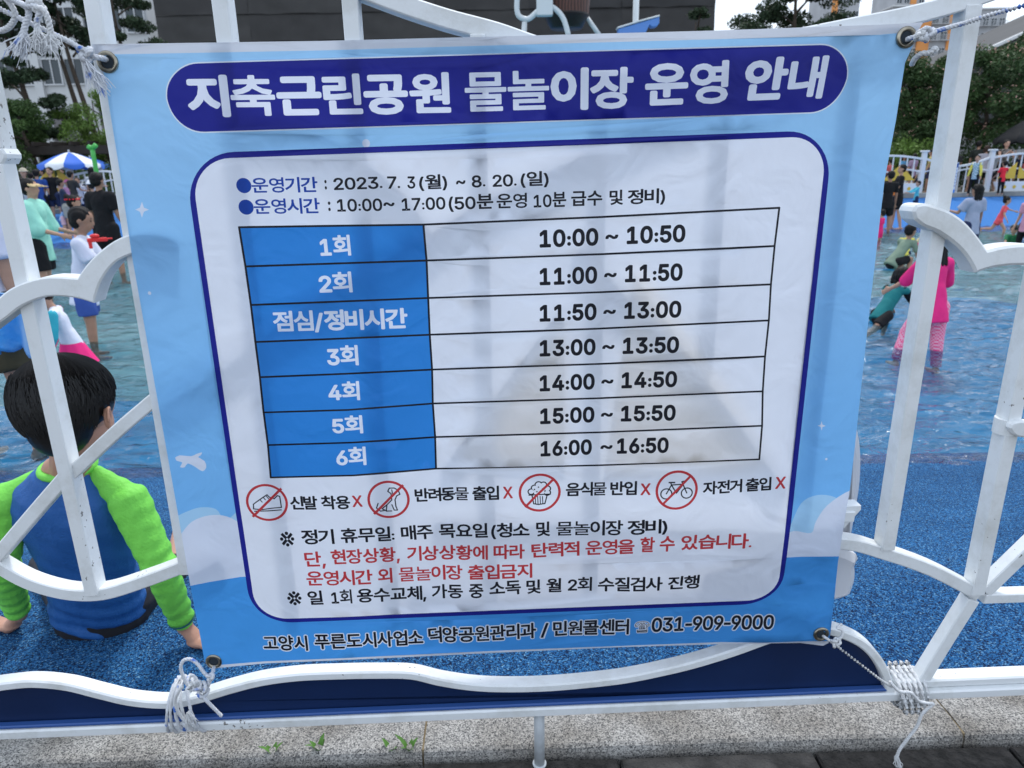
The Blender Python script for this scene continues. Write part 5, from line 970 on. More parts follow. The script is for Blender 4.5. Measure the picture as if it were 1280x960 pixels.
def person(label, at, H, yaw, child=0., skin=SKIN, top=None, top_len='short', bottom=None, bottom_len='short', skirt=None, hair='short', hairm=HAIR, hat=None, face=None,
           vox=None, group=None, loose=0., sink=0., feet=True, extra=None, zoff=None, sleevem=None, girth=1.0, **pose):
    J = skeleton(H, child, **pose); Rt = Matrix.Rotation(yaw, 4, 'Z')
    low = min(J['an', i].z for i in (0, 1)) - .035 * H
    root = empty('person', (at[0], at[1], at[2] if zoff is None else at[2] + zoff), yaw, label=label, cat='person', group=group)
    base = Vector((0, 0, -low - sink)) if zoff is None else Vector((0, 0, 0))
    for k in list(J):
        if isinstance(J[k], Vector) and k not in ('tv', 'nv') and not (isinstance(k, tuple) and k[0] in ('hd', 'ft')): J[k] = J[k] + base
    vox = vox or H / 95; X = Vector((1, 0, 0)); g = girth; hs = J['hs']; tv = J['tv']; nv = J['nv']; hd = J['head']
    def torso(mb, d=0., lo=0.0):
        cone_pts(mb, J['pel'] - tv * .02 * H + tv * lo - (tv * .05 * H if d else tv * 0), J['waist'], (.073 * g + (.014 if d else 0)) * H + d, (.062 * g + .006 * child) * H + d, .86 if d else .72, X, 14, flat0=d > 0)
        cone_pts(mb, J['waist'], J['chest'], (.062 * g + .006 * child) * H + d, .077 * g * H + d, .68, X, 14)
        cone_pts(mb, J['chest'], J['neck'] - tv * .035 * H, .077 * g * H + d, .055 * H + d, .62, X, 14)
        for i in (0, 1): cone_pts(mb, J['neck'] - tv * .03 * H, J['sh', i], .032 * H + d, .030 * H + d, 1, None, 10)
    # body
    mb = MB(); torso(mb)
    cone_pts(mb, J['neck'] - nv * .03 * H, hd - nv * .2 * hs, .028 * H, .026 * H, 1, None, 10)
    fw = rotx(nv, -math.pi / 2); fw = Vector((0, fw.y, fw.z)).normalized(); ht = R(pose.get('headt', 0)); fwd_ = Matrix.Rotation(ht, 3, nv) @ fw; sdv = fwd_.cross(nv).normalized()
    B3 = Matrix((sdv, fwd_, nv)).transposed()
    hc = lambda x, y, z: hd + B3 @ Vector((x * hs, y * hs, z * hs))
    mb.ell(hc(0, -.03, .10), .375 * hs, .43 * hs, .40 * hs, 16, 12, M=B3); mb.ell(hc(0, .06, -.17), .285 * hs, .33 * hs, .33 * hs, 14, 10, M=B3)
    cone_pts(mb, hc(0, .33, .02), hc(0, .43, -.10), .035 * hs, .055 * hs, 1, None, 6)
    for s in (-1, 1): mb.ell(hc(s * .385, -.03, -.02), .035 * hs, .07 * hs, .12 * hs, 8, 6, M=B3)
    for i in (0, 1):
        cone_pts(mb, J['sh', i], J['el', i], .027 * H * g, .021 * H, 1, None, 10); cone_pts(mb, J['el', i], J['wr', i], .0215 * H, .0145 * H, 1, None, 10)
        hand(mb, J['wr', i], J['hd', i], H * (1 + .08 * child), Vector((0, 1, 0)) if abs(J['hd', i].y) < .8 else Vector((1, 0, 0)), 1 if i else -1)
        cone_pts(mb, J['hp', i], J['kn', i], .050 * H * g, .031 * H, 1, None, 10)
        km = J['kn', i].lerp(J['an', i], .35); cone_pts(mb, J['kn', i], km, .031 * H, .031 * H, 1, None, 10); cone_pts(mb, km, J['an', i], .031 * H, .018 * H, 1, None, 10)
        cone_pts(mb, J['an', i] - Vector((0, 0, .016 * H)) - J['ft', i] * .02 * H, J['an', i] - Vector((0, 0, .022 * H)) + J['ft', i] * .085 * H, .018 * H, .013 * H, 1, None, 8)
    fuse(mb, 'body', skin, root, vox, 2)
    # clothes
    dl = .006 * H + loose
    if top:
        tm = sleevem if False else top
        mb = MB(); torso(mb, dl, -.02 * H if not loose else -.05 * H)
        ends = {'short': (1, .72, 0), 'long': (1, 1, .92), 'none': (0, 0, 0), 'elbow': (1, 1, .15)}[top_len]
        sm = MB()
        for i in (0, 1):
            tgt = sm if sleevem else mb
            if ends[0]: cone_pts(tgt, J['sh', i] + (J['neck'] - J['sh', i]) * (.12 if sleevem else .0), J['sh', i].lerp(J['el', i], ends[1]), .032 * H + dl, .026 * H + dl * 1.5, 1, None, 10, flat1=ends[2] == 0)
            if ends[2]: cone_pts(tgt, J['el', i], J['el', i].lerp(J['wr', i], ends[2]), .024 * H + dl, .017 * H + dl, 1, None, 10, flat1=True)
        fuse(mb, 'shirt', top, root, vox, 2, wrinkle(.0022 * H))
        if sleevem: fuse(sm, 'sleeves', sleevem, root, vox, 2, wrinkle(.002 * H, 50, 80))
    if bottom:
        mb = MB(); d2 = .007 * H + loose * .6; e = {'short': .78, 'brief': .3, 'long': 1}[bottom_len]
        cone_pts(mb, J['pel'] - tv * .045 * H, J['pel'] + tv * .05 * H, .073 * g * H + d2, .068 * g * H + d2, .78, X, 14)
        for i in (0, 1):
            cone_pts(mb, J['hp', i], J['hp', i].lerp(J['kn', i], e), .052 * g * H + d2, (.037 if e < 1 else .033) * H + d2 * (2 if e < 1 else 1), 1, None, 12, flat1=e < 1)
            if bottom_len == 'long': cone_pts(mb, J['kn', i], J['kn', i].lerp(J['an', i], .95), .033 * H + d2, .024 * H + d2, 1, None, 12, flat1=True)
        fuse(mb, 'trousers' if bottom_len == 'long' else 'shorts', bottom, root, vox, 2, wrinkle(.002 * H))
    if skirt:
        m_, ln, fl_ = skirt; mb = MB(); n = 36; vs = []; a = J['pel'] + tv * .05 * H; dn = (Vector((0, 0, -1)) - tv * .5).normalized()
        for k in range(6):
            t = k / 5
            for j in range(n):
                th = 2 * math.pi * j / n; r = (.084 + (fl_ - .084) * t) * H * (1 + .10 * t * math.sin(th * 9)); vs.append(a + dn * ln * H * t + Vector((math.cos(th) * r, math.sin(th) * r * .85, 0)))
        mb.add(vs, [(i * n + j, i * n + (j + 1) % n, (i + 1) * n + (j + 1) % n, (i + 1) * n + j) for i in range(5) for j in range(n)])
        o = mb.build('skirt', m_, root, smooth=True)
    # hair
    if hair:
        mb = MB(); mb.ell(hc(0, -.075, .155), .41 * hs, .425 * hs, .395 * hs, 16, 12, M=B3); mb.ell(hc(0, -.17, -.04), .37 * hs, .30 * hs, .33 * hs, 14, 10, M=B3)
        if hair == 'long':
            for x in (-.27, -.1, .1, .27): cone_pts(mb, hc(x, -.25, .1), hc(x * 1.15, -.28 + .12 * abs(x), -1.0), .19 * hs, .07 * hs, .7, sdv, 8)
        if hair == 'bob':
            for x in (-.3, -.12, .12, .3): cone_pts(mb, hc(x, -.2, .1), hc(x * 1.25, -.16 + .2 * abs(x), -.42), .2 * hs, .14 * hs, .8, sdv, 8)
        if hair == 'ponytail': cone_pts(mb, hc(0, -.42, .12), hc(0, -.62, -.75), .15 * hs, .06 * hs, 1, None, 8)
        if hair == 'bun': mb.ell(hc(0, -.38, .42), .2 * hs, n=10, k=8)
        rnd = random.Random(int(H * 1000) + int(yaw * 10))
        def hf(co, no):
            x, y, z = co.T; return co + no * ((np.sin(x * 190 / hs * .2 + np.sin(z * 40 / hs * .2)) * .010 * hs)[:, None])
        fuse(mb, 'hair', hairm, root, max(hs / 26, .004), 1, hf)
    if face:
        for s in (-1, 1):
            mb = MB(); mb.ell(hc(s * .15, .335, .02), .05 * hs, .03 * hs, .024 * hs, 8, 6, M=B3); mb.build('pupil', HAIR, root, smooth=True)
            mb = MB(); mb.ell(hc(s * .15, .35, .115), .075 * hs, .02 * hs, .013 * hs, 8, 4, M=B3); mb.build('eyebrow', hairm, root, smooth=True)
        mb = MB(); mb.ell(hc(0, .365, -.245), .10 * hs, .03 * hs, .025 * hs, 8, 6, M=B3); mb.build('mouth', MOUTH, root, smooth=True)
    if hat:
        kind, hm = hat; mb = MB()
        if kind in ('cap', 'helmet'): mb.ell(hc(0, -.05, .21), .435 * hs, .455 * hs, .40 * hs, 16, 10, M=B3)
        if kind == 'cap': mb.ell(hc(0, .45, .20), .26 * hs, .28 * hs, .035 * hs, 14, 6, M=B3)
        if kind == 'sunhat': mb.ell(hc(0, -.05, .28), .44 * hs, .45 * hs, .36 * hs, 16, 10, M=B3); mb.ell(hc(0, -.02, .20), .72 * hs, .74 * hs, .05 * hs, 20, 6, M=B3)
        if kind == 'visor':
            for k in range(9):
                a = R(-75 + k * 18.75); c = hc(.43 * math.sin(a), .43 * math.cos(a) - .02, .20); c2 = hc(.50 * math.sin(a), .92 * math.cos(a) + .05 - .1, .11); mb.ell(c, .09 * hs, .04 * hs, .075 * hs, 8, 6, M=B3)
                cone_pts(mb, c, c2, .04 * hs, .03 * hs, 1, None, 6)
                if k: cone_pts(mb, cprev, c2, .035 * hs, .03 * hs, 1, None, 6)
                cprev = c2
        if kind == 'headband':
            for k in range(14):
                a = 2 * math.pi * k / 14; mb.ell(hc(.44 * math.sin(a), .46 * math.cos(a) - .07, .22), .11 * hs, .06 * hs, .07 * hs, 8, 6, M=B3)
        fuse(mb, {'cap': 'cap', 'helmet': 'helmet', 'sunhat': 'sun_hat', 'visor': 'visor', 'headband': 'goggles'}[kind], hm, root, max(hs / 22, .005), 1)
    if extra: extra(root, J, H, hc, vox)
    return root

def spot(px, pyc, z=WZ): return pz(px, pyc, z)
def hgt(px, ytop, at, z0=None):
    """height above z0 of something standing at 'at' whose top is at photo row ytop"""
    return py_(px, ytop, at.y).z - (at.z if z0 is None else z0)
# ------------------------------------------------------------------ the seated boy in front
def foreground_boy():
    root_at = pz(125, 792, gz(1.55)); root = empty('person', root_at, 0, label='seated boy from behind in a blue and lime green swim shirt', cat='person')
    off = Vector(root_at)
    W = lambda px, py, Y: py_(px, py, Y) - off
    LIME = mat('lime_swim_fabric', (.20, .68, .085), .6, .35, bump=.25, bscale=140); BLUE = mat('blue_swim_fabric', (.018, .105, .34), .6, .35, bump=.25, bscale=140); BLK = mat('black_swim_shorts', (.012, .012, .016), .7)
    pel = W(122, 757, 1.60); waist = W(112, 705, 1.555); chest = W(92, 640, 1.50); neck = W(84, 585, 1.475); head = W(88, 512, 1.43)
    sh = [W(162, 627, 1.47), W(10, 627, 1.47)]; el = [W(200, 708, 1.44), W(2, 705, 1.48)]; wr = [W(231, 783, 1.50), W(24, 768, 1.57)]
    X = Vector((1, 0, 0)); hs = .232
    mb = MB(); cone_pts(mb, pel, waist, .108, .100, .72, X, 18); cone_pts(mb, waist, chest, .100, .112, .66, X, 18); cone_pts(mb, chest, neck - Vector((0, 0, .02)), .112, .06, .62, X, 18)
    cone_pts(mb, neck - Vector((0, 0, .03)), head - Vector((0, 0, .04)), .042, .044, 1, None, 12)
    hy = Matrix.Rotation(R(-7), 3, 'Z') @ Matrix.Rotation(R(-6), 3, 'X'); hc = lambda x, y, z: head + hy @ Vector((x * hs, y * hs, z * hs))
    mb.ell(hc(0, -.03, .10), .375 * hs, .43 * hs, .40 * hs, 22, 16, M=hy); mb.ell(hc(0, .06, -.17), .29 * hs, .34 * hs, .33 * hs, 20, 14, M=hy)
    cone_pts(mb, hc(0, .33, .02), hc(0, .43, -.10), .035 * hs, .055 * hs, 1, None, 8)
    for s in (-1, 1):
        ec = hc(s * .40, -.06, -.06); n = 14; eM = hy @ Matrix.Rotation(s * R(28), 3, 'Z')
        pts = [ec + eM @ Vector((0, .055 * hs * math.cos(t) * (1 if math.sin(t) > -.3 else .7), .105 * hs * math.sin(t))) + hy @ Vector((s * .035 * hs, 0, 0)) for t in [2 * math.pi * i / n for i in range(n + 1)]]
        mb.tube(pts, .016 * hs, 6); mb.ell(ec, .022 * hs, .055 * hs, .10 * hs, 10, 8, M=eM)
    knees = [W(222, 712, 1.95), W(60, 705, 1.98)]; ank = [W(232, 690, 2.30), W(90, 690, 2.32)]
    for a in ank: a.z = gz(2.3) + .03 - off.z
    for i in (0, 1):
        hp = pel + Vector(((1 - 2 * i) * .055, .02, -.01)); cone_pts(mb, hp, knees[i], .062, .044, 1, None, 14); cone_pts(mb, knees[i], ank[i], .042, .024, 1, None, 12)
        cone_pts(mb, ank[i], ank[i] + Vector((0, .10, .02)), .024, .018, 1, None, 10)
        cone_pts(mb, sh[i], el[i], .040, .031, 1, None, 14); cone_pts(mb, el[i], wr[i], .031, .020, 1, None, 14)
        # hand flat on the ground, fingers spread
        sg = 1 - 2 * i; base = Vector((wr[i].x, wr[i].y, 0)); gzz = .013
        w_ = wr[i].copy(); pc = w_ + Vector((sg * .028, -.006 if i == 0 else .0, 0)); pc.z = gzz + .004; cone_pts(mb, w_, pc, .020, .024, .7, Vector((0, 1, 0)), 12); dr = Vector((sg * .93, -.30 if i == 0 else .05, 0)).normalized(); sd = Vector((-dr.y, dr.x, 0)) * sg
        cone_pts(mb, pc, pc + dr * .028, .026, .024, .45, sd, 12)
        for k, ln in enumerate((.042, .048, .045, .036)):
            b = pc + dr * .034 + sd * (1.5 - k) * .0125; b.z = gzz + .004; d2 = (dr + sd * (1.5 - k) * .16).normalized(); m_ = b + d2 * ln * .5 + Vector((0, 0, .004)); t = m_ + d2 * ln * .5 - Vector((0, 0, .007))
            cone_pts(mb, b, m_, .0072, .0066, 1, None, 8); cone_pts(mb, m_, t, .0066, .0054, 1, None, 8)
        b = pc + sd * .018 - dr * .004; b.z = gzz + .002; t = b + (dr * .6 + sd * .8).normalized() * .042; cone_pts(mb, b, t, .009, .0065, 1, None, 8)
    skin = mat('boy_skin', (.50, .27, .185), .5, .35, var=.1, vscale=20, bump=.1, bscale=160)
    fuse(mb, 'body', skin, root, .0032, 3)
    # shirt
    mb = MB(); cone_pts(mb, pel - Vector((0, -.005, .012)), waist, .120, .109, .74, X, 20); cone_pts(mb, waist, chest, .112, .137, .66, X, 20); cone_pts(mb, chest, neck - Vector((0, 0, .056)), .137, .074, .62, X, 20)
    def wr_t(co, no):
        x, y, z = co.T; zz = z
        low = np.clip(1 - (zz - .02) / .16, 0, 1)
        a = np.sin(zz * 150 + np.sin(x * 22) * 1.8 + x * 20) * .0026 * low + np.sin(zz * 60 + x * 35 + 2) * .0022 * (.3 + low)
        a += np.sin((x * .8 + zz) * 90 + np.sin(zz * 30)) * .0008 + np.sin((x * -.9 + zz) * 46 + 1) * .0012
        return co + no * a[:, None]
    fuse(mb, 'shirt', BLUE, root, .0035, 3, wr_t)
    for i in (0, 1):
        sg = 1 - 2 * i; mb = MB(); nb = neck + Vector((sg * .056, .004, -.020))
        cone_pts(mb, nb + Vector((sg * .006, 0, 0)), sh[i], .022, .043, .85, None, 16); cone_pts(mb, sh[i], el[i], .0455, .0375, 1, None, 18); cone_pts(mb, el[i], el[i].lerp(wr[i], .93), .0390, .0285, 1, None, 18, flat1=True)
        a, b, c = sh[i], el[i], wr[i]
        def wr_s(co, no, a=a, b=b, c=c, i=i):
            d1 = np.array((b - a).normalized()); t = (co - np.array(a)) @ d1; d2 = np.array((c - b).normalized()); t2 = (co - np.array(b)) @ d2
            fold = np.exp(-((t - (b - a).length) / .05) ** 2); cu = np.clip(t2 / (c - b).length, 0, 1); x = co[:, 0]; y = co[:, 1]
            am = (.0004 + .0016 * fold + .0020 * cu ** 2)
            w_ = np.sin(t * 190 + np.sin(x * 40 + i) * 1.5 + y * 30) * am + np.sin(t2 * 160 + x * 60 + np.sin(y * 60) * 2) * .0006 + np.sin(t * 90 + x * 130 + np.sin(y * 90)) * .0006
            return co + no * w_[:, None]
        fuse(mb, 'sleeve', LIME, root, .0033, 3, wr_s)
        if i == 0:   # dark cuff stripes
            mb = MB(); e = el[i].lerp(wr[i], .86); d = (wr[i] - el[i]).normalized(); cone_pts(mb, e - d * .0015, e + d * .0015, .0325, .0320, 1, None, 20, flat0=True, flat1=True); mb.build('cuff_stripe', mat('navy_stripe', (.02, .12, .14), .6), root)
    mb = MB(); n = 24; cpt = [neck + Vector((.056 * math.cos(t), .048 * math.sin(t) + .002, .002 + .008 * math.sin(t))) for t in [2 * math.pi * k / n for k in range(n + 1)]]
    mb.tube(cpt, .0095, 8); fuse(mb, 'collar', LIME, root, .003, 2)
    mb = MB(); cone_pts(mb, pel - Vector((0, -.01, .036)), pel + Vector((0, 0, .02)), .122, .112, .75, X, 18)
    for i in (0, 1):
        hp = pel + Vector(((1 - 2 * i) * .055, .02, -.01)); cone_pts(mb, hp, hp.lerp(knees[i], .98), .070, .056, 1, None, 14, flat1=True)
    fuse(mb, 'shorts', BLK, root, .0045, 2, wrinkle(.0012, 60, 90))
    # raglan seams
    # wet hair: cap plus strands that fall from the crown
    HB = mat('wet_black_hair', (.007, .0065, .0065), .42, .35); mb = MB()
    mb.ell(hc(0, -.06, .135), .405 * hs, .44 * hs, .40 * hs, 24, 18, M=hy); mb.ell(hc(0, -.15, -.08), .30 * hs, .27 * hs, .33 * hs, 20, 14, M=hy)
    hr = fuse(mb, 'hair', HB, root, .0042, 3)
    rnd = random.Random(5); mb = MB(); cw = (.03, -.20, .50)
    for s in range(1500):
        az = rnd.uniform(0, 2 * math.pi); fr = math.cos(az - math.pi / 2)     # 1 = towards the face
        endp = (rnd.uniform(1.55, 2.05) if fr < .2 else rnd.uniform(1.05, 1.35)) ; st = rnd.uniform(.0, 1.1); pts = []
        if abs(math.sin(az - math.pi / 2)) > .75 and fr > -.6 and fr < .5: endp = rnd.uniform(1.35, 1.6)
        ln = rnd.uniform(.25, .6); r0 = rnd.uniform(.0, .012); ph = st; swirl = rnd.uniform(.1, .35)
        e0 = min(st + ln + .2, endp)
        for k in range(7):
            p = st + (e0 - st) * k / 6; a2 = az + swirl * (p ** .7) + .03 * math.sin(p * 9 + s)
            R_ = (.412 + .012 * math.sin(s) + r0 * 1.2); x = R_ * math.sin(p) * math.cos(a2); y = (.445 + r0) * math.sin(p) * math.sin(a2); z = .405 * math.cos(p)
            if p > math.pi / 2: sn = math.sin(p); x = R_ * sn ** .8 * math.cos(a2); y = (.452 + r0) * (sn ** .55 if fr < -.2 else sn ** .8) * math.sin(a2); z = .415 * math.cos(p)
            pts.append(hc(x, y - .065, z + .135))
        mb.tube(pts, [.0011, .0013, .0013, .0013, .0012, .0009, .0003], 3, cap=False)
    for s in range(1300):
        az = rnd.uniform(0, 2 * math.pi); fr = math.cos(az - math.pi / 2)
        if fr > .25: continue
        st = rnd.uniform(.9, 1.6); e0 = rnd.uniform(1.95, 2.42) if fr < -.35 else rnd.uniform(1.5, 1.8); r0 = rnd.uniform(0, .010); pts = []
        for k in range(6):
            p = st + (e0 - st) * k / 5; a2 = az + .10 * p + .03 * math.sin(p * 9 + s); R_ = .412 + r0; x = R_ * math.sin(min(p, 1.57)) * math.cos(a2); y = (.445 + r0) * math.sin(min(p, 1.57)) * math.sin(a2); z = .405 * math.cos(p)
            sn = math.sin(p); x = R_ * sn ** .8 * math.cos(a2); y = (.452 + r0) * (sn ** .55 if fr < -.2 else sn ** .8) * math.sin(a2); z = .415 * math.cos(p)
            pts.append(hc(x, y - .065, z + .135))
        mb.tube(pts, [.0012, .0013, .0013, .0012, .0009, .0003], 3, cap=False)
    mb.build('hair_strands', HB, hr, kind='stuff')
    return root
foreground_boy()
print('boy', time.time() - T0)

# ------------------------------------------------------------------ everybody else
def wade(label, px, pyc, ytop, yaw, scale=1., **k):
    at = pz(px, pyc, WZ); f = gz(at.y); H = (py_(px, ytop, at.y).z - f) * scale; at.z = f; return person(label, at, H, R(yaw), **k)
def stand(label, px, Y, ytop, yaw, z=None, scale=1., **k):
    at = py_(px, 300, Y); at.z = gz(Y) if z is None else z; H = (py_(px, ytop, Y).z - at.z) * scale; return person(label, at, H, R(yaw), **k)
MINT = fabric((.34, .72, .58)); BLACKF = fabric((.012, .012, .014)); WHITEF = fabric((.72, .74, .86)); DENIM = fabric((.05, .10, .36)); PEACH = fabric((.75, .38, .32)); PINK = fabric((.80, .03, .18))
KHAKI = fabric((.07, .06, .035)); NAVYF = fabric((.02, .03, .08)); GREYF = fabric((.34, .38, .50)); TURQ = fabric((.05, .45, .55)); SAGE = fabric((.20, .27, .20)); CORAL = fabric((.72, .10, .12)); HOTP = fabric((.85, .035, .22)); REDF = fabric((.75, .03, .05))
STRAW = mat('straw', (.62, .46, .24), .8, bump=.4, bscale=80); YEL = fabric((.75, .66, .12))
# left of the banner
def holding_arm(f=35, b=75): return ((f, 6, b, .2), (f - 8, 6, b + 5, .2))
wade('woman in a long mint shirt and black shorts with a straw visor, wading', 62, 372, 219, -78, top=MINT, top_len='elbow', bottom=BLACKF, hair='bun', hat=('visor', STRAW), loose=.028, girth=1.12, arms=((18, 8, 55), (14, 8, 60)), lean=4)
wade('boy in a plain white shirt and blue denim shorts holding a red water pistol', 118, 424, 256, -72, child=.6, skin=SKIN2, top=WHITEF, bottom=DENIM, loose=.012, arms=((30, 5, 90, .1), (24, 6, 95, .1)), lean=8, headp=6, face=True)
wade('man in a black shirt and black shorts seen from behind beside the banner edge', 143, 342, 212, -14, skin=SKIN2, top=BLACKF, bottom=BLACKF, loose=.015, girth=1.1, arms=((8, 8, 15), (5, 10, 20)))
wade('child bending forward in a turquoise and white swim shirt with a bright pink skirt', 104, 486, 345, 112, child=.7, hairm=HAIRB, top=fabric((.72, .74, .84)), top_len='none', skirt=(HOTP, .17, .15), lean=15, headp=22, arms=((10, 6, 20), (4, 12, 24)), legs=((8, 6, 10), (4, 6, 10)),
     extra=lambda root, J, H, hc, vox: [fuse((lambda mb: (cone_pts(mb, J['sh', i], J['el', i], .036 * H, .030 * H), cone_pts(mb, J['el', i], J['wr', i], .030 * H, .022 * H, flat1=True), mb)[2])(MB()), 'sleeve', (TURQ if i else HOTP), root, vox, 2, wrinkle(.002 * H)) for i in (0, 1)])
stand('adult at the left edge in a white shirt and khaki shorts with wet legs', -46, 3.62, 176, -10, z=gz(3.62), skin=SKIN, top=WHITEF, bottom=KHAKI, loose=.03, girth=1.15, arms=((0, 3, 8), (20, 3, 50)), lean=2)
wade('girl in a peach swimsuit with red goggles on her hair', 108, 334, 243, -65, child=.7, top=PEACH, top_len='none', bottom=PEACH, bottom_len='brief', hair='bun', hat=('headband', REDF), arms=((25, 10, 60), (20, 10, 60)))
wade('child in a white shirt with a dark ponytail, in front of the railing', 109, 292, 221, -160, child=.4, top=WHITEF, bottom=NAVYF, hair='ponytail')
wade('bent person in a white top with a black shoulder strap near the green pole', 114, 282, 203, -40, top=fabric((.8, .8, .82)), bottom=NAVYF, lean=32, headp=5, hat=('cap', fabric((.8, .8, .8))))
wade('child in a white sun hat between the white shirts', 127, 300, 225, 30, child=.6, top=fabric((.55, .6, .7)), bottom=NAVYF, hat=('sunhat', fabric((.78, .8, .84))))
stand('man in a black printed shirt standing under the striped parasol', 79, 19.0, 207, 178, top=BLACKF, bottom=NAVYF, face=True)
stand('person in a navy floral shirt near the left post, far bank', 24, 17.5, 207, 160, top=pattern_fabric((.03, .04, .10), (.5, .45, .5), 14, 'v'), bottom=NAVYF, hair='bob', face=True)
wade('child in a red swim cap beside the left post', 28, 300, 230, 120, child=.7, top=NAVYF, bottom=NAVYF, hat=('helmet', REDF))
wade('dark-haired wader in a black swimsuit behind the woman in mint', 32, 330, 232, 100, skin=SKIN2, top=BLACKF, bottom=BLACKF, hair='long', child=.3)
wade('child in a green and navy patterned swimsuit low by the left post', 33, 335, 262, 80, child=.8, top=pattern_fabric((.25, .42, .12), (.02, .04, .2), 18, 'v'), bottom=NAVYF, top_len='long')
wade('child in a pink cap beside the white-shirted child', 96, 290, 224, -170, child=.8, top=fabric((.6, .3, .5)), bottom=PINK, hat=('cap', fabric((.75, .22, .42))), face=True)
stand('person in a cream hat and grey shirt on the far bank left of the parasol', 47, 18.6, 209, 190, top=fabric((.4, .45, .5)), bottom=BLACKF, hat=('sunhat', fabric((.5, .45, .35))))
stand('dark-haired person in blue under the left half of the parasol', 62, 18.8, 210, 30, top=fabric((.03, .08, .3)), bottom=BLACKF)
wade('child in pale blue bending near the railing, left of the peach swimsuit', 84, 300, 246, -60, child=.8, top=fabric((.25, .4, .65)), bottom=fabric((.7, .45, .5)), lean=20, hat=('cap', fabric((.8, .6, .62))))
wade('wader in a striped dark top at the far left edge of the photo', 4, 330, 240, 110, skin=SKIN2, top=pattern_fabric((.05, .05, .06), (.4, .25, .2), 20, 'v'), bottom=NAVYF, child=.4)
print('left', time.time() - T0)
# right of the banner
CHK = pattern_fabric((.85, .05, .20), (.85, .50, .60), 75)
wade('girl in a hot pink shirt and pink checked leggings seen from behind', 1158, 438, 286, 12, child=.65, top=HOTP, top_len='elbow', bottom=CHK, bottom_len='long', hair='long', loose=.008, arms=((18, 28, 20), (40, 5, 20)), legs=((-4, 1, 4), (24, 16, 26)), lean=10, headp=14)
def prone(label, px, pyc, H, yaw, **k):
    at = pz(px, pyc, WZ); return person(label, Vector((at.x, at.y, WZ)), H, R(yaw), **k)
prone('child in a black and teal swimsuit crawling in the water beside the pink leggings', 1101, 402, .98, -58, zoff=-.40, child=.7, skin=SKIN2, top=fabric((.015, .17, .18)), top_len='long', sleevem=BLACKF, bottom=BLACKF, bottom_len='short', hair='bob', lean=42, headp=10, arms=((42, 8, 5), (42, 8, 5)), legs=((-62, 4, 12), (75, 10, 70)))
wade('boy in a sage green shirt squatting with hands in the water', 1116, 336, 279, -70, scale=1.38, child=.6, skin=SKIN2, top=SAGE, bottom=BLACKF, lean=40, headp=-12, arms=((20, 6, 5), (20, 6, 5)), legs=((95, 12, 115), (80, 12, 110)), face=True, sink=0)
wade('tall person all in black with white-striped shorts at the far water edge', 1117, 286, 204, 75, skin=SKIN, top=BLACKF, bottom=BLACKF, arms=((20, 8, 75), (20, 8, 70)), legs=((4, 3, 3), (-6, 3, 6)), face=True)
wade('small child in a turquoise swim shirt facing the tall person in black', 1141, 276, 226, 80, child=.8, top=fabric((.1, .5, .6)), top_len='long', bottom=NAVYF, arms=((55, 8, 20), (55, 8, 20)), face=True)
wade('person with dark hair half hidden by the banner edge beside the tall one in black', 1104, 290, 212, 0, top=BLACKF, bottom=BLACKF, skin=SKIN2)
wade('girl with long wet hair in a grey shirt seen from behind', 1208, 316, 229, 14, child=.35, skin=SKIN2, top=GREYF, bottom=NAVYF, hair='long', loose=.02, arms=((2, 10, 8), (30, 20, 70)))
stand('girl in a checked grey swim shirt with yellow sleeves on the pool rim', 1205, 20.6, 194, 128, z=.25, child=.45, top=pattern_fabric((.12, .25, .32), (.5, .6, .65), 30), top_len='long', sleevem=YEL, bottom=BLACKF, bottom_len='long', face=True, headt=10)
wade('running toddler in a coral swimsuit on the blue slope', 1246, 290, 243, -112, child=1., top=CORAL, bottom=CORAL, bottom_len='brief', arms=((-10, 30, 30), (55, 55, 5)), legs=((35, 4, 40), (-30, 4, 60)), lean=14, hair='bun', face=True)
stand('woman with shoulder-length hair in a sleeveless dark dress behind the far fence', 1237, 21.8, 174, 176, z=.25, top=pattern_fabric((.03, .03, .03), (.25, .22, .2), 40, 'v'), top_len='none', bottom=BLACKF, hair='bob', arms=((35, 14, 95, .3), (30, 14, 100, .3)), face=True, skirt=(BLACKF, .3, .13))
stand('small child in a red shirt and black leggings at the far fence', 1239, 20.6, 201, 4, z=.25, child=.8, top=REDF, bottom=BLACKF, bottom_len='long', arms=((40, 60, 10), (20, 10, 30)))
stand('man in a purple shirt and olive bucket hat behind the far fence', 1163, 22.4, 180, 12, z=.25, top=fabric((.10, .09, .22)), bottom=BLACKF, hat=('sunhat', fabric((.22, .19, .12))), girth=1.1)
stand('man in a dark shirt looking right, behind the far fence', 1204, 23.0, 175, -60, z=.25, top=fabric((.03, .035, .03)), bottom=BLACKF)
stand('woman in a pale grey shirt with her back turned, behind the far fence', 1214, 22.2, 181, -20, z=.25, top=fabric((.4, .38, .42)), bottom=BLACKF, hair='bob', hairm=HAIRB, girth=1.1)
wade('child in a pink top and black leggings at the right edge', 1277, 312, 236, 95, child=.4, top=fabric((.6, .3, .4)), bottom=BLACKF, bottom_len='long', hair='bob')
wade('crouching child in a green shirt and dark swim cap near the right edge', 1262, 308, 279, 150, scale=1.5, child=.9, top=fabric((.04, .22, .09)), bottom=NAVYF, hat=('helmet', mat('swim_cap', (.02, .03, .03), .3)), lean=45, arms=((50, 8, 20), (50, 8, 20)), legs=((100, 12, 125), (90, 12, 120)))
wade('crouching toddler in a blue swimsuit at the right edge behind the gull', 1272, 300, 276, -120, scale=1.4, child=1., top=fabric((.06, .2, .6)), bottom=fabric((.5, .6, .8)), lean=30, legs=((100, 12, 125), (90, 12, 120)), arms=((40, 8, 20), (40, 8, 20)), face=True)
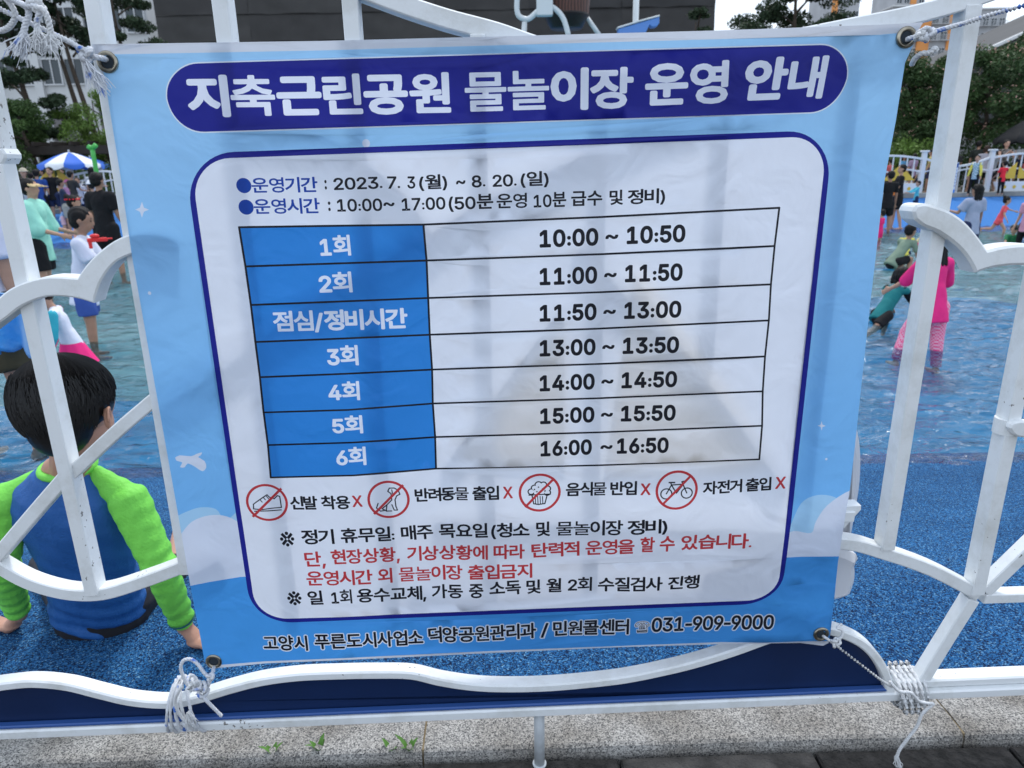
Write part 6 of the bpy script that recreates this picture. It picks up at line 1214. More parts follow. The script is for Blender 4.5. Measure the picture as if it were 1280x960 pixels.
wade('crouching child in cream and peach just beyond the gull tip', 1146, 306, 276, -150, scale=1.4, child=.9, top=fabric((.7, .6, .35)), bottom=PINK, hat=('cap', fabric((.6, .5, .38))), lean=35, legs=((90, 12, 120), (90, 12, 120)), arms=((50, 8, 30), (50, 8, 30)))
stand('person in a maroon shirt resting an arm on the far fence, right edge', 1279, 21.9, 184, 165, z=.25, top=fabric((.12, .05, .07)), bottom=BLACKF, arms=((20, 10, 10), (60, 35, 30)))
stand('dark-haired adult behind the far fence next to the banner edge', 1128, 22.6, 191, 20, z=.25, top=fabric((.35, .25, .35)), bottom=BLACKF, hair='bob')
stand('child leaning on the far fence beside the banner edge', 1138, 21.9, 205, 10, z=.25, child=.5, top=fabric((.5, .5, .55)), bottom=NAVYF)
print('right', time.time() - T0)
# more of the crowd on both banks
SHADES = [((.5, .52, .56), (.03, .03, .05)), ((.03, .04, .08), (.3, .3, .28)), ((.55, .12, .12), (.02, .02, .03)), ((.1, .3, .5), (.04, .04, .05)), ((.6, .5, .2), (.05, .05, .1)), ((.04, .04, .04), (.04, .04, .04))]
CROWD = [(12, 19.2, 208, 170, 'adult in pale grey at the far left bank behind the post'), (38, 21.6, 212, 200, 'adult in navy standing far behind the straw visor'), (55, 19.6, 214, 20, 'adult in a dark red shirt behind the left railing'),
         (70, 21.8, 210, 150, 'adult in blue under the striped parasol, left side'), (94, 21.5, 209, 190, 'adult in ochre under the striped parasol, right side'), (104, 19.0, 212, -30, 'adult in black beside the green pipe'),
         (131, 19.4, 207, 10, 'adult in pale grey at the banner edge, far left bank'), (90, 17.4, 222, -60, 'short person in navy in front of the left railing'),
         (1100, 22.0, 198, 20, 'adult in dark red behind the far fence at the banner edge'), (1116, 22.9, 192, -160, 'adult in blue behind the far fence, left of the purple shirt'), (1148, 23.2, 186, 60, 'adult in ochre far behind the purple shirt'),
         (1178, 22.8, 184, -20, 'adult in black behind the far fence, left of the right post'), (1226, 23.4, 184, 10, 'adult in pale grey behind the woman in the dark dress'), (1256, 22.8, 190, 150, 'adult in navy behind the far boat panel'), (1268, 22.0, 196, -40, 'short adult in dark red leaning near the far boat sail')]
for i, (px, Y, yt, yw_, lab) in enumerate(CROWD):
    a_, b_ = SHADES[i % 6]; stand(lab, px, Y, yt, yw_, z=gz(Y) if Y < 21 else .25, top=fabric(a_), bottom=fabric(b_), hair='bob' if i % 3 == 0 else 'short', face=abs(yw_) > 90, skin=SKIN2 if i % 2 else SKIN, arms=((10 + i * 3 % 30, 8, 20 + i * 7 % 60), (5, 8, 15)), group='onlookers on the far banks', vox=.022)
wade('child in a yellow swim shirt paddling between the green squatter and the gull', 1131, 318, 283, -30, scale=1.3, child=.9, top=YEL, bottom=NAVYF, lean=30, legs=((85, 12, 110), (85, 12, 110)), arms=((40, 8, 20), (40, 8, 20)))
wade('child in a bright pink swimsuit cut off by the banner edge', 1098, 300, 262, 30, child=.9, top=PINK, bottom=PINK)
# things they carry ------------------------------------------------
M_RED = mat('red_plastic', (.75, .03, .03), .35); M_ORG = mat('orange_plastic', (.85, .22, .03), .35)
def water_gun(px, py, Y, yaw, m1, m2, label, s=1.):
    r = empty('water_pistol', py_(px, py, Y), R(yaw), label=label, cat='water pistol')
    m = MB(); m.bbox((0, .02 * s, .0), (.035 * s, .20 * s, .045 * s), .008 * s); m.tube([(0, .12 * s, .004), (0, .17 * s, .004)], .009 * s, 10); m.build('barrel', m1, r)
    m = MB(); m.bbox((0, -.055 * s, -.05 * s), (.028 * s, .035 * s, .08 * s), .006 * s); m.build('grip', m1, r)
    m = MB(); m.ell((0, .0, .042 * s), .024 * s, .05 * s, .026 * s); m.build('tank', m2, r, smooth=True)
water_gun(119, 300, 5.9, -50, M_RED, M_RED, 'red water pistol in the hands of the white-shirted boy', .75)
water_gun(1113, 236, 16.2, 80, M_ORG, M_RED, 'orange water pistol held by the tall person in black', 1.6)
# towel carried by the adult at the left edge
TOW = mat('blue_towel', (.06, .33, .78), .9, bump=.5, bscale=60, c2=(.35, .55, .8), vscale=5)
c = py_(5, 372, 3.42); mb = MB(); nu, nv_ = 18, 12; vs = []
for s in (0, 1):
    for i in range(nu + 1):
        for j in range(nv_ + 1):
            u = i / nu; v = j / nv_; vs.append((-.14 + .28 * u + .02 * v, .025 * math.sin(u * 13 + v * 3) + .03 * v + s * .02, -.30 * v + .03 * math.sin(u * 5) + .015 * math.sin(u * 17) * v))
k = (nu + 1) * (nv_ + 1); fs = []
for s in (0, 1): fs += [(s * k + i * (nv_ + 1) + j, s * k + (i + 1) * (nv_ + 1) + j, s * k + (i + 1) * (nv_ + 1) + j + 1, s * k + i * (nv_ + 1) + j + 1) for i in range(nu) for j in range(nv_)]
for i in range(nu): fs += [(i * (nv_ + 1) + nv_, (i + 1) * (nv_ + 1) + nv_, k + (i + 1) * (nv_ + 1) + nv_, k + i * (nv_ + 1) + nv_), (i * (nv_ + 1), (i + 1) * (nv_ + 1), k + (i + 1) * (nv_ + 1), k + i * (nv_ + 1))]
mb.add(vs, fs); o = mb.build('towel', TOW, smooth=True, label='light blue towel hanging from the waist of the adult at the left edge', cat='towel'); o.location = c
# ------------------------------------------------------------------ trees and planting
BARK = mat('bark', (.075, .055, .04), .9, bump=.8, bscale=40, var=.4, vscale=12)
def leafmat(n, c, v=.45): 
    m = mat(n, c, .6, .25, var=v, vscale=1.3, detail=6); b = m.node_tree.nodes['Principled BSDF']; b.inputs['Transmission Weight'].default_value = 0; return m
LEAF_PINE = leafmat('pine_foliage', (.045, .075, .035)); LEAF_DARK = leafmat('dark_foliage', (.058, .105, .032)); LEAF_MID = leafmat('green_foliage', (.075, .135, .035)); LEAF_LIGHT = leafmat('bright_foliage', (.13, .22, .04))
BLOSSOM = mat('pink_blossom', (.78, .46, .36), .7, var=.3, vscale=30)
def leaves(name, mt, parent, centers, n, size, rs, flat=1., kind=None):
    """many small leaf faces spread through clumps; rs = clump radii"""
    cs = np.array([tuple(c) for c in centers]); rr = np.array(rs); k = rs_.integers(0, len(cs), n)
    d = rs_.normal(size=(n, 3)); d /= np.linalg.norm(d, axis=1)[:, None]; d *= (rs_.random(n) ** .45)[:, None] * rr[k][:, None]; d[:, 2] *= flat
    P_ = cs[k] + d; a = rs_.normal(size=(n, 3)); a /= np.linalg.norm(a, axis=1)[:, None]; b = np.cross(a, rs_.normal(size=(n, 3))); b /= np.linalg.norm(b, axis=1)[:, None]
    s = size * rs_.uniform(.5, 1.2, n)[:, None]; V = np.stack([P_ - a * s, P_ + b * s * .42, P_ + a * s, P_ - b * s * .42], 1).reshape(-1, 3)
    me = bpy.data.meshes.new(name); F = np.arange(4 * n).reshape(-1, 4); me.from_pydata(V.tolist(), [], F.tolist()); me.materials.append(mt); me.update(); return link(name, me, parent, kind=kind)
rs_ = np.random.default_rng(11)
def tree(name, label, base, H, cr, ch, n, size, leaf=LEAF_DARK, trunks=1, bare=.35, blossom=0, lean=(0, 0), group=None, clumps=26, tr=.12, layered=False, seed=1):
    rnd = random.Random(seed); base = Vector(base); root = empty(name, base, label=label, cat='tree', group=group); cen = []; rad = []
    top = Vector((lean[0], lean[1], H)); mb = MB()
    for t in range(trunks):
        ox = Vector(((t - (trunks - 1) / 2) * .5, rnd.uniform(-.3, .3), 0)); pts = [ox + Vector((top.x * f * (1 + t * .2) + .12 * math.sin(f * 5 + t), top.y * f + .1 * math.cos(f * 4), (H * .94) * f)) for f in [i / 7 for i in range(8)]]
        mb.tube(pts, [tr * (1 - .8 * i / 7) for i in range(8)], 8)
        for k in range(9):
            f = bare + (1 - bare) * (k + .5) / 9; p = ox + Vector((top.x * f * (1 + t * .2), top.y * f, H * .94 * f)); a = rnd.uniform(0, 6.28); r_ = cr * (math.sin(math.pi * (.2 + .75 * (f - bare) / (1 - bare)))) * rnd.uniform(.5, .95)
            e = p + Vector((math.cos(a) * r_, math.sin(a) * r_, ch * .10 * rnd.uniform(.1, 1.3))); mb.tube([p, p.lerp(e, .5) + Vector((0, 0, .08)), e], [tr * .32, tr * .2, tr * .06], 5); cen.append(e); rad.append(cr * rnd.uniform(.18, .34))
    mb.build('trunk', BARK, root, smooth=True)
    for k in range(clumps):
        f = rnd.random(); a = rnd.uniform(0, 6.28); h = H * bare + (H - H * bare) * f; r_ = cr * math.sqrt(max(0, 1 - (2 * f - .9) ** 2 * .8)) * rnd.uniform(.25, 1.0)
        cen.append(Vector((top.x * h / H + math.cos(a) * r_, top.y * h / H + math.sin(a) * r_, h))); rad.append(cr * rnd.uniform(.16, .36))
    leaves('crown', leaf, root, cen, n, size, rad, .45 if layered else .75)
    if blossom: leaves('blossoms', BLOSSOM, root, [c + Vector((0, 0, r * .3)) for c, r in zip(cen, rad)], blossom, size * .75, [r * 1.08 for r in rad], .6)
    return root
def bush(label, a, b, Y, h0, leaf, n, size, cat='bush', name='bush'):
    p = py_(a, 190, Y); q = py_(b, 190, Y); root = empty(name, ((p.x + q.x) / 2, Y, .25), label=label, cat=cat); w_ = q.x - p.x; cen = []; rad = []; rnd = random.Random(int(a))
    for k in range(18): cen.append(Vector((rnd.uniform(-.42, .42) * w_, rnd.uniform(-.5, .5), rnd.uniform(.2, .8) * h0))); rad.append(h0 * rnd.uniform(.22, .36))
    mb = MB()
    for k in range(6): mb.tube([(rnd.uniform(-.1, .1) * w_, 0, -.02), (rnd.uniform(-.35, .35) * w_, rnd.uniform(-.3, .3), h0 * .7)], [.03, .01], 5)
    mb.build('stems', BARK, root); leaves('foliage', leaf, root, cen, n, size, rad); return root
def tx(px, Y, z=.25): p = py_(px, 110, Y); return (p.x, Y, z)
def zt(px, py, Y): return py_(px, py, Y).z - .25
# left group
tree('pine_tree', 'dark pine with a leaning trunk at the far left, behind the post', tx(28, 26), zt(28, -40, 26), 1.7, 5, 22000, .085, LEAF_PINE, bare=.2, lean=(-.3, 0), seed=2, tr=.16, layered=True)
tree('pine_tree', 'tall dark pine whose bare trunks cross the white apartment block', tx(108, 27), zt(95, -60, 27), 1.6, 5, 18000, .085, LEAF_PINE, trunks=2, bare=.62, lean=(-.5, 0), seed=3, tr=.13, layered=True)
tree('pine_tree', 'dark pine between the grey cladding and the upper left rope', tx(165, 30), zt(165, -50, 30), 1.5, 5, 15000, .085, LEAF_PINE, bare=.40, seed=4, layered=True)
tree('tree', 'low bright green tree beneath the pines by the left post', tx(18, 24), zt(18, 128, 24), 1.3, 2.5, 14000, .06, LEAF_MID, bare=.2, seed=6, clumps=18)
tree('tree', 'pale spring-green tree left of the banner edge above the parasol', tx(120, 25), zt(120, 118, 25), 1.15, 2.5, 9000, .05, LEAF_LIGHT, bare=.3, seed=7, clumps=16, tr=.07)
tree('tree', 'loose light green tree in the middle of the left gap', tx(75, 26), zt(75, 138, 26), 1.1, 2.5, 8000, .05, LEAF_LIGHT, bare=.3, seed=17, clumps=14, tr=.07)
# middle, behind the banner's top edge
tree('pine_tree', 'dark pine with cloud-like foliage above the top right of the banner', tx(985, 30), zt(985, -60, 30), 2.6, 6, 30000, .085, LEAF_PINE, bare=.5, seed=8, tr=.18, layered=True, clumps=34)
tree('pine_tree', 'small pine at the right end of the grey cladding', tx(868, 33), zt(868, 14, 33), 1.0, 5, 5000, .10, LEAF_PINE, bare=.5, seed=9, layered=True)
# right group: silk trees
for px, Y, top, cr, sd_, lab in ((1128, 26, 78, 1.5, 21, 'silk tree with pink blossom next to the right banner edge'), (1183, 28, 74, 1.6, 22, 'silk tree with sparse pink blossom behind the right post'), (1243, 25, 66, 1.7, 23, 'silk tree with a forked trunk and pink blossom right of the post'), (1300, 27, 40, 2.2, 24, 'tall dark silk tree at the right edge under the roof slope')):
    tree('silk_tree', lab, tx(px, Y), zt(px, top, Y), cr, 3, 22000, .07, LEAF_DARK, bare=.34, blossom=800, group='silk trees behind the far fence', seed=sd_, tr=.11, clumps=30)
bush('rounded bright green shrub beside the banner edge, behind the far fence', 1112, 1178, 24.2, zt(1140, 168, 24.2), LEAF_LIGHT, 7000, .06)
bush('long dark clipped hedge behind the woman in the dark dress', 1196, 1330, 24.6, zt(1240, 178, 24.6), LEAF_DARK, 9000, .06, 'hedge', 'hedge')
bush('dark green shrub behind the crowd, left of the parasol', 0, 62, 22.5, zt(30, 206, 22.5), LEAF_DARK, 5000, .06)
bush('green shrub behind the crowd at the banner edge, under the pergola', 96, 160, 22.8, zt(120, 205, 22.8), LEAF_MID, 4500, .06)
print('trees', time.time() - T0)

# ------------------------------------------------------------------ buildings
GLASS = mat('window_glass', (.03, .045, .055), .12, .6); FRAME = mat('window_frame', (.55, .56, .57), .5); CONC_W = mat('white_render', (.62, .63, .63), .8, var=.12, vscale=.4); STONE_G = mat('grey_stone_cladding', (.20, .19, .19), .8, var=.2, vscale=.6)
ORANGE = mat('orange_render', (.72, .30, .09), .8, var=.1, vscale=.3); GREY_P = mat('grey_render', (.42, .43, .45), .8, var=.15, vscale=.3); RAILM = mat('balcony_rail', (.42, .43, .44), .5)
def facade(label, px0, px1, Y, top, cols, fl_h, wallm, wins, depth=12, bands=None, z0=.25, balc=False, base=None):
    p = py_(px0, 45 if Y > 100 else 100, Y); q = py_(px1, 45 if Y > 100 else 100, Y); W_ = q.x - p.x; Ht = py_((px0 + px1) / 2, top, Y).z - z0; root = empty('apartment_building', ((p.x + q.x) / 2, Y, z0), label=label, cat='building')
    m = MB(); m.box((0, depth / 2, Ht / 2), (W_, depth, Ht)); m.build('wall', wallm, root)
    m = MB(); m.box((0, depth / 2 - .2, Ht + .15), (W_ + .5, depth + .5, .3)); m.build('roof', CONC_W, root)
    if bands:
        for a, b, mt in bands: m = MB(); m.box((-W_ / 2 + W_ * (a + b) / 2, -.12, Ht / 2 + .01), (W_ * (b - a), .3, Ht)); m.build('pilaster', mt, root)
    if base: m = MB(); m.box((0, -.06, base / 2), (W_ * .998, .14, base)); m.build('plinth', STONE_G, root)
    nf = int(Ht / fl_h); fw = W_ / cols; ww, wh = wins
    fm = MB()
    for s in (-1, 1): fm.box((s * ww / 2, -.03, 0), (.09, .14, wh + .09)); fm.box((0, -.031, s * wh / 2), (ww - .09, .14, .09))
    fm.box((0, -.032, 0), (.07, .10, wh - .09)); frame_mesh = fm.mesh('window', FRAME); pane_mesh = MB().box((0, .0, 0), (ww, .06, wh)).mesh('pane', GLASS)
    balcony_mesh = None
    if balc:
        b_ = MB(); b_.box((0, -.5, -wh / 2 - .15), (fw * .9, 1.0, .14))
        for k in range(7): b_.box((-fw * .42 + k * fw * .14, -.97, -wh / 2 + .35), (.06, .04, .9))
        b_.box((0, -.97, -wh / 2 + .85), (fw * .9, .07, .07)); balcony_mesh = b_.mesh('balcony', RAILM)
    for f in range(nf):
        for c in range(cols):
            u = (c + .5) / cols
            if bands and any(a <= u <= b for a, b, _ in bands): continue
            loc = (-W_ / 2 + fw * (c + .5), -.04, fl_h * (f + .55))
            o = link('window', frame_mesh, root); o.location = loc; g = link('pane', pane_mesh, o)
            if balcony_mesh: o = link('balcony', balcony_mesh, root); o.location = loc
    return root
facade('white apartment block with rows of windows behind the pines at left', -60, 196, 48, -60, 9, 2.9, CONC_W, (1.15, 1.5), bands=[(.205, .225, CONC_W), (.41, .45, CONC_W), (.66, .70, CONC_W)], base=4.6)
facade('orange and grey apartment tower framed by the rope and the right post', 1112, 1197, 150, 8, 7, 2.9, GREY_P, (1.3, 1.5), bands=[(.40, .58, ORANGE), (.84, .98, ORANGE)], balc=True)
facade('slim grey apartment tower right of the post with roof railings', 1204, 1254, 170, 12, 5, 2.9, GREY_P, (1.3, 1.5), balc=True)
facade('distant grey tower with an orange stripe above the silk trees', 1036, 1070, 160, -30, 4, 2.9, GREY_P, (1.3, 1.5), bands=[(.0, .2, ORANGE)])
facade('distant grey tower cut by the top edge, left of the rope knot', 1114, 1150, 190, -30, 4, 2.9, GREY_P, (1.3, 1.5), bands=[(.5, .7, ORANGE)])
# dark cladding: tarpaulin sheets over a big volume
Yh = 40; pa = py_(197, 30, Yh); pb_ = py_(892, 30, Yh); W_ = pb_.x - pa.x; Ht = py_(540, -70, Yh).z - .25
hall = empty('sheeted_building', ((pa.x + pb_.x) / 2, Yh, .25), label='large building wrapped in dark grey sheeting behind the top of the banner', cat='building')
m = MB(); m.box((0, 6, Ht / 2), (W_ - .1, 11.9, Ht)); m.build('wall', mat('dark_wall', (.035, .034, .034), .9), hall)
SHEETS = [mat('dark_sheeting', c, .75, .3, bump=.5, bscale=3, var=.25, vscale=.8) for c in ((.050, .048, .047), (.043, .042, .042), (.056, .054, .052))]
rh = 1.28; nc = 6; cwid = W_ / nc; rnd = random.Random(4)
sheets = []
for v in range(4):
    m = MB(); vs = []; nu, nv_ = 26, 8
    for i in range(nu + 1):
        for j in range(nv_ + 1):
            u, t = i / nu, j / nv_; x = (u - .5) * cwid; z = t * rh; y = -.10 - .06 * (1 - t) + .05 * noise.noise(Vector((x * 1.1 + v * 9, z * 2.0, v))) + .035 * math.sin(x * 2.2 + z * 2.6 + v * 2) * (1 - t)
            vs.append((x, y, z))
    m.add(vs, [(i * (nv_ + 1) + j, (i + 1) * (nv_ + 1) + j, (i + 1) * (nv_ + 1) + j + 1, i * (nv_ + 1) + j + 1) for i in range(nu) for j in range(nv_)]); m.box((0, -.11, rh - .02), (cwid * .995, .05, .035)); sheets.append(m.mesh('sheet', SHEETS[v % 3], smooth=True))
for r_ in range(int(Ht / rh) + 1):
    for c in range(nc):
        o = link('sheet', rnd.choice(sheets), hall); o.location = (-W_ / 2 + cwid * (c + .5), 0, r_ * rh - .1)
# pale-edged dark roof slope on the right
ra = py_(1190, 84, 60); rb = py_(1300, 34, 60); rf = empty('sloping_roof_hall', (ra.x, 60, .25), label='hall with a dark sloping roof and a pale eave at the right edge', cat='building')
wd_ = rb.x - ra.x + 14; hz = rb.z - ra.z; z0 = ra.z - .25
m = MB(); plate(m, [(0, z0), (wd_, z0 + hz * wd_ / (rb.x - ra.x)), (wd_, -.2), (0, -.2)], 0, 14, .02); m.build('wall', mat('dark_roofing', (.05, .052, .055), .8, var=.2, vscale=.5), rf)
m = MB(); plate(m, [(-.3, z0 - .1), (wd_, z0 + hz * wd_ / (rb.x - ra.x) + .02), (wd_, z0 + hz * wd_ / (rb.x - ra.x) + .26), (-.3, z0 + .16)], -.5, -.05, .02); m.build('eave', CONC_W, rf)
m = MB(); m.box(((tx(1238, 38)[0]), 38, 1.6), (5.2, .3, 2.7)); o = m.build('grey_wall', mat('pale_grey_wall', (.30, .30, .30), .8, var=.2, vscale=.7), label='plain pale grey wall seen between the silk tree trunks', cat='wall')
# white balustrade
bz = zt(1228, 179, 30); bal = empty('balustrade', tx(1240, 30), label='white balustrade with rings behind the dark hedge', cat='balustrade')
mp_ = MB(); mp_.lathe([(.02, 0), (.05, .05), (.03, .12), (.055, .28), (.03, .40), (.045, .46)], n=8); pm_ = mp_.mesh('baluster', CONC_W, True)
for k in range(26): o = link('baluster', pm_, bal); o.location = (-2.2 + k * .18, 0, bz - .1)
m = MB(); m.bbox((0.05, 0, bz + .40), (4.9, .14, .08), .01); m.build('handrail', CONC_W, bal); m = MB(); m.bbox((0.05, 0, (bz - .1) / 2), (4.9, .16, bz - .1), .01); m.build('base', GREY_P, bal)

# ------------------------------------------------------------------ parasols, pergola, pole
PB = mat('blue_canopy', (.03, .13, .55), .7); PW = mat('white_canopy', (.74, .76, .78), .7); POLE = mat('white_pole', (.6, .6, .6), .5)
def parasol(px, ytop, yrim, Y, rpx, label, mats_, n=10, col_pole=POLE, group=None):
    c = py_(px, ytop, Y); zr_ = py_(px, yrim, Y).z; r = rpx * Y / 870 * 1.02; root = empty('parasol', (c.x, Y, .25), label=label, cat='parasol', group=group); h = c.z - .25; hr = zr_ - .25
    for k in range(n):
        m = MB(); vs = []; a0, a1 = 2 * math.pi * (k) / n, 2 * math.pi * (k + 1) / n
        for i in range(7):
            t = i / 6; rr = r * t; z = h - (h - hr) * (t ** 1.35)
            for j in range(5):
                a = a0 + (a1 - a0) * j / 4; sag = .03 * r * math.sin(math.pi * j / 4) * t; vs.append((rr * math.cos(a) * (1 - .04 * math.sin(math.pi * j / 4)), rr * math.sin(a) * (1 - .04 * math.sin(math.pi * j / 4)), z - sag))
        b = len(vs)
        for j in range(5): x, y, z = vs[6 * 5 + j]; vs.append((x * 1.005, y * 1.005, z - .10 * (.7 + .5 * math.sin(math.pi * j / 4))))
        m.add(vs, [(i * 5 + j, i * 5 + j + 1, (i + 1) * 5 + j + 1, (i + 1) * 5 + j) for i in range(7) for j in range(4)]); m.build('canopy_panel', mats_[k % len(mats_)], root, smooth=True)
    m = MB(); m.tube([(0, 0, 0), (0, 0, h + .06)], .022, 10); m.build('pole', col_pole, root)
    m = MB(); m.lathe([(0.001, .10), (.25, .09), (.27, 0)], n=14); m.build('foot', GREY_P, root)
    for k in range(n): a = 2 * math.pi * k / n; m = MB(); m.tube([(0, 0, h - .35), (r * .55 * math.cos(a), r * .55 * math.sin(a), h - (h - hr) * .45 - .03)], .008, 5); m.build('rib', col_pole, root)
parasol(86, 190, 206, 20.5, 34, 'blue and white striped parasol above the crowd at left', [PB, PW])
parasol(112, 197, 206, 23.5, 20, 'plain blue parasol half hidden behind the striped one', [PB])
parasol(1290, 147, 174, 22.5, 34, 'black parasol at the right edge under the silk tree', [mat('black_canopy', (.008, .008, .009), .8)], col_pole=BARK)
gp = empty('green_pipe', py_(118, 236, 15.5), label='bright green water-play pipe with a forked top left of the banner', cat='pipe'); GREENP = mat('green_paint', (.07, .42, .08), .35); bz_ = py_(118, 236, 15.5)
q = [py_(a, b, 15.5) - bz_ for a, b in ((126, 262), (124, 235), (120, 212), (117, 196), (115, 184))]
m = MB(); m.tube(q, .045, 12); m.build('pipe', GREENP, gp, smooth=True)
for a, b in (((115, 186), (110, 183)), ((115, 186), (120, 181))):
    m = MB(); m.tube([py_(*a, 15.5) - bz_, py_(*b, 15.5) - bz_], .05, 10); m.build('nozzle', GREENP, gp, smooth=True)
pg = empty('pergola', (tx(70, 24)[0], 24, .25), label='long dark timber pergola beam above the crowd at left', cat='pergola'); TIMB = mat('dark_timber', (.030, .022, .018), .7, bump=.3, bscale=15)
b0 = py_(-40, 190, 24); b1 = py_(330, 184, 24)
m = MB(); m.bbox((0, 0, b0.z - .25), (9.5, .22, .27), .01); o = m.build('beam', TIMB, pg); m = MB(); m.bbox((0, 2.2, b0.z - .25), (9.5, .22, .27), .01); m.build('beam', TIMB, pg)
for x in (-4.4, 2.6, 4.5):
    for y in (0, 2.2): m = MB(); m.bbox((x, y, (b0.z - .39) / 2), (.2, .2, b0.z - .39), .01); m.build('post', TIMB, pg)
for k in range(16): m = MB(); m.bbox((-4.5 + k * .6, 1.1, b0.z - .25 + .20), (.08, 2.9, .12), .006); m.build('rafter', TIMB, pg)

# ------------------------------------------------------------------ far fences with boats
FW = mat('far_fence_white', (.66, .68, .70), .5); YS = mat('yellow_sail_paint', (.62, .42, .05), .5); BLU_F = mat('boat_blue', (.03, .09, .32), .5)
def far_fence(label, px0, px1, Y, ybase, ytop, sag=0, boats=(), sign=None):
    a = py_(px0, ybase, Y); b = py_(px1, ybase, Y); zb = a.z; h = py_((px0 + px1) / 2, ytop, Y).z - zb; Lh = b.x - a.x; root = empty('far_fence', (a.x, Y, zb), label=label, cat='fence')
    pn_ = 2.0; npan = max(1, round(Lh / pn_)); pw = Lh / npan
    for i in range(npan + 1):
        m = MB(); m.bbox((i * pw, 0, (h + .16) / 2), (.12, .12, h + .16), .01); m.build('post', FW, root)
        m = MB(); m.bbox((i * pw, 0, h + .185), (.19, .19, .05), .012); m.build('post_cap', FW, root)
    for i in range(npan):
        f = lambda t, i=i: h - .02 + (.10 if i % 2 == 0 else -.22) * math.sin(math.pi * t) * 1.0 - (0 if i % 2 == 0 else 0)
        pts = [(i * pw + .06 + (pw - .12) * t, f(t)) for t in [k / 10 for k in range(11)]]; m = MB(); ribbon(m, pts, .055, -.03, .03, .004); m.build('top_rail', FW, root)
        m = MB(); m.bbox((i * pw + pw / 2, 0, .10), (pw - .12, .06, .06), .006); m.build('bottom_rail', FW, root)
        for k in range(1, 9): t = k / 9; m = MB(); m.box((i * pw + .06 + (pw - .12) * t, 0, (f(t) - .03 + .13) / 2), (.028, .028, f(t) - .03 - .13)); m.build('bar', FW, root)
        pts = [(i * pw + .06 + (pw - .12) * t, h * .66 + .07 * abs(math.sin(2 * math.pi * t))) for t in [k / 16 for k in range(17)]]; m = MB(); ribbon(m, pts, .04, -.045, -.0305, .003); m.build('gull_ornament', FW, root)
    for px in boats:
        x = py_(px, ybase, Y).x - a.x; m = MB(); plate(m, [(x - .62, .42), (x + .66, .42), (x + .48, .08), (x - .45, .08)], -.09, -.05, .008); m.build('hull', FW, root)
        m = MB(); plate(m, [(x - .50, .10), (x + .52, .10), (x + .45, .03), (x - .40, .03)], -.10, -.06, .006); m.build('keel', BLU_F, root)
        for k in (-.28, 0, .28): m = MB(); m.tube([(x + k, -.10, .27), (x + k, -.085, .27)], .05, 12); m.build('porthole', YS, root)
        m = MB(); plate(m, [(x - .02, .95), (x - .02, .5), (x - .52, .5)], -.08, -.06, .004); m.build('sail', YS, root)
        m = MB(); plate(m, [(x + .06, .85), (x + .06, .5), (x + .42, .5)], -.08, -.06, .004); m.build('sail', YS, root)
    return root
far_fence('white railing with boat panels and gull shapes along the far right rim', 1064, 1314, 21.0, 249, 197, boats=(1262, 1120))
far_fence('white railing with a yellow sail at the far left bank', -60, 170, 20.3, 252, 219, boats=(78,))
sg = empty('notice_board', (0, 0, 0), label='small white notice with blue borders tied to the far right fence', cat='notice')
a = py_(1184, 242, 20.85); b = py_(1199, 203, 20.85); sg.location = a; w_ = b.x - a.x; h_ = b.z - a.z
m = MB(); m.bbox((w_ / 2, 0, h_ / 2), (w_, .02, h_), .002); m.build('board', mat('notice_white', (.62, .68, .78), .6), sg)
m = MB(); m.box((w_ / 2, -.0125, h_ - .08), (w_ - .02, .005, .12)); m.build('heading_band', BLU_F, sg); m = MB(); m.box((w_ / 2, -.0125, .06), (w_ - .02, .005, .10)); m.build('footer_band', mat('notice_blue', (.05, .25, .7), .6), sg)
for k in range(6): m = MB(); m.box((w_ / 2, -.0125, h_ * (.25 + .1 * k)), (w_ * .7, .004, .02)); m.build('print_line', BLU_F, sg)
b2 = empty('blue_banner', py_(1162, 243, 20.8), label='narrow blue and white vertical banner left of the right post on the far fence', cat='banner')
m = MB(); m.bbox((.06, 0, .45), (.17, .02, .95), .002); m.build('cloth', mat('banner_blue', (.08, .25, .65), .6), b2); m = MB(); m.box((.25, 0, .45), (.20, .018, .93)); m.build('cloth_edge', mat('banner_white', (.6, .65, .75), .6), b2)

# ------------------------------------------------------------------ water play: tipping bucket, pipes, blue spout
Yb = 11.0
def W11(a, b, Y=Yb): return py_(a, b, Y)
PIPE = mat('white_pipe', (.62, .66, .66), .4); WOOD = mat('brown_wood_grain', (.085, .032, .022), .55, bump=.3, bscale=12); t = WOOD.node_tree; wv = t.nodes.new('ShaderNodeTexWave'); wv.inputs['Scale'].default_value = 7; wv.inputs['Distortion'].default_value = 3; wv.inputs['Detail'].default_value = 3
tcn = [n for n in t.nodes if n.type == 'TEX_COORD'][0]; t.links.new(tcn.outputs['Object'], wv.inputs['Vector']); r_ = t.nodes.new('ShaderNodeValToRGB'); r_.color_ramp.elements[0].color = (.035, .014, .010, 1); r_.color_ramp.elements[1].color = (.12, .050, .035, 1)
t.links.new(wv.outputs['Color'], r_.inputs['Fac']); t.links.new(r_.outputs['Color'], t.nodes['Principled BSDF'].inputs['Base Color'])
tf = empty('bucket_frame', (W11(700, 200).x, Yb, gz(Yb)), label='white pipe frame of the water-play tower behind the banner top', cat='play frame'); o0 = Vector(tf.location)
def pipe(pts, r, dy=0, nm='pipe'):
    m = MB(); m.tube([W11(a, b) + Vector((0, dy, 0)) - o0 for a, b in catmull(pts, 5)], r, 12); m.build(nm, PIPE, tf, smooth=True)
pipe([(646, -60), (646, 0), (646, 20), (650, 28), (660, 30), (672, 20), (682, 15), (692, 18), (702, 30), (708, 50)], .036, -.35)
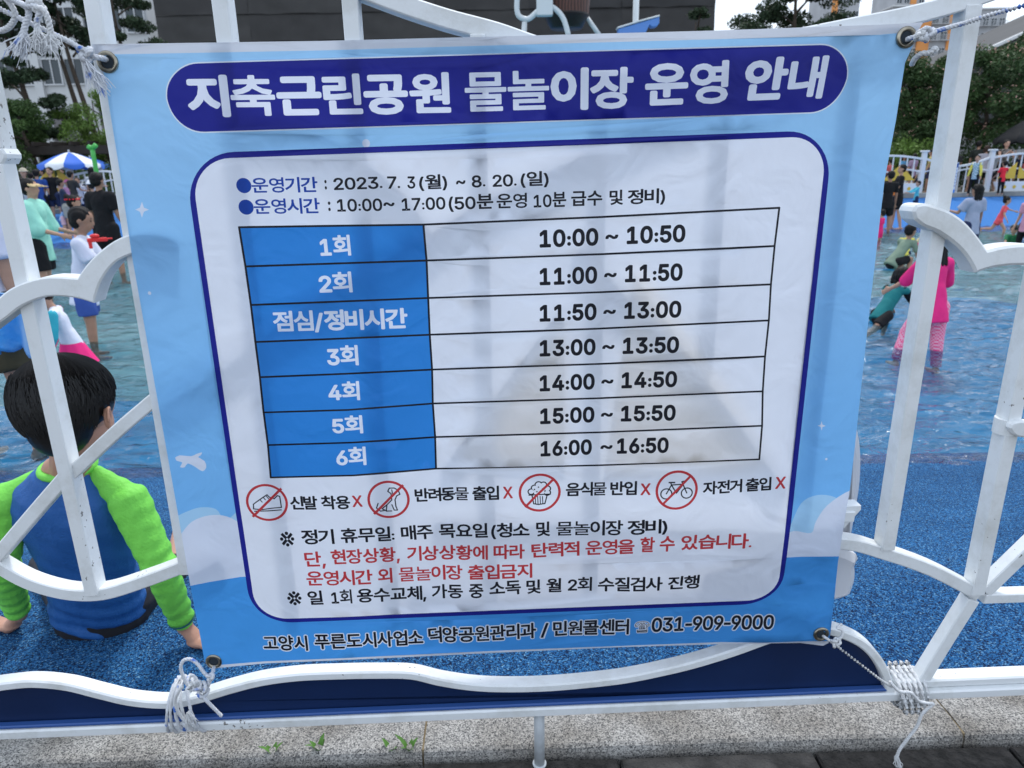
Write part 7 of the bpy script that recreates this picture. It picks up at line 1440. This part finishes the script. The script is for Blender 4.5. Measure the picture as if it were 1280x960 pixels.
o1 = W11(708, 50) + Vector((0, -.35, 0)) - o0; o2 = W11(655, 34) + Vector((0, -.35, 0)) - o0
m = MB(); m.tube([o1, Vector((o1.x + .12, o1.y, 0))], .036, 12); m.build('leg', PIPE, tf, smooth=True)
m = MB(); m.tube([o2, Vector((o2.x - .25, o2.y, 0))], .036, 12); m.build('leg', PIPE, tf, smooth=True)
m = MB(); c = W11(679, -25) - o0; m.bbox((c.x, c.y - .35, c.z), (.22, .12, 1.05), .01); m.build('square_post', PIPE, tf)
m = MB(); m.tube([W11(733, 21) - o0, W11(752, 48) - o0], .032, 12); m.build('pipe', PIPE, tf, smooth=True); o3 = W11(752, 48) - o0; m = MB(); m.tube([o3, Vector((o3.x + .3, 0, 0))], .032, 12); m.build('leg', PIPE, tf, smooth=True)
m = MB(); c = W11(732, 12) - o0; m.bbox((c.x, c.y, c.z), (.07, .10, .28), .015); m.build('bracket', PIPE, tf)
m = MB(); m.tube([W11(640, -50) - o0 + Vector((0, -.35, 0)), W11(760, -56) - o0 + Vector((0, -.35, 0))], .036, 12); m.build('crossbar', PIPE, tf, smooth=True)
bk = empty('tipping_bucket', W11(708, 36), label='brown wood-grained tipping bucket hanging from the white frame', cat='bucket'); rb_ = 25 * Yb / 870; hb = W11(708, -34).z - W11(708, 36).z
m = MB(); m.lathe([(rb_ * 1.0, .16), (rb_ * 1.06, hb * .5), (rb_ * 1.0, hb), (rb_ * .94, hb), (rb_ * .9, .25)], n=28); m.build('staves', WOOD, bk, smooth=True)
m = MB(); m.lathe([(.001, .0), (rb_ * .72, .0), (rb_ * .98, .14), (rb_ * 1.02, .16), (rb_ * .98, .2)], n=28); m.build('base', mat('bucket_base', (.018, .012, .010), .4), bk, smooth=True)
for z in (hb * .62, hb * .92): m = MB(); m.lathe([(rb_ * 1.07, z - .03), (rb_ * 1.085, z - .03), (rb_ * 1.085, z + .03), (rb_ * 1.07, z + .03)], n=28); m.build('hoop', mat('iron_hoop', (.03, .03, .03), .5), bk)
sp_ = empty('spout', W11(794, 42), label='blue scalloped spout on a white pole above the banner, right of the bucket', cat='spout'); o4 = Vector(sp_.location)
m = MB(); zt_ = W11(794, -50).z - o4.z; m.tube([(0, 0, gz(Yb) - o4.z), (0, 0, zt_)], .042, 12); m.build('pole', PIPE, sp_, smooth=True)
f = lambda a, b: ((W11(a, b) - o4).x, (W11(a, b) - o4).z)
m = MB(); plate(m, [f(*p) for p in ((772, 37), (800, 29), (823, 22), (823, 30), (820, 34), (814, 35), (811, 32), (806, 42), (772, 44))], -.07, .07, .008); m.build('fin', mat('spout_blue', (.10, .25, .60), .4), sp_)
m = MB(); ribbon(m, [f(771, 36), f(797, 28), f(823, 21)], .022, -.085, .085, .004); m.build('trim', PIPE, sp_)
print('back', time.time() - T0)
# ------------------------------------------------------------------ ropes at the four corners
def rope_mat():
    m = mat('white_blue_rope', (.72, .73, .76), .85, .15, bump=.4, bscale=400); t = m.node_tree; b = t.nodes['Principled BSDF']; tcn = [n for n in t.nodes if n.type == 'TEX_COORD'][0]
    n = t.nodes.new('ShaderNodeTexNoise'); n.inputs['Scale'].default_value = 55; n.inputs['Detail'].default_value = 1; r = t.nodes.new('ShaderNodeValToRGB'); e = r.color_ramp.elements
    e[0].position = .60; e[0].color = (.70, .72, .76, 1); e[1].position = .68; e[1].color = (.10, .22, .62, 1); t.links.new(tcn.outputs['Object'], n.inputs['Vector']); t.links.new(n.outputs['Fac'], r.inputs['Fac']); t.links.new(r.outputs['Color'], b.inputs['Base Color']); return m
ROPE = rope_mat(); ROPEW = mat('white_rope', (.72, .73, .74), .85, .15, bump=.4, bscale=400)
def F3(px, py, wd): u, z = fl(px, py, wd); return Vector((u, wd, z))
def strand(root, pts, r, mt=ROPE, name='strand', k=8, tw=420):
    P_ = [Vector(p) for p in catmull([tuple(F3(*p)) if not isinstance(p, Vector) else tuple(p) for p in pts], k)]
    m = MB(); m.tube(P_, r, 12, twist=tw); return m.build(name, mt, root, smooth=True)
def fray(root, a, b, n, spread, r=.0006, mt=ROPE, seed=0):
    rnd = random.Random(seed); a = F3(*a); b = F3(*b); d = b - a; m = MB()
    for i in range(n):
        s0 = Vector((rnd.uniform(-1, 1), rnd.uniform(-1, 1), rnd.uniform(-.5, .5))) * .003; o = Vector((rnd.gauss(0, 1), rnd.gauss(0, .6), rnd.gauss(0, .5))) * spread; l = rnd.uniform(.65, 1.1)
        m.tube([a + s0, a + s0 + d * .35 * l + o * .35 + Vector((rnd.gauss(0, .0015), 0, 0)), a + d * .7 * l + o * .7 + Vector((rnd.gauss(0, .003), 0, 0)), a + d * l + o], [r * 1.5, r * 1.4, r * 1.2, r * .6], 4)
    return m.build('frayed_end', mt, root)
def knot(root, c, s, r, mt=ROPE, rot=0):
    c = F3(*c); pts = []
    for i in range(49):
        t = 2 * math.pi * i / 48; x = math.sin(t) + 2 * math.sin(2 * t); z = math.cos(t) - 2 * math.cos(2 * t); y = -math.sin(3 * t)
        pts.append(c + Vector(((x * math.cos(rot) - z * math.sin(rot)) * s * .36, y * s * .55, (x * math.sin(rot) + z * math.cos(rot)) * s * .36)))
    m = MB(); m.tube(pts, r, 10, twist=420, cap=False); return m.build('knot', mt, root, smooth=True)
bw = -.035
def rope(label): return empty('rope', (0, D, 0), FA, label=label, cat='rope', group='ropes tying the banner corners')
# upper left
r1 = rope('frayed white and blue rope pulling the upper left banner corner to the left')
strand(r1, [(134, 75, .0 - .022), (128, 73, -.038), (118, 71, -.046), (108, 66, -.046), (92, 55, -.045), (66, 42, -.045), (34, 27, -.047), (6, 14, -.05), (-40, -8, -.05), (-80, -25, -.05)], .0040)
knot(r1, (107, 67, -.050), .0085, .0042)
fray(r1, (104, 72, -.05), (128, 116, -.05), 46, .008, seed=1)
strand(r1, [(-60, -40, -.04), (-10, -14, -.05), (12, -2, -.055), (32, 8, -.06), (36, 18, -.062), (32, 30, -.062), (29, 44, -.062)], .0041)
fray(r1, (30, 40, -.062), (23, 72, -.065), 60, .010, seed=2)
strand(r1, [(-40, -50, -.05), (8, -8, -.055), (30, 6, -.066), (45, 8, -.07), (50, 14, -.07), (46, 28, -.068), (48, 40, -.068)], .0040)
fray(r1, (47, 36, -.068), (50, 64, -.07), 60, .009, seed=3, mt=ROPEW)
strand(r1, [(44, 9, -.07), (54, 12, -.074), (60, 24, -.074), (63, 38, -.072), (64, 46, -.072)], .0041, ROPEW)
fray(r1, (63, 42, -.072), (66, 68, -.072), 55, .008, seed=4, mt=ROPEW)
knot(r1, (46, 7, -.064), .008, .0045, ROPEW, .6)
strand(r1, [(-30, 30, -.03), (-4, 38, -.035), (8, 36, -.04), (16, 28, -.045), (19, 18, -.05), (14, 6, -.05), (6, -3, -.05)], .0040, ROPEW)
# upper right
r2 = rope('white rope with blue flecks running from the upper right banner corner past the post')
strand(r2, [(1131, 51, -.022), (1137, 48, -.040), (1148, 45, -.047), (1160, 42, -.047), (1180, 36, -.048), (1205, 29, -.052), (1240, 18, -.05), (1280, 7, -.046), (1340, -12, -.04), (1400, -30, -.03)], .0036)
knot(r2, (1159, 42, -.05), .0085, .0036); knot(r2, (1150, 45, -.05), .006, .0034, ROPEW, .9)
strand(r2, [(1140, 80, -.012), (1144, 73, -.03), (1152, 67, -.042), (1162, 66, -.045), (1168, 61, -.046), (1171, 64, -.046)], .0040, ROPEW)
# lower left
r3 = rope('white rope bundle looped over the wave rail at the lower left banner corner')
strand(r3, [(268, 832, -.020), (266, 840, -.045), (262, 852, -.052), (258, 862, -.05), (254, 872, -.05)], .0034)
strand(r3, [(264, 848, -.052), (256, 842, -.054), (247, 830, -.05), (238, 824, -.046), (229, 826, -.045), (226, 836, -.045), (232, 852, -.046), (240, 864, -.048)], .0034)
knot(r3, (263, 846, -.056), .006, .0032); knot(r3, (252, 862, -.056), .0125, .0034, ROPE, .4); knot(r3, (243, 856, -.056), .010, .0032, ROPEW, 1.2)
zc = (fl(240, 845)[1] + fl(240, 905)[1]) / 2; zr2 = (fl(240, 845)[1] - fl(240, 905)[1]) / 2
for k, (px, mt) in enumerate(((221, ROPE), (229, ROPEW), (236, ROPE), (243, ROPEW), (250, ROPE))):
    u = fl(px, 880)[0]; pts = [Vector((u + .006 * math.sin(t + k) + (.012 * (236 - px) / 15) * (1 - math.cos(t)) * .0 + (236 - px) / 15 * .006 * math.sin(t), -.008 + .034 * math.cos(t), zc + (zr2 + .003 * math.sin(k * 2)) * math.sin(t))) for t in [2 * math.pi * i / 20 for i in range(21)]]
    m = MB(); m.tube(pts, .0031, 12, twist=420, cap=False); m.build('loop', mt, r3, smooth=True)
strand(r3, [(246, 866, -.058), (256, 874, -.06), (266, 884, -.058), (277, 895, -.055)], .0034)
strand(r3, [(228, 858, -.052), (222, 866, -.052), (219, 878, -.05), (224, 892, -.048), (232, 902, -.046)], .0033, ROPEW)
fray(r3, (236, 890, -.046), (238, 908, -.046), 30, .008, seed=7, mt=ROPEW)
# lower right
r4 = rope('taut white rope from the lower right banner corner, coiled on the bottom rail')
strand(r4, [(1026, 793, -.020), (1032, 797, -.042), (1040, 803, -.048), (1048, 809, -.046), (1075, 830, -.044), (1100, 849, -.046), (1114, 858, -.044)], .0028, ROPEW)
knot(r4, (1044, 803, -.05), .008, .0028, ROPEW); strand(r4, [(1046, 800, -.05), (1052, 796, -.05), (1053, 788, -.048), (1047, 785, -.045), (1052, 780, -.04)], .0028, ROPEW)
ua, ub = fl(1112, 860)[0], fl(1150, 860)[0]; zc = fl(1130, 858)[1]; nt_ = 6; pts = []
for i in range(nt_ * 20 + 1): t = 2 * math.pi * i / 20; pts.append(Vector((ua + (ub - ua) * i / (nt_ * 20) + .004 * math.sin(t), .002 + .036 * math.cos(t), zc + .0265 * math.sin(t + .3))))
m = MB(); m.tube(pts, .0043, 12, twist=420); m.build('coil', ROPEW, r4, smooth=True)
ua, ub = fl(1117, 860)[0], fl(1146, 860)[0]; pts = []
for i in range(4 * 20 + 1): t = 2 * math.pi * i / 20; pts.append(Vector((ub + (ua - ub) * i / 80 - .004 * math.sin(t), .0 + .041 * math.cos(t), zc - .002 + .030 * math.sin(t + .8))))
m = MB(); m.tube(pts, .0042, 12, twist=420); m.build('coil', ROPEW, r4, smooth=True)
strand(r4, [(1112, 852, -.046), (1124, 864, -.052), (1138, 866, -.052), (1148, 876, -.048), (1158, 879, -.046), (1166, 880, -.046), (1160, 885, -.046), (1152, 893, -.046), (1146, 908, -.048), (1134, 924, -.05), (1124, 938, -.05), (1120, 950, -.05)], .0033, ROPEW)
fray(r4, (1121, 946, -.05), (1126, 966, -.052), 24, .006, seed=9, mt=ROPEW)
print('done', time.time() - T0)
